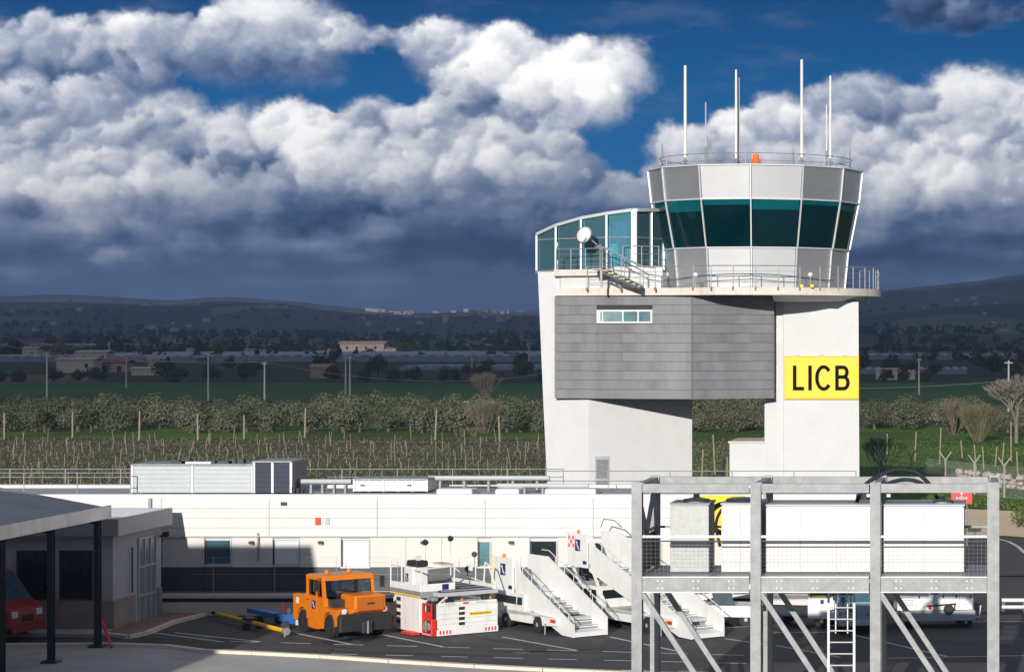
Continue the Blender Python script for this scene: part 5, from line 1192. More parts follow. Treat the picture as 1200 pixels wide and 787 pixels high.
# ---------------------------------------------------------------- tow bar and blue trolley on the ground left of it
tb = thing('tow_bar', 'yellow aircraft tow bar lying on small wheels left of the orange tractor', 'tow bar', (*G(333,744),0))
pA = Vector((*G(333,747),.24)); pB = Vector((*G(249,726),.26)); u = (pB-pA)/ (pB-pA).length
MB().tube(pA,pA+(pB-pA)*.93,.075,n=10).build('bar', mat('amber_yellow_paint',(0.85,0.45,0.0),.5,var=.06), tb); MB().tube(pA-u*.22,pA-u*.002,.13,.09,n=10).build('head', M_galv, tb)
MB().tube(pB-(pB-pA)*.068,pB,.06,n=8).build('shaft', M_dark, tb); m_ = pA+(pB-pA)*.42
MB().bar(m_+Vector((0,0,.11)),m_+Vector((0,0,.11))+u*.6,.28,.10).build('label_plate', M_blue, tb)
for s in (-.3,.3):
    q = m_+Vector((s*.5,s*.8,-.1)); MB().bar(m_,q,.05).build('axle', M_dark, tb); wb = MB(); wb.lathe([(.09,-.05),(.13,-.05),(.13,.05),(.09,.05)],q.x,.13,12,'y',q.y); wb.build('wheel', M_black, tb)
q = pA-u*.05; MB().tube((q.x,q.y,.03),(q.x,q.y,.27),.03,n=6).build('prop', M_galv, tb)
bt = thing('blue_trolley', 'low blue tow bar trolley with a red lever between the yellow bar and the tractor', 'trolley', (*G(315,736),0))
qA = Vector((*G(352,738),.34)); qB = Vector((*G(296,728),.42)); v = (qB-qA).normalized()
MB().bar(qA,qA+v*1.1,.55,.22).build('body', M_bluep, bt); MB().bar(qA+v*1.5,qB,.42,.16).build('front_body', M_bluep, bt); MB().bar(qA+v*1.1,qA+v*1.5,.10,.10).build('link', M_dark, bt)
m_ = qA+v*1.2; MB().tube(m_,m_+Vector((-.05,0,.5)),.03,n=6).build('lever', M_red, bt); MB().lathe([(.10,-.04),(.13,0),(.10,.04)],m_.x+.2,m_.z+.2,12,'y',m_.y).build('reel', M_dark, bt)
for f in (.3,2.2):
    for s in (-1,1): w_ = qA+v*f; wb = MB(); wb.lathe([(.08,-.05),(.16,-.05),(.16,.05),(.08,.05)],w_.x+s*.28,.16,12,'y',w_.y+s*.22); wb.build('wheel', M_black, bt)
MB().tube(qA-v*.35,qA,.06,n=8).build('coupling', M_galv, bt); MB().box(qA.x-.1,qA.x+.15,qA.y-.2,qA.y+.1,.2,.42).build('coupling', M_hub, bt)
# ---------------------------------------------------------------- baggage loader
lx, ly = G(512,747)
lo = thing('baggage_loader', 'white container loader with a roller deck, railings and a red engine bay', 'loader', (lx,ly,0), HEAD)
def lb(x0,x1,y0,y1,z0,z1,name,m,b=.02,par=None): return MB().bbox(x0,x1,y0,y1,z0,z1,b).build(name, m, par or lo, world=False)
lb(-3.4,-.02,.1,2.25,.16,1.10,'chassis',M_vwhite)
fp_ = lb(-.018,.0,.02,2.24,.30,1.02,'front_panel',M_vwhite,.005)
for k in range(4): lb(.001,.006,.80,1.02,.36+k*.17,.36+k*.17+.10,'slot',M_black,.002,fp_)
for k in range(3): lb(-.001,.004,.06,2.2,.42+k*.17,.432+k*.17,'groove',M_vgrey,.001,fp_)
lb(.002,.010,1.18,2.02,.66,.76,'yellow_label',M_yellow,.002,fp_)
for k in range(9): lb(.011,.013,1.24+k*.082,1.29+k*.082,.69,.73,'letter',M_black,.0005,fp_)
lb(-.03,.03,.0,2.26,.06,.27,'bumper',M_vwhite,.02)
for k in range(4):
    lb(.031,.034,.08+k*.12,.14+k*.12,.10,.23,'red_mark',M_red,.001); lb(.031,.034,1.75+k*.12,1.81+k*.12,.10,.23,'red_mark',M_red,.001)
lb(-.02,.02,.05,2.2,1.04,1.14,'header',M_vwhite,.01); lb(.021,.025,.95,1.15,1.06,1.12,'red_mark',M_red,.001); lb(.021,.024,.3,.65,1.07,1.11,'letter',M_vgrey,.001); lb(.021,.024,1.4,1.8,1.07,1.11,'letter',M_vgrey,.001)
lb(-.3,-.05,.3,.55,1.14,1.32,'mechanism',M_dark); lb(-.25,-.02,.75,1.5,1.12,1.2,'mechanism',M_galv); lb(-.3,-.05,1.75,2.05,1.14,1.3,'mechanism',M_dark)
for y in (.25,.9,1.95): lb(-.06,-.01,y,y+.07,1.15,1.25,'lamp',M_amber,.01)
# deck with rollers
lb(-3.6,-.05,.1,2.3,1.34,1.46,'deck_frame',M_vgrey); MB().box(-3.5,-.15,.25,2.15,1.465,1.475).build('deck', M_dark, lo, world=False)
for k in range(20): MB().tube((-.25-k*.165,.28,1.49),(-.25-k*.165,2.12,1.49),.035,n=6).build('roller', M_dark if k % 4 else M_galv, lo, world=False)
for x in (-3.3,-1.8,-.3):
    MB().bar((x,.25,1.1),(x+.5,.25,1.34),.06).build('scissor_arm', M_vwhite, lo, world=False)
lb(-3.5,-.1,2.17,2.25,1.47,1.62,'deck_edge',M_vwhite)
for x0, x1, z1 in ((-3.4,-2.3,2.4),(-1.6,-1.58,2.25)): MB().tube((x0,2.26,1.5),(x0,2.26,z1),.025,n=6).build('railing_post', M_white, lo, world=False)
MB().path([(-3.4,2.26,2.05),(-2.5,2.26,1.75),(-.9,2.26,1.62)],.022,n=5).build('railing_bar', M_white, lo, world=False)
MB().path([(-.2,2.28,1.5),(-.75,2.28,2.25),(-.95,2.28,2.3),(-1.05,2.28,1.6)],.028,n=6).build('guard_hoop', M_white, lo, world=False)
MB().bbox(-2.0,-1.82,2.2,2.28,1.95,2.15,.01).build('notice', M_white, lo, world=False)
# operator side
sb_ = lb(-2.6,-.75,-.25,.08,.12,1.30,'side_cabinet',M_vwhite)
for k in range(4): lb(-2.42,-2.12,-.262,-.252,.32+k*.25,.32+k*.25+.13,'slot',M_black,.002,sb_)
lb(-1.86,-1.84,-.256,-.251,.2,1.25,'seam',M_vgrey,.001,sb_); lb(-1.2,-1.18,-.256,-.251,.2,1.25,'seam',M_vgrey,.001,sb_)
lb(-2.75,-.45,-.34,.9,1.305,1.50,'platform',M_galv,.01); MB().box(-2.72,-.5,-.345,-.341,1.31,1.36).build('yellow_edge', M_yellow, lo, world=False)
lb(-2.75,-.5,-.34,-.30,1.505,1.72,'kick_panel',M_vwhite,.01); lb(-.49,-.45,-.34,.9,1.505,1.75,'kick_panel',M_vwhite,.01); o_ = MB().box(-.448,-.444,.42,.66,1.53,1.72).build('emblem', M_blue, lo, world=False)
con = lb(-1.75,-1.05,-.33,.25,1.51,2.28,'console',M_vwhite,.06); sticker(con, -1.6,-1.4,-.332,1.78,2.05)
lb(-1.7,-1.0,-.25,.2,2.29,2.48,'control_box',M_black,.03,con)
MB().bar((-1.35,0,2.28),(-1.30,0,2.62),.08,.16).build('joystick_column', M_white, con, world=False)
for P in ([(-2.72,-.32,1.5),(-2.72,-.32,2.55)],[(-2.72,-.32,2.25),(-1.9,-.32,2.25),(-1.9,-.32,1.6)],[(-.47,-.32,1.5),(-.47,-.32,2.2),(-1.0,-.32,2.2)],[(-.47,.88,1.5),(-.47,.88,2.3),(-.47,-.32,2.25)],[(-.47,.88,2.3),(-1.5,.88,2.35)],[(-2.72,-.32,2.5),(-2.2,.3,2.5),(-2.2,.3,1.5)]):
    MB().path(P,.028,n=6).build('railing_bar', M_white, lo, world=False)
MB().bbox(-1.3,-.5,.5,.86,2.33,2.38,.01).build('cover', mat('beige_cover',(0.55,0.45,0.33),.8,var=.1), lo, world=False)
for x, y, z in ((-2.0,.6,3.0),(-3.4,2.26,2.95)):
    MB().tube((x,y,1.6),(x,y,z-.1),.012,n=5).build('mast', M_vgrey, lo, world=False); hb = MB(); hb.lathe([(.02,-.08),(.09,-.07),(.11,0),(.06,.08)],x,z,10,'y',y); hb.build('work_lamp', M_black, lo, world=False)
# red engine bay
lb(-.70,-.02,-.20,.08,.06,.15,'red_step',M_red,.01)
lb(-1.5,-.7,-.55,-.255,.06,.14,'red_step',M_red,.01)
for x in (-.68,-.08): MB().bar((x,-.16,.16),(x,-.16,1.1),.05).build('red_frame', M_red, lo, world=False)
lb(-.64,-.12,-.17,-.14,.55,.85,'red_panel',M_red,.01); MB().bar((-.68,-.16,1.1),(-.08,-.16,1.1),.05).build('red_frame', M_red, lo, world=False)
lb(-.60,-.15,-.1,.05,.17,1.2,'engine_block',M_dark,.04)
for x in (-.5,-.28): 
    e_ = MB(); e_.lathe([(.10,-.03),(.15,0),(.06,.03)],x,.36,12,'y',-.17); e_.build('filter', M_galv, lo, world=False)
lb(-.09,.02,-.21,-.0,.16,.62,'red_cylinder',M_red,.03)
for k in range(10): lb(-.68+k*.066,-.655+k*.066,-.206,-.203,.08,.13,'white_mark',M_white,.001)
lb(-.5,-.05,-.12,.08,1.22,1.33,'hose_cover',M_galv,.02)
for y in (-.0, 2.0):
    for x in (-2.9,-.9):
        if y > 0 or x < -2: wheel(lo, x, y+.12, .24, .2, -1, hubm=M_dark)
# ---------------------------------------------------------------- boarding stairs
def boarding_stairs(name, label, near_px, near_py, W, run, rise, plat, cablen, nstep, cabh, logo2, sgn=1, side_h=1.0, bedw=.75):
    wx0, wy0 = G(near_px, near_py); t = thing(name, label, 'boarding stairs', (0,0,0), HEAD)
    h = W/2; t.location = (wx0-(c_*0-s_*(-h)), wy0-(s_*0+c_*(-h)), 0)
    xT = -run; z0 = .22
    # side walls: bands that follow the flight
    for s in (-1,1):
        y0, y1 = (s*h, s*(h-.05)) if s < 0 else (s*(h-.05), s*h)
        lo_ = .26 if s < 0 else 0
        w = MB().prof([(.0,.06),(.0,.66-lo_*.6),(-.15,.74-lo_*.8),(xT+.3,rise+side_h-.13-lo_),(xT,rise+side_h),(xT-.1,rise+side_h),(xT-.1,rise-.25),(-.75,.08)], y0, y1).build('side_wall', M_vwhite, t, world=False)
        # rail along the top
        yy = s*(h-.02)
        MB().path([(.02,yy,.82-lo_),(-.15,yy,.98-lo_),(xT,yy,rise+side_h+.24-lo_),(xT-.5,yy,rise+side_h+.24-lo_)],.016,n=6).build('handrail', M_white, t, world=False)
        for k in range(6): f = (k+.3)/6; x = -.15+(xT+.15)*f; z = .74+(rise+side_h-.74)*f; MB().tube((x,yy,z-lo_),(x,yy,z+.24-lo_),.012,n=5).build('baluster', M_white, t, world=False)
        for k in range(3): f = .25+k*.25; x = -.15+(xT+.15)*f; z = .74+(rise+side_h-.74)*f; MB().box(x-.3,x+.3,y0+.0 if s<0 else y1-.0,(y0-.008) if s<0 else (y1+.008),z-.62,z-.60).build('seam', M_vgrey, t, world=False) if False else None
    for k in range(nstep):
        f = k/nstep; x = -.10+(xT+.10)*f; z = z0+(rise-z0)*f; d = (-xT-.1)/nstep
        MB().box(x-d-.02,x,-h+.052,h-.052,z-.03,z).build('tread', M_vwhite, t, world=False); MB().box(x-.012,x-.002,-h+.052,h-.052,z-(rise-z0)/nstep-.0,z-.032).build('riser', mat('step_riser',(0.22,0.23,0.24),.6,var=.1), t, world=False)
        MB().box(x-.09,x+.001,-h+.06,h-.06,z+.001,z+.008).build('nosing', M_dark, t, world=False)
    # bellows of the steps at the foot
    MB().prof([(.0,.07),(.0,.22),(-.9,.30),(-.9,.12)],-h+.052,h-.052).build('foot_block', M_vwhite, t, world=False)
    # upper platform
    pt = MB().box(xT-plat,xT,-h,h,rise-.12,rise).build('top_floor', M_vgrey, t, world=False)
    p = MB().bbox(xT-plat,xT-.11,-h-.06,-h-.01,rise-.14,rise+side_h+.02,.01).build('side_panel', M_vwhite, t, world=False)
    sticker(p, xT-plat*.62,xT-plat*.62+.34,-h-.061,rise+.42,rise+.82)
    MB().box(xT-.4,xT-.16,-h-.075,-h-.061,rise-.02,rise+.10).build('data_plate', M_blue, p, world=False)
    MB().bbox(xT-plat-.04,xT-plat-.005,-h-.09,-h-.0,rise-.14,rise+side_h+.04,.01).build('yellow_buffer', M_yellow if not logo2 else M_white, p, world=False)
    if logo2:
        for i in range(3):
            for j in range(3):
                if (i+j) % 2 == 0: MB().box(xT-plat+.10+i*.14,xT-plat+.23+i*.14,-h-.072,-h-.062,rise+.52+j*.14+0.0,rise+.65+j*.14).build('red_check', mat('pale_red_check',(0.75,0.18,0.13),.5,var=.05), p, world=False)
    MB().bbox(xT-plat,xT-.11,h+.01,h+.06,rise-.14,rise+side_h+.02,.01).build('side_panel', M_vwhite, t, world=False)
    MB().lathe([(.06,rise+side_h+.03),(.06,rise+side_h+.11),(.03,rise+side_h+.16)],xT-plat*.5,-h-.03,10).build('warning_lamp', M_amber, t, world=False)
    # lift struts between chassis and platform
    for x0, x1 in ((xT-.2,xT-plat+.1),(xT+.9,xT-.1)):
        for y in (-h+.1,h-.1): MB().bar((x0,y,.66),(x1,y,rise-.14),.07).build('lift_strut', M_vwhite, t, world=False)
    # little truck underneath
    xb = -.95; xe = xT-plat+.15; b = bedw
    bed = [(xb,.62),(xb,.40),(xb-.15,.32)] ; rwx, fwx = -2.25*run/3.85 if run < 5 else -2.6, xe+.85
    prof_ = [(xb,.62),(xb-.02,.36)] + arch(rwx,.30,.38,6,0,180) + arch(fwx,.30,.38,6,0,180) + [(xe,.34),(xe-.03,.62)]
    for y0, y1 in ((-b,-b+.1),(b-.1,b)): MB().prof(prof_, y0, y1).build('bed_side', M_vwhite, t, world=False)
    MB().box(xe,xb,-b+.102,b-.102,.50,.60).build('load_bed', M_vgrey, t, world=False); MB().box(xe+.1,xb-.1,-.35,.35,.26,.495).build('chassis', M_dark, t, world=False)
    tl = MB().box(xb-.42,xb-.05,-b-.012,-b-.001,.45,.57).build('tail_light', M_tail, t, world=False); MB().box(xb-.42,xb-.30,-b-.018,-b-.0125,.45,.57).build('amber_segment', M_amber, tl, world=False)
    # cab
    cx0, cx1 = xe-.35, xe+cablen; zt_ = cabh
    cabp = [(cx1,.36),(cx1,zt_-.06),(cx1-.06,zt_),(cx0+.42,zt_),(cx0+.12,.98),(cx0-.02,.80),(cx0-.04,.36)]
    cb_ = MB().prof(cabp,-b+.02,b-.02).build('truck_cab', M_vwhite, t, world=False)
    wz0, wz1 = .86, zt_-.12
    for y in (-b+.012, b-.012):
        MB().prof([(cx1-.12,wz0),(cx1-.12,wz1),(cx1-.42,wz1),(cx1-.46,wz0)], min(y,y+(.008 if y>0 else -.008)), max(y,y+(.008 if y>0 else -.008))).build('side_window', M_dglass, cb_, world=False)
        MB().prof([(cx1-.54,wz0),(cx1-.52,wz1),(cx0+.50,wz1),(cx0+.24,wz0)], min(y,y+(.008 if y>0 else -.008)), max(y,y+(.008 if y>0 else -.008))).build('side_window', M_dglass, cb_, world=False)
    MB().box(cx1+.002,cx1+.01,-b+.2,b-.2,.9,zt_-.14).build('rear_window', M_dglass, cb_, world=False)
    for y in (-b+.1,b-.1):
        s = -1 if y < 0 else 1
        wheel(t, rwx, y, .29, .18, s); wheel(t, fwx, y, .29, .18, s)
    # stabiliser leg, extinguisher, hydraulic box
    for y in (-b+.05,): MB().tube((xb-.65,y-.1,.03),(xb-.65,y-.1,.4),.03,n=6).build('stabiliser', M_galv, t, world=False)
    MB().lathe([(.08,.62),(.08,.98),(.03,1.05)],xT-plat*.35-.6,-b+.2,10).build('fire_extinguisher', M_red, t, world=False)
    MB().bbox(xT-.5,xT+.25,-b+.25,b-.35,.61,.95,.03).build('hydraulic_box', mat('cream_box',(0.6,0.55,0.42),.6,var=.08), t, world=False)
    return t
s1 = boarding_stairs('boarding_stairs','white truck-mounted boarding stairs with a yellow top edge, next to the loader',672,749,1.30,3.85,1.36,1.55,2.1,9,1.24,False)
s2 = boarding_stairs('boarding_stairs','longer white boarding stairs with a red checkered emblem, behind the steel platform',810,751,1.30,6.4,2.06,1.5,2.0,13,1.34,True,side_h=1.0)
h2 = s2
MB().path([(-6.4,.6,3.3),(-6.9,.6,3.5),(-7.6,.6,3.5),(-7.8,.6,3.2)],.02,n=5).build('guard_hoop', M_galv, s2, world=False)
# ---------------------------------------------------------------- vehicles seen under the platform
# electric ground power unit, number 17
ax, ay = G(1052,737.5)
gp = thing('ground_power_unit', 'white ground power unit marked 17 on a grey trailer base, right of the parked vehicles', 'ground power unit', (ax,ay,0), R(9))
def gb(x0,x1,y0,y1,z0,z1,name,m,b=.03,par=None): return MB().bbox(x0,x1,y0,y1,z0,z1,b).build(name, m, par or gp, world=False)
gb(.1,2.68,0,1.5,.28,.62,'base',M_vgrey); can = gb(.0,2.62,.05,1.45,.64,1.72,'canopy',M_vwhite,.06)
for x in (.6,1.0,1.62,2.12): gb(x,x+.012,.042,.048,.7,1.65,'seam',M_vgrey,.001,can)
for k in range(9): gb(-.1+.14,.55,.036,.046,.8+k*.09,.84+k*.09,'louvre',M_vgrey,.002,can)
gb(1.12,1.42,.035,.046,1.18,1.50,'emblem',M_blue,.002,can); 
o = MB().prof([(1.17,1.46),(1.24,1.45),(1.30,1.32),(1.38,1.25),(1.37,1.22),(1.26,1.28)],.028,.033).build('stroke', M_white, can, world=False)
text_obj('number','17',.30,M_black,can,(2.28,.035,1.38),(R(90),0,0),1.0,.004)
for x in (.72,1.55,2.0,2.5): gb(x,x+.04,.03,.045,1.05,1.16,'latch',M_black,.004,can)
MB().bar((1.0,-.04,.80),(2.0,-.04,.86),.04).build('tow_handle', M_black, gp, world=False); MB().bar((1.95,-.04,.84),(1.95,-.04,.62),.04).build('tow_handle', M_black, gp, world=False)
MB().lathe([(.14,-.05),(.18,-.03),(.18,.03),(.14,.05)],1.75,.66,14,'y',-.0).build('cable_reel', M_black, gp, world=False)
gb(1.05,1.15,-.01,.0,.68,.84,'red_mark',M_tail,.002)
for x in (.55,2.35):
    for y, s in ((.1,-1),(1.4,1)): wheel(gp, x, y, .22, .16, s)
MB().path([(2.62,.3,.35),(2.85,.3,.35),(2.9,.3,.75)],.025,n=6).build('drawbar', M_vwhite, gp, world=False)
# blue-grey van
ax, ay = G(1036,744)
vn = thing('airport_van', 'blue-grey boxy van with three wavy lines on its door, in the platform shade', 'van', (ax,ay,0), R(-82))
M_vblue = mat('blue_grey_paint', (0.30,0.38,0.47), 0.35, var=.04)
vp = [(-.0,.32),(-.02,.55),(-.0,1.02),(-.20,1.10),(-.50,1.72),(-.75,1.80),(-3.6,1.80),(-3.7,1.70),(-3.7,.32)] 
prof_ = [(-3.7,.32),(-3.7,1.72),(-3.6,1.82),(-.62,1.82),(-.48,1.76),(-.12,1.10),(0,1.0),(.02,.34)] + arch(-.75,.32,.36,6,0,180) + arch(-2.9,.32,.36,6,0,180)
MB().prof(prof_,-1.55,0).build('body', M_vblue, vn, world=False)
MB().add([(-.10,-1.42,1.14),(-.10,-.13,1.14),(-.45,-.13,1.72),(-.45,-1.42,1.72),(-.14,-1.42,1.10),(-.14,-.13,1.10),(-.5,-.13,1.68),(-.5,-1.42,1.68)],[(0,1,2,3),(7,6,5,4),(0,4,5,1),(1,5,6,2),(2,6,7,3),(3,7,4,0)]).build('windscreen', M_bluegl, vn, world=False)
for k in range(3):
    P = [(.028,-1.28+i*.07,.62+k*.11+.025*math.sin(i*1.5)) for i in range(6)]
    MB().path(P,.016,n=4).build('wavy_mark', M_dark, vn, world=False)
MB().lathe([(.0005,0),(.06,.004),(.06,.012)],0,0,12).build('badge', M_black, vn, world=False).location = (0.03,-.55,.72)
for y in (-1.4,-.15): MB().bbox(.0,.035,y-.12,y+.12,.80,.95,.02).build('headlight', M_lens, vn, world=False)
MB().bbox(-.02,.06,-1.5,-.05,.36,.52,.03).build('bumper', M_vgrey, vn, world=False)
for x in (-.75,-2.9):
    for y, s in ((-1.45,-1),(-.1,1)): wheel(vn, x, y, .30, .18, s)
for s, y in ((-1,-1.62),(1,.07)): MB().bbox(-.5,-.4,y-.06,y+.06,1.15,1.4,.02).build('mirror', M_black, vn, world=False)
for y0_, y1_ in ((.002,.012),(-1.562,-1.552)):
    MB().prof([(-1.5,1.12),(-1.5,1.62),(-.72,1.62),(-.45,1.12)], y0_, y1_).build('side_window', M_dglass, vn, world=False); MB().prof([(-3.4,1.12),(-3.4,1.62),(-1.7,1.62),(-1.7,1.12)], y0_, y1_).build('side_window', M_dglass, vn, world=False)
# white flat-bed tractor
ax, ay = G(978,737)
ft = thing('flatbed_tractor', 'white and teal flat-bed baggage tractor with an upright cab, left of the ladder', 'baggage tractor', (ax,ay,0), R(-12))
M_teal = mat('dark_teal_paint', (0.012,0.028,0.04), .4, var=.1)
def fb(x0,x1,y0,y1,z0,z1,name,m,b=.03,par=None): return MB().bbox(x0,x1,y0,y1,z0,z1,b).build(name, m, par or ft, world=False)
fb(-2.6,-.95,0,1.4,.80,1.02,'flat_bed',mat('pale_pink_white',(0.66,0.60,0.58),.5,var=.05)); fb(-2.5,-.9,.1,1.3,.40,.78,'lower_body',M_teal)
MB().prof([(-.95,.35),(-.95,1.86),(-.88,1.92),(-.25,1.92),(-.16,1.84),(.0,1.02),(.06,.95),(.06,.35)],0,1.4).build('cab', M_vwhite, ft, world=False)
fb(.0,.07,.02,1.38,.33,.62,'front_bumper',M_teal)
MB().prof([(-.86,1.08),(-.86,1.78),(-.30,1.78),(-.12,1.08)],-.012,-.002).build('side_window', M_dglass, ft, world=False); MB().box(-.8,-.3,-.02,-.013,1.10,1.16).build('yellow_sill', M_yellow, ft, world=False)
MB().add([(.005,.1,1.08),(.005,1.3,1.08),(-.155,1.3,1.82),(-.155,.1,1.82),(-.02,.1,1.06),(-.02,1.3,1.06),(-.18,1.3,1.80),(-.18,.1,1.80)],[(0,1,2,3),(7,6,5,4),(0,4,5,1),(1,5,6,2),(2,6,7,3),(3,7,4,0)]).build('windscreen', M_dglass, ft, world=False)
fb(-.5,-.38,-.014,-.004,.86,1.0,'emblem',M_blue,.002)
for x in (-2.1,-.45):
    for y, s in ((.1,-1),(1.3,1)): wheel(ft, x, y, .27, .18, s)
for z in (1.0,): MB().path([(-2.6,.02,1.0),(-2.6,.02,1.35),(-2.6,1.38,1.35)],.03,n=6).build('rear_rail', M_white, ft, world=False)
# belt loader between stairs and the flat-bed
ax, ay = G(880,733)
bl_ = thing('belt_loader', 'white belt loader with side rails and a pale windscreen, right of the longer stairs', 'belt loader', (ax,ay,0), R(-8))
MB().prof([(-2.2,.75),(-2.2,.9),(.9,1.62),(.9,1.48)],0,.08).build('boom_side', M_white, bl_, world=False); MB().prof([(-2.2,.75),(-2.2,.9),(.9,1.62),(.9,1.48)],.82,.9).build('boom_side', M_white, bl_, world=False)
MB().prof([(-2.2,.80),(-2.2,.84),(.9,1.56),(.9,1.52)],.085,.815).build('belt', M_black, bl_, world=False)
MB().bbox(-1.8,.3,-.35,1.1,.34,.72,.04).build('body', M_vwhite, bl_, world=False); MB().path([(-2.0,-.02,.9),(-2.0,-.02,1.3),(.8,-.02,1.95),(.8,-.02,1.6)],.02,n=5).build('side_rail', M_white, bl_, world=False)
MB().add([(-1.2,-.36,.74),(-.5,-.36,.74),(-.6,-.36,1.2),(-1.3,-.36,1.2),(-1.2,-.33,.74),(-.5,-.33,.74),(-.6,-.33,1.2),(-1.3,-.33,1.2)],[(0,1,2,3),(7,6,5,4),(0,4,5,1),(1,5,6,2),(2,6,7,3),(3,7,4,0)]).build('windscreen', mat('pale_green_glass',(0.07,0.11,0.12),.1,var=.2), bl_, world=False)
for x in (-1.4,-.1):
    for y, s in ((-.25,-1),(1.0,1)): wheel(bl_, x, y, .25, .16, s)
# ---------------------------------------------------------------- red minibus under the canopy
rb = thing('red_minibus', 'dark red minibus with a rounded front parked under the canopy at the left edge', 'minibus', (PX(12,77.6),77.6,0), R(-14))
P1 = [(-4.8,.35),(-4.8,2.1),(-4.6,2.25),(-1.6,2.25),(-1.25,2.18),(-.42,1.18),(-.05,1.0),(.0,.62),(-.04,.35)] 
body = [(-4.8,.35),(-4.8,2.1),(-4.6,2.28),(-1.45,2.28),(-1.15,2.18),(-.42,1.30),(-.10,1.12),(-.01,.95),(.0,.5),(-.08,.38)] + arch(-.95,.36,.40,7,0,180) + arch(-3.7,.36,.40,7,0,180)
b = MB(); n = len(body)
secs = [(0,-.10),(.10,0),(1.7,0),(1.8,-.10)]
vs = []
for y, d in secs: vs += [(x + (d if x > -1.2 else 0), y, z + (d*.5 if z > 2 else 0)) for x, z in body]
fs = [(k*n+i, k*n+(i+1) % n, (k+1)*n+(i+1) % n, (k+1)*n+i) for k in range(3) for i in range(n)] + [tuple(range(n-1,-1,-1)), tuple(range(3*n,4*n))]
b.add(vs, fs); b.build('body', M_dred, rb, world=False)
MB().add([(-.42,.12,1.34),(-.42,1.68,1.34),(-1.12,1.62,2.16),(-1.12,.18,2.16),(-.47,.12,1.30),(-.47,1.68,1.30),(-1.2,1.62,2.12),(-1.2,.18,2.12)],[(0,1,2,3),(7,6,5,4),(0,4,5,1),(1,5,6,2),(2,6,7,3),(3,7,4,0)]).build('windscreen', M_bluegl, rb, world=False)
MB().prof([(-2.1,1.22),(-2.1,2.0),(-1.35,2.0),(-.72,1.22)],-.012,-.002).build('side_window', M_dglass, rb, world=False); MB().prof([(-4.5,1.22),(-4.5,2.0),(-2.25,2.0),(-2.25,1.22)],-.012,-.002).build('side_window', M_dglass, rb, world=False)
for y in (.25,1.5): MB().bbox(-.10,.012,y-.16,y+.16,.82,1.02,.03).build('headlight', M_lens, rb, world=False)
MB().bbox(-.04,.05,.05,1.75,.34,.56,.04).build('bumper', mat('red_bumper',(0.25,0.02,0.02),.4,var=.05), rb, world=False); MB().box(.001,.016,.6,1.15,.66,.86).build('grille', M_black, rb, world=False)
MB().bbox(-.35,-.25,-.22,-.05,1.3,1.62,.02).build('mirror', M_black, rb, world=False)
MB().tube((-.30,1.2,1.36),(-.95,.9,2.0),.012,n=4).build('wiper', M_black, rb, world=False)
for x in (-.95,-3.7):
    for y, s in ((.1,-1),(1.7,1)): wheel(rb, x, y, .34, .2, s)

# ---------------------------------------------------------------- vegetation
def leaf_mat(name, c1, c2, vs=0.6, rough=0.8):
    m = bpy.data.materials.new(name); m.use_nodes = True; nt = m.node_tree; N = nt.nodes; L = nt.links; b = N['Principled BSDF']
    b.inputs['Roughness'].default_value = rough; b.inputs['Specular IOR Level'].default_value = 0.15
    oi = N.new('ShaderNodeObjectInfo'); g = N.new('ShaderNodeNewGeometry'); tc = N.new('ShaderNodeTexCoord')
    n = N.new('ShaderNodeTexNoise'); n.inputs['Scale'].default_value = vs; n.inputs['Detail'].default_value = 3; L.new(tc.outputs['Object'], n.inputs['Vector'])
    a = N.new('ShaderNodeMath'); a.operation = 'MULTIPLY_ADD'; L.new(g.outputs['Random Per Island'], a.inputs[0]); a.inputs[1].default_value = 0.5; L.new(n.outputs['Fac'], a.inputs[2])
    c = N.new('ShaderNodeMath'); c.operation = 'MULTIPLY_ADD'; L.new(oi.outputs['Random'], c.inputs[0]); c.inputs[1].default_value = 0.3; L.new(a.outputs[0], c.inputs[2])
    r = N.new('ShaderNodeValToRGB'); r.color_ramp.elements[0].position = 0.5; r.color_ramp.elements[1].position = 1.1
    r.color_ramp.elements[0].color = (*c1, 1); r.color_ramp.elements[1].color = (*c2, 1); L.new(c.outputs[0], r.inputs['Fac']); L.new(r.outputs['Color'], b.inputs['Base Color'])
    return m
M_olive = leaf_mat('olive_foliage', (0.05,0.062,0.032), (0.125,0.135,0.08))
M_dleaf = leaf_mat('dark_foliage', (0.018,0.028,0.012), (0.05,0.06,0.028))
M_brleaf = leaf_mat('brown_twigs', (0.10,0.075,0.055), (0.19,0.15,0.11))
M_gleaf = leaf_mat('green_foliage', (0.05,0.09,0.02), (0.12,0.17,0.05))
M_bark = mat('bark', (0.11,0.09,0.075), 0.95, var=0.25, vs=3)
M_pbark = mat('pale_bark', (0.17,0.145,0.12), 0.95, var=0.2, vs=3)
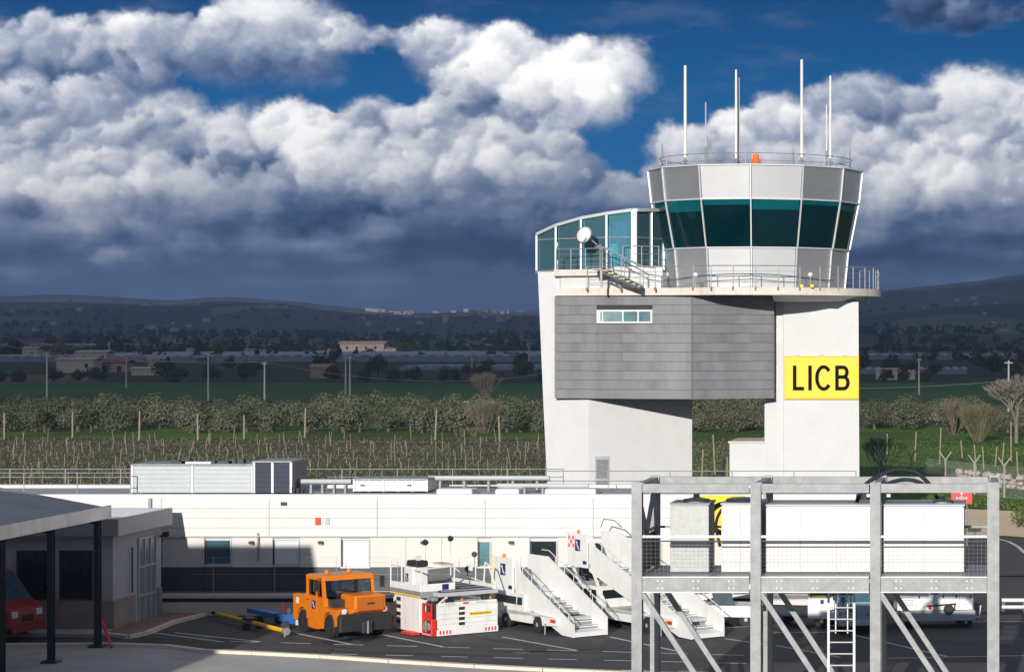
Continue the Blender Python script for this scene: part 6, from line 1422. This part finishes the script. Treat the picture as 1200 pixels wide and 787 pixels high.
def crown_mesh(name, lobes, n, s, rng, flat=0.75, core=0.35):
    """leaf-sized faces spread through the lobes' volume"""
    vs = []; fs = []
    tot = sum(l[3]**2 for l in lobes)
    for cx, cy, cz, r in lobes:
        k = int(n*r*r/tot)
        for _ in range(k):
            d = Vector((rng.gauss(0,1), rng.gauss(0,1), rng.gauss(0,1))).normalized()
            q = rng.random(); rad = r*(1 - (1-core)*q*q*0.9)*(0.88+0.3*noise.noise(d*2.3+Vector((cx,cy,cz))))
            p = Vector((cx,cy,cz)) + Vector((d.x, d.y, d.z*flat))*rad
            a = (d + Vector((rng.uniform(-.8,.8), rng.uniform(-.8,.8), rng.uniform(-.5,.9)))).normalized()
            t = a.cross(Vector((rng.uniform(-1,1), rng.uniform(-1,1), rng.uniform(-1,1)))).normalized(); b = a.cross(t)
            ss = s*rng.uniform(0.6, 1.3); o = len(vs)
            vs += [p+t*ss, p+b*ss*0.6, p-t*ss, p-b*ss*0.6]; fs.append((o, o+1, o+2, o+3))
    me = bpy.data.meshes.new(name); me.from_pydata([tuple(v) for v in vs], [], fs); return me
def trunk_mb(h, r, lean, rng, limbs):
    b = MB(); p = Vector((0,0,-0.1)); top = Vector((lean[0], lean[1], h)); mid = Vector((lean[0]*0.3+rng.uniform(-.1,.1), lean[1]*0.3, h*0.55))
    b.tube(p, mid, r, r*0.75, n=7); b.tube(mid, top, r*0.78, r*0.5, n=7)
    for q in limbs: b.tube(mid.lerp(top, rng.uniform(0.4,1)), Vector(q), r*0.45, r*0.12, n=5)
    return b
rng = random.Random(3)
def make_tree(name, label, cat, h, w, n, s, ml, mb, nl=7, th=0.35, flat=0.8, core=0.3, group=None):
    t = thing(name, label, cat, group=group); lobes = []
    for k in range(nl):
        a = rng.uniform(0, 6.28); rr = rng.uniform(0.15, 0.62)*w/2
        lobes.append((math.cos(a)*rr, math.sin(a)*rr, h*rng.uniform(th+0.12, 0.80), w/2*rng.uniform(0.38, 0.60)))
    lobes.append((0, 0, h*0.62, w*0.36))
    me = crown_mesh('crown', lobes, n, s, rng, flat, core); me.materials.append(ml); link('crown', me, t)
    trunk_mb(h*(th+0.2), 0.045*w+0.03, (rng.uniform(-.3,.3), 0), rng, [l[:3] for l in lobes[:4]]).build('trunk', mb, t)
    return t
OL = 'grey-green olive tree standing in the orchard row behind the vineyard stakes'
ol_group = 'olive trees in the orchard rows'
protos = [make_tree('olive_tree', OL, 'olive tree', rng.uniform(2.6,3.0), rng.uniform(4.2,5.0), 2600, 0.12, M_olive, M_bark, th=0.12, nl=8, group=ol_group) for _ in range(5)]
used = set()
def plant(pr, x, y, rz, sc, label=None, group=None):
    if id(pr) not in used:
        used.add(id(pr)); pr.location = (x, y, 0); pr.rotation_euler = (0,0,rz); pr.scale = sc
        if label: pr['label'] = label
        if group: pr['group'] = group
        return pr
    return dup(pr, (x, y, 0), rz, label, sc, group)
for row, (D, dz) in enumerate(((247,0),(255,.2),(264,.4),(275,.6),(288,.9))):
    px = -45 + row*17
    while px < 1250:
        x = PX(px, D) + rng.uniform(-.5,.5); y = D + rng.uniform(-2,2)
        hid = (660 < px < 800) or (925 < px < 1000)
        if not hid and not (row > 2 and px > 1140) and rng.random() > 0.05:
            k = rng.uniform(0.85, 1.12)*(1.0 if px > 250 else 1.05)
            where = 'left of the control tower' if px < 640 else ('between the two tower shafts' if px < 900 else 'right of the control tower')
            rn = ('front', 'second', 'third', 'fourth', 'rearmost')[row]
            plant(rng.choice(protos), x, y, rng.uniform(0, 6.28), (k, k, k*rng.uniform(0.9,1.15)), 'grey-green olive tree in the %s orchard row, %s' % (rn, where), '%s orchard row of olive trees %s' % (rn, where))
        px += 45*247/D*rng.uniform(0.9, 1.12)
# dark round shrubs between the front olives
ds = [make_tree('dark_tree', 'low dark evergreen tree between the front olives', 'tree', 2.6, 2.6, 500, 0.16, M_dleaf, M_bark, nl=4, th=0.1, group='dark shrubs between the front olives') for _ in range(2)]
for px in (53, 106, 232, 290, 421, 486, 610): plant(rng.choice(ds), PX(px, 246), 246, rng.uniform(0,6), (1,1,1))
# dark trees in hedgerows further out
hd = [make_tree('hedgerow_tree', 'dark tree in the hedgerow beyond the wheat field', 'tree', 6.0, 7.5, 700, 0.42, M_dleaf, M_bark, nl=6, th=0.05, group='dark hedgerow trees beyond the wheat field') for _ in range(4)]
for D, a, b, sp, k, nm in ((520,-40,1260,26,0.62,'first'),(590,120,1260,24,0.8,'second'),(700,250,1260,30,0.85,'third')):
    px = a
    while px < b:
        if not (650 < px < 800 or 920 < px < 1000) and rng.random() > (0.25 if D < 560 else 0.5) and not (60 < px < 230 and rng.random() < 0.45) and not (300 < px < 395 and D < 560):
            s = k*rng.uniform(0.65,1.15)
            plant(rng.choice(hd), PX(px, D), D+rng.uniform(-8,8), rng.uniform(0,6), (s*1.1, s, s*rng.uniform(0.8,1.1)), 'dark bushy tree in the %s hedgerow beyond the wheat field' % nm, 'dark trees in the %s hedgerow beyond the wheat field' % nm)
        px += sp*rng.uniform(0.6, 1.3)
# far tree lines at the foot of the hills: nobody could count these
def far_wood(name, spec, s, label):
    vs = []; fs = []
    for D, a, b, n, hh in spec:
        for _ in range(n):
            px = rng.uniform(a, b); DD = D*rng.uniform(0.96,1.04); x = PX(px, DD); z = terrain_h(x, DD); h = hh*rng.uniform(0.5,1.2); w = h*rng.uniform(0.6,1.3)
            for q in range(12):
                p = Vector((x+rng.uniform(-w,w)/2, DD+rng.uniform(-w,w)/2, z+h*rng.uniform(0.05,0.95)))
                t = Vector((rng.uniform(-1,1), rng.uniform(-1,1), rng.uniform(-1,1))).normalized(); u = t.cross(Vector((rng.uniform(-1,1),1,rng.uniform(-1,1)))).normalized(); ss = w*0.3
                o = len(vs); vs += [p+t*ss, p+u*ss, p-t*ss, p-u*ss]; fs.append((o,o+1,o+2,o+3))
    me = bpy.data.meshes.new(name); me.from_pydata([tuple(v) for v in vs], [], fs); me.materials.append(M_dleaf)
    o = link(name, me, kind='stuff'); return tag(o, label, 'woods')
far_wood('far_wood', [(950,-60,1260,90,3.5),(1250,-60,1260,130,4),(1500,-60,1260,300,5),(1900,-60,1260,200,6),(2500,-60,1260,360,7),(3300,-60,1260,200,6.5),(4300,-60,1260,260,6)], 1, 'far dark tree belts scattered over the plain at the foot of the hills')
# single trees one can tell apart
c = make_tree('conifer_tree', 'tall dark conifer standing alone before the pale greenhouses', 'conifer', 13, 8, 1500, 0.55, M_dleaf, M_bark, nl=3, th=0.05); c.location = (PX(585,1140), 1140, 0)
ch = [x for x in c.children if x.name.startswith('crown')][0]
me = crown_mesh('crown', [(0,0,2.5+k*1.7, 4.3*(1-k/7.5)) for k in range(7)], 1600, 0.55, rng, 0.5, 0.3); me.materials.append(M_dleaf); ch.data = me
t = make_tree('bushy_tree', 'light green bushy tree by the far houses on the left', 'tree', 9, 13, 1200, 0.6, M_gleaf, M_bark, nl=8, th=0.1); t.location = (PX(257,1250), 1250, 0)
t = make_tree('bushy_tree', 'dark tree beside the gable of the stone hut on the left', 'tree', 8, 8, 900, 0.5, M_dleaf, M_bark, nl=6, th=0.1); t.location = (PX(16,1010), 1010, 0)
t = make_tree('bushy_tree', 'round dark tree right of the farmhouse', 'tree', 8, 12, 900, 0.5, M_dleaf, M_bark, nl=6, th=0.1); t.location = (PX(472,1130), 1130, 0)
t = make_tree('bushy_tree', 'brown leafless tree cluster beside the pale stone hut', 'tree', 8, 12, 900, 0.5, M_brleaf, M_bark, nl=6, th=0.1); t.location = (PX(68,950), 950, 0)
t = make_tree('bushy_tree', 'dark tree left of the farmhouse below its wall', 'tree', 6, 7, 700, 0.45, M_dleaf, M_bark, nl=6, th=0.1); t.location = (PX(392,900), 900, 0)
t = make_tree('bushy_tree', 'brown bush in front of the farmhouse facade', 'bush', 4, 8, 500, 0.45, M_dleaf, M_bark, nl=5, th=0.1); t.location = (PX(432,1115), 1115, 0)
# leafless shrubs and trees: limbs that fork
def bare(name, label, cat, x, y, h, spread, n, m, r0, depth=4, stems=1, z=0, tw=None):
    t = thing(name, label, cat, (x, y, z)); b = MB(); tb = MB()
    def grow(p, d, L, r, k):
        q = p + d*L; (b if k > depth-2 or r > 0.03 else tb).tube(p, q, r, r*0.7, n=5 if r > 0.03 else 3, cap=False)
        if k == 0: return
        for _ in range(n):
            e = (d + Vector((rng.uniform(-1,1), rng.uniform(-1,1), rng.uniform(-0.25,0.7)))*spread).normalized()
            grow(q, e, L*rng.uniform(0.62,0.85), r*0.62, k-1)
    for s in range(stems):
        a = rng.uniform(0, 6.28); sp = 0.0 if stems == 1 else rng.uniform(0.05, 0.7)
        grow(Vector((x+math.cos(a)*sp*0.5, y+math.sin(a)*sp*0.5, z-0.1)), Vector((math.cos(a)*sp, math.sin(a)*sp, 1)).normalized(), h*0.30, r0, depth)
    if b.v: b.build('trunk', m, t)
    if tb.v: tb.build('twigs', tw or m, t)
    return t
bare('bare_tree', 'leafless fig tree with a thick pale trunk at the right edge', 'tree', PX(1191,222), 222, 6.6, 0.75, 4, M_pbark, 0.24, 5)
bare('bare_bush', 'round leafless brown bush standing in the wheat field edge left of the tower', 'bush', PX(571,374), 374, 4.8, 0.40, 3, M_brleaf, 0.04, 4, stems=26)
bare('bare_bush', 'brown wispy bush before the olives, near the tower shaft', 'bush', PX(569,243), 243, 4.0, 0.35, 3, M_brleaf, 0.025, 4, stems=20)
bare('bare_bush', 'reddish low thicket at the vineyard edge right of the wispy bush', 'bush', PX(541,236), 236, 1.2, 0.5, 3, M_brleaf, 0.02, 3, stems=30)
bare('bare_bush', 'low reddish thicket at the foot of the wispy brown bush', 'bush', PX(555,236), 236.5, 1.3, 0.5, 3, M_brleaf, 0.02, 3, stems=30)
bare('reed_clump', 'yellow-brown reed clump left of the leafless fig tree', 'reeds', PX(1146,224), 224, 4.4, 0.16, 3, mat('dry_reed', (0.12,0.11,0.055), 0.9, var=0.2), 0.03, 3, stems=75)
bare('bare_bush', 'grey-brown bush between the olives and the reed clump', 'bush', PX(1118,240), 240, 4.0, 0.4, 3, M_brleaf, 0.03, 4, stems=16)
bare('bare_bush', 'dark leafless shrub inside the fence behind the tower', 'bush', PX(1036,172), 172, 3.2, 0.5, 3, M_bark, 0.03, 4, stems=16)
t = make_tree('green_shrub', 'bright green shrub at the edge of the tan bank', 'shrub', 1.5, 2.2, 500, 0.09, M_gleaf, M_bark, nl=5, th=0.05); t.location = (PX(1204,121), 121, 0)
# vineyard stakes
M_stake = mat('stake_wood', (0.30,0.245,0.17), 0.95, var=0.3, vs=0.3)
stk = []
for k in range(4):
    b = MB(); hh = (1.5, 1.7, 1.35, 1.9)[k]; l = rng.uniform(-.12,.12)
    b.tube((0,0,-.1), (l*0.4,0,hh*0.5), 0.035, 0.032, n=5); b.tube((l*0.4,0,hh*0.5), (l*1.2, 0, hh), 0.032, 0.026, n=5)
    stk.append(b.mesh('vineyard_stake')); stk[-1].materials.append(M_stake)
cnt = 0; rows = []
D = 137.0
while D < 232: rows.append(D); D += 6.2
for ri, D in enumerate(rows):
    px = -20 + rng.uniform(0, 20)
    while px < 646 and cnt < 296:
        x = PX(px, D)+rng.uniform(-.3,.3)
        o = bpy.data.objects.new('vineyard_stake', rng.choice(stk)); C.objects.link(o); o.location = (x, D+rng.uniform(-1.4,1.4), 0)
        s = rng.choice((rng.uniform(0.3,0.6), rng.uniform(0.5,0.95))); o.scale = (0.8,0.8,s); o.rotation_euler = (rng.uniform(-.1,.1), rng.uniform(-.2,.2), rng.uniform(0,6))
        tag(o, 'pale wooden vine stake in the vineyard behind the terminal roof', 'stake', 'vine stakes in the vineyard'); cnt += 1
        px += (36 - ri*0.4)*rng.uniform(0.3, 1.7)
for px, D, hh in ((163,226,2.9),(85,232,2.6),(5,230,2.6),(232,228,2.6),(286,230,2.4),(357,232,3.0),(510,228,3.0),(586,226,2.4)):
    b = MB(); b.tube((0,0,-.1), (rng.uniform(-.2,.25),0,hh), 0.09, 0.07, n=6); o = b.build('end_post', M_stake); o.location = (PX(px,D), D, 0)
    tag(o, 'thick leaning wooden end post standing above the vine stakes', 'post', 'thick end posts of the vineyard')
for px, D, hh in ((822,165,2.2),(831,158,1.6),(838,172,2.9),(846,160,1.8),(852,168,1.5),(1072,190,2.4),(1101,185,2.9),(1040,200,1.8),(1153,178,1.8),(1166,182,1.6),(1128,195,1.5),(1174,186,1.7),(1144,176,2.0),(1185,190,3.2),(1193,170,1.8)):
    b = MB(); b.tube((0,0,-.1), (rng.uniform(-.15,.2),0,hh), 0.06, 0.05, n=6); o = b.build('wooden_stake', M_stake); o.location = (PX(px,D), D, 0)
    tag(o, 'single pale wooden stake in the grass %s' % ('between the two tower shafts' if px < 900 else 'right of the control tower'), 'stake', 'wooden stakes in the grass ' + ('between the tower shafts' if px < 900 else 'right of the tower'))
# vine canes, weeds and stubble: uncountable
def tufts(name, n, reg, s, m, label, cat):
    vs = []; fs = []
    for _ in range(n):
        x, y = reg(); h = s*rng.uniform(0.4,1.3); a = rng.uniform(0,3.14); w = s*0.30
        dx, dy = math.cos(a)*w, math.sin(a)*w; l = rng.uniform(-.4,.4)*h; o = len(vs)
        vs += [(x-dx,y-dy,0.04),(x+dx,y+dy,0.04),(x+dx*0.4+l,y+dy*0.4,h),(x-dx*0.8+l,y-dy*0.8,h*rng.uniform(0.5,1))]; fs.append((o,o+1,o+2,o+3))
    me = bpy.data.meshes.new(name); me.from_pydata(vs, [], fs); me.materials.append(m)
    return tag(link(name, me, kind='stuff'), label, cat)
def vreg():
    D = rng.choice(rows) + rng.gauss(0, 0.5); return (PX(rng.uniform(-40, 700), D), D)
def vreg2():
    D = 1/rng.uniform(1/234, 1/130); return (PX(rng.uniform(-40, 900), D), D)
M_cane = leaf_mat('vine_canes', (0.045,0.038,0.028), (0.12,0.10,0.07), 0.2)
M_weed = leaf_mat('field_weeds', (0.05,0.075,0.025), (0.13,0.13,0.07), 0.15)
tufts('vine_canes', 6000, vreg, 0.24, M_cane, 'brown bare vine canes tied along the vineyard rows', 'vines')
tufts('field_weeds', 30000, vreg2, 0.16, M_weed, 'weeds and dry stubble covering the vineyard soil', 'weeds')
def greg():
    while True:
        D = 1/rng.uniform(1/262, 1/112); px = rng.uniform(810, 1260)
        if D > 136 or px < 1030: return (PX(px, D), D)
tufts('grass_tufts', 30000, greg, 0.12, leaf_mat('grass_blades', (0.07,0.12,0.02), (0.15,0.22,0.05), 0.05), 'green grass growing right of the control tower', 'grass')
# ---------------------------------------------------------------- far buildings
M_hstone = mat('far_stone_wall', (0.30,0.245,0.20), 0.95, var=0.2, vs=0.3)
M_htile = mat('far_roof_tiles', (0.33,0.22,0.16), 0.95, var=0.2, vs=0.4)
M_hwhite = mat('far_white_wall', (0.36,0.335,0.31), 0.9, var=0.08, vs=0.3)
M_open = mat('dark_opening', (0.03,0.028,0.027), 0.9, var=0.1)
def house(x, y, w, d, h, rise, label, mw, mr, z=0, wins=(), doors=(), name='house', rz=0, grp=None, cat='house'):
    t = thing(name, label, cat, (x, y, z), rz, grp)
    MB().box(-w/2, w/2, 0, d, -0.5, h).build('wall', mw, t, world=False)
    r = MB(); e = 0.03*w+0.1
    r.profx([(-e, h+0.01), (d/2, h+rise+0.01), (d+e, h+0.01), (d+e, h+0.22), (d/2, h+rise+0.25), (-e, h+0.22)], -w/2-e, w/2+e).build('roof', mr, t, world=False)
    for wx, wz, ww, wh in wins: MB().box(wx-ww/2, wx+ww/2, -0.04, 0.2, wz, wz+wh).build('window', M_open, t, world=False)
    for wx, ww, wh in doors: MB().box(wx-ww/2, wx+ww/2, -0.05, 0.2, 0, wh).build('door', M_open, t, world=False)
    return t
x, y = PX(424,1143), 1143
house(x, y, 21, 10, 6.3, 1.0, 'long two-storey stone farmhouse with a lean-to, alone in the plain', M_hstone, M_htile, wins=[(-7,3.6,1,1.5),(-2.5,3.6,1,1.5),(2,3.6,1,1.5),(6.5,3.6,1,1.5)], doors=[(-4,1.4,2.4),(5,1.4,2.4)], name='farmhouse')
house(x+13, y+1, 6, 7, 3.6, 0.8, 'low annex with a dark arch at the right end of the farmhouse', M_hstone, M_htile, doors=[(0,2.2,2.3)])
house(x-14, y+1, 5.5, 7, 2.9, 0.8, 'low tiled annex at the left end of the farmhouse', M_hstone, M_htile)
house(PX(369,1143), 1150, 4.5, 5, 2.0, 0.6, 'tiny pale shed left of the farmhouse', M_hwhite, M_htile)
house(PX(35,1000), 1000, 6.5, 6, 4.6, 0.9, 'pale stone hut with a gable at the far left', M_hwhite, M_htile, wins=[(1,2.2,.8,1)])
house(PX(88,640), 640, 10, 6, 3.6, 0.4, 'ruined pale stone barn with bare walls on the left', M_stone2, M_stone2, wins=[(3,1.6,.9,1)], name='ruined_barn')
house(PX(107,700), 700, 9, 6, 5.2, 0.4, 'taller ruined stone building behind the pale barn', M_stone2, M_stone2, wins=[(3.2,3.0,1,1.2),(-2,3.2,.8,1)], name='ruined_barn')
house(PX(131,650), 650, 8.5, 5, 2.6, 0.9, 'long shed with a dull red roof beside the ruined barn', M_hstone, mat('dull_red_roof', (0.20,0.03,0.025), 0.7, var=0.1), doors=[(-2,1.5,2),(2,1.2,1.8)], name='shed')
house(PX(183,640), 640, 4.5, 4, 3.6, 0.9, 'small brown stone cottage between dark trees on the left', M_hstone, M_htile, wins=[(0,1.8,.7,.9)])
house(PX(170,600), 600, 7, 4, 1.7, 0.3, 'low stone wall ruin in front of the brown cottage', M_stone2, M_stone2, name='ruined_barn')
house(PX(376,560), 560, 5, 4, 2.6, 0.6, 'low brown stone shed among dark trees left of centre', mat('brown_stone', (0.28,0.17,0.12),0.9,var=.2), M_htile)
house(PX(1039,540), 540, 4.8, 4, 2.4, 0.1, 'small flat-roofed stone hut right of the control tower', M_stone2, M_stone2, wins=[(-0.4,0.9,.7,.6)])
house(PX(1068,540), 542, 1.4, 2, 2.0, 0.05, 'tiny stone privy beside the flat-roofed hut', M_stone2, M_stone2)
house(PX(222,1220), 1220, 3.5, 4, 3.2, 0.5, 'tiny orange-lit house near the light green bushy tree', M_hwhite, M_htile)
house(PX(292,1230), 1230, 5, 4, 2.8, 0.6, 'tiny pale house just right of the light green bushy tree', M_hwhite, M_htile)
house(PX(306,1230), 1233, 4, 4, 2.2, 0.4, 'low yellowish house beside the tiny pale house', M_hstone, M_htile)
# hillside town and scattered far houses
for k in range(126):
    if k < 75: px = rng.choice([rng.gauss(560,26), rng.gauss(470,26), rng.gauss(590,12)]); D = rng.uniform(4300, 7000)
    elif k < 112: px = rng.uniform(-20, 640); D = rng.uniform(2600, 5200)
    else: px = rng.uniform(1010, 1230); D = rng.uniform(2800, 5600)
    x = PX(px, D); z = terrain_h(x, D); s = D/6000
    town = k < 75
    w = rng.uniform(6,18)*max(0.6, s)
    house(x, D, w, 9, rng.uniform(5,10)*max(0.55, s), 1.2, 'tiny pale house of the far town on the hillside' if town else ('tiny far house scattered on the plain left of the tower' if k < 112 else 'tiny far house on the slope right of the tower'), M_hwhite, M_hwhite if rng.random() < .4 else M_htile, z=z,
          grp='houses of the far hillside town' if town else ('far scattered houses left' if k < 112 else 'far scattered houses right'), rz=rng.uniform(-.5,.5))
# plastic greenhouses
M_poly = mat('greenhouse_film', (0.12,0.145,0.20), 0.5, var=0.12, vs=0.1)
def greenhouse(xa, xb, y, n, h, label, dep=60, yb=None):
    D = GD(y); x0, x1 = PX(xa, D), PX(xb, D); t = thing('greenhouse', label, 'greenhouse', ((x0+x1)/2, D, 0))
    w = (x1-x0)/n
    for k in range(n):
        a = x0+k*w; pr = [(a+w*i/6, h*0.72 + h*0.28*math.sin(math.pi*i/6)) for i in range(7)]
        b = MB(); vs = [(a, D, 0)] + [(X, D, Z) for X, Z in pr] + [(a+w, D, 0)]; m = len(vs); vs += [(X, D+dep, Z) for X, _, Z in vs]
        b.add(vs, [tuple(range(m)), tuple(range(2*m-1, m-1, -1))] + [(i, i+1, m+i+1, m+i) for i in range(m-1)]); b.build('tunnel', M_poly, t)
    return t
greenhouse(-60, 230, 424.5, 20, 2.6, 'long run of grey-blue greenhouse tunnels at far left', 240)
greenhouse(232, 640, 424, 26, 2.8, 'long run of grey-blue greenhouse tunnels below the farmhouse', 240)
greenhouse(468, 640, 434, 14, 1.5, 'thin pale greenhouse row nearest the tower on its left', 30)
greenhouse(525, 602, 409, 10, 4, 'short pale greenhouse row beside the dark conifer', 120)
greenhouse(1008, 1235, 421.5, 16, 2.4, 'far pale greenhouse row right of the tower', 60)
greenhouse(1008, 1132, 438.5, 12, 1.7, 'nearer pale greenhouse row right of the tower', 25)
greenhouse(0, 100, 409, 10, 4, 'far greenhouse row at the foot of the left hills', 120)
greenhouse(330, 420, 404, 10, 5, 'farthest greenhouse row left of the farmhouse', 200)
# utility poles and wires
poles = [(55,470,412),(148,455,418),(244,470,413),(310,479,424),(405,463,418),(410,466,417),(553,447,410),(128,423,400),(205,411,395),(1077,463,420),(1182,505,422),(620,440,405),(1192,440,425)]
PP = {}
for k, (px, yb, yt) in enumerate(poles):
    D = GD(yb); x = PX(px, D); h = PZ(yt, D)
    o = thing('utility_pole', '%s utility pole %s' % ('slender pale concrete', ['at the far left before the ruined barn','by the low stone ruin on the left','tall and alone in the wheat field edge on the left','nearest and palest, just left of the image middle','left one of the close pair below the farmhouse','right one of the close pair below the farmhouse','behind the round leafless brown bush','short and white among the far greenhouses on the left','far and thin near the light green bushy tree','in the field just right of the tower','tallest, beside the leafless fig tree','far, just left of the tower','behind the leafless fig tree'][k]), 'pole', (x, D, 0))
    r = max(0.13, D*0.00042); MB().tube((x,D,-.2), (x,D,h), r, r*0.7, n=6).build('pole', M_pole, o); MB().bar((x-h*0.06,D-.15,h*0.965),(x+h*0.06,D-.15,h*0.965),r*0.8).build('crossarm', M_pole, o)
    PP[k] = (x, D, h)
def wire(a, b, sag, label):
    pts = [Vector(a).lerp(Vector(b), i/14) - Vector((0,0,sag*4*(i/14)*(1-i/14))) for i in range(15)]
    tag(MB().path(pts, 0.035, n=3).build('overhead_wire', M_pole), label, 'wire')
wire((PX(-20,420),420,9.0), PP[3], 1.2, 'overhead wire running left from the nearest pale pole')
wire(PP[3], (PX(640,420),420,PZ(437,420)), 2.0, 'overhead wire running from the nearest pale pole towards the tower')
wire((PX(1005,330),330,PZ(455,330)), (PX(1230,300),300,PZ(441,300)), 0.3, 'overhead wire crossing behind the tower to the right edge')
# dry-stone walls and fence on the right
def stonewall(name, pts, h, w, s, m, label):
    t = thing(name, label, 'wall', (pts[0][0], pts[0][1], 0)); ms = []
    for k in range(5):
        bm = bmesh.new(); bmesh.ops.create_icosphere(bm, subdivisions=1, radius=1)
        for v in bm.verts: v.co *= rng.uniform(0.8,1.15)
        me = bpy.data.meshes.new('stone'); bm.to_mesh(me); bm.free(); me.materials.append(m); ms.append(me)
    n = 0
    for (xa,ya),(xb,yb) in zip(pts, pts[1:]):
        L = math.hypot(xb-xa, yb-ya); k = int(L/(s*1.2))
        for lay in range(max(1, int(h/s/0.85))):
            for i in range(k):
                if n >= 290: return t
                f = (i+0.5*(lay % 2)+rng.uniform(-.2,.2))/k; o = link('stone', rng.choice(ms), t); n += 1
                o.location = (xa+(xb-xa)*f - pts[0][0] + rng.uniform(-w,w)*0.4, ya+(yb-ya)*f - pts[0][1] + rng.uniform(-w,w)*0.4, s*0.35+lay*s*0.75); o.scale = (s*rng.uniform(.55,.85), s*0.55, s*rng.uniform(.4,.6)); o.rotation_euler = (rng.uniform(-.3,.3), rng.uniform(-.3,.3), rng.uniform(0,6))
    return t
stonewall('stone_wall', [(PX(1120,163),163),(PX(1165,158),158),(PX(1230,152),152)], 1.2, 0.7, 0.42, M_stone2, 'tumbled pale dry-stone wall behind the wire fence on the right')
stonewall('stone_heap', [(PX(1085,285),285),(PX(1112,282),282),(PX(1150,280),280)], 1.1, 1.2, 0.6, M_stone2, 'heap of pale field stones behind the olives on the right')
stonewall('stone_heap', [(PX(536,352),352),(PX(570,350),350),(PX(600,352),352)], 0.6, 1.2, 0.6, M_stone2, 'low line of pale stones under the round leafless bush')
stonewall('stone_heap', [(PX(402,330),330),(PX(430,330),330)], 1.0, 1.2, 0.5, M_stone2, 'small grey stone heap behind the olives left of centre')
fe = thing('wire_fence', 'chain-link perimeter fence with forked concrete posts on the right', 'fence', (PX(1108,154),154,0))
fp = [(900,176),(965,170),(1030,163),(1068,158),(1108,154),(1142,150),(1177,147),(1213,144),(1250,141)]
for px, D in fp:
    x = PX(px, D); b = MB(); b.tube((x,D,-.2),(x,D,2.0),0.07,0.06,n=6); b.tube((x,D,2.0),(x-.38,D,2.55),0.05,0.04,n=5); b.tube((x,D,2.0),(x+.38,D,2.55),0.05,0.04,n=5); b.build('post', M_pole, fe)
b = MB()
for (pa,da),(pb,db) in zip(fp, fp[1:]):
    A = Vector((PX(pa,da),da,0)); B = Vector((PX(pb,db),db,0)); L = (B-A).length
    for z in (0.1,0.6,1.1,1.6,2.0): b.tube(A+Vector((0,0,z)), B+Vector((0,0,z)), 0.012, n=3, cap=False)
    k = int(L/0.14)
    for i in range(k):
        p = A.lerp(B, i/k); b.tube(p+Vector((0,0,0.05)), A.lerp(B, min(1,(i+1)/k))+Vector((0,0,2.0)), 0.006, n=3, cap=False)
b.build('mesh', M_galv, fe)
# haze over the plain
hz = MB().box(-9000, 9000, -60, 11000, -2.0, 262).mesh('haze')
hm = bpy.data.materials.new('haze_air'); hm.use_nodes = True; nt = hm.node_tree; nt.nodes.clear()
pv = nt.nodes.new('ShaderNodeVolumePrincipled'); pv.inputs['Color'].default_value = (0.42,0.60,1.0,1); pv.inputs['Density'].default_value = 0.00015; pv.inputs['Anisotropy'].default_value = 0.0
oo = nt.nodes.new('ShaderNodeOutputMaterial'); nt.links.new(pv.outputs[0], oo.inputs['Volume']); hz.materials.append(hm)
HAZE = link('haze', hz, kind='stuff'); tag(HAZE, 'thin bluish air over the plain towards the hills', 'haze')


# labels of things that come in rows: place within the row, counted from the left
_O = 'first second third fourth fifth sixth seventh eighth ninth tenth eleventh twelfth thirteenth fourteenth fifteenth sixteenth seventeenth eighteenth nineteenth'.split()
_T = ['twenty','thirty','forty','fifty','sixty','seventy','eighty','ninety']; _TH = ['twentieth','thirtieth','fortieth','fiftieth','sixtieth','seventieth','eightieth','ninetieth']
def ordinal(n): return _O[n-1] if n < 20 else (_TH[n//10-2] if n % 10 == 0 else _T[n//10-2]+'-'+_O[n%10-1])
grp_ = {}
for o in SC.objects:
    if o.parent is None and o.get('group') and o.get('label'): grp_.setdefault((o['group'], o['label']), []).append(o)
for (g_, l_), os_ in grp_.items():
    if len(os_) < 2 or len(os_) > 99 or 'stake' in l_ and len(os_) > 40: continue
    os_.sort(key=lambda o: o.location.x/max(1.0, o.location.y))
    for k, o in enumerate(os_): o['label'] = ' '.join((ordinal(k+1) + ' from the left: ' + l_).split()[:16])
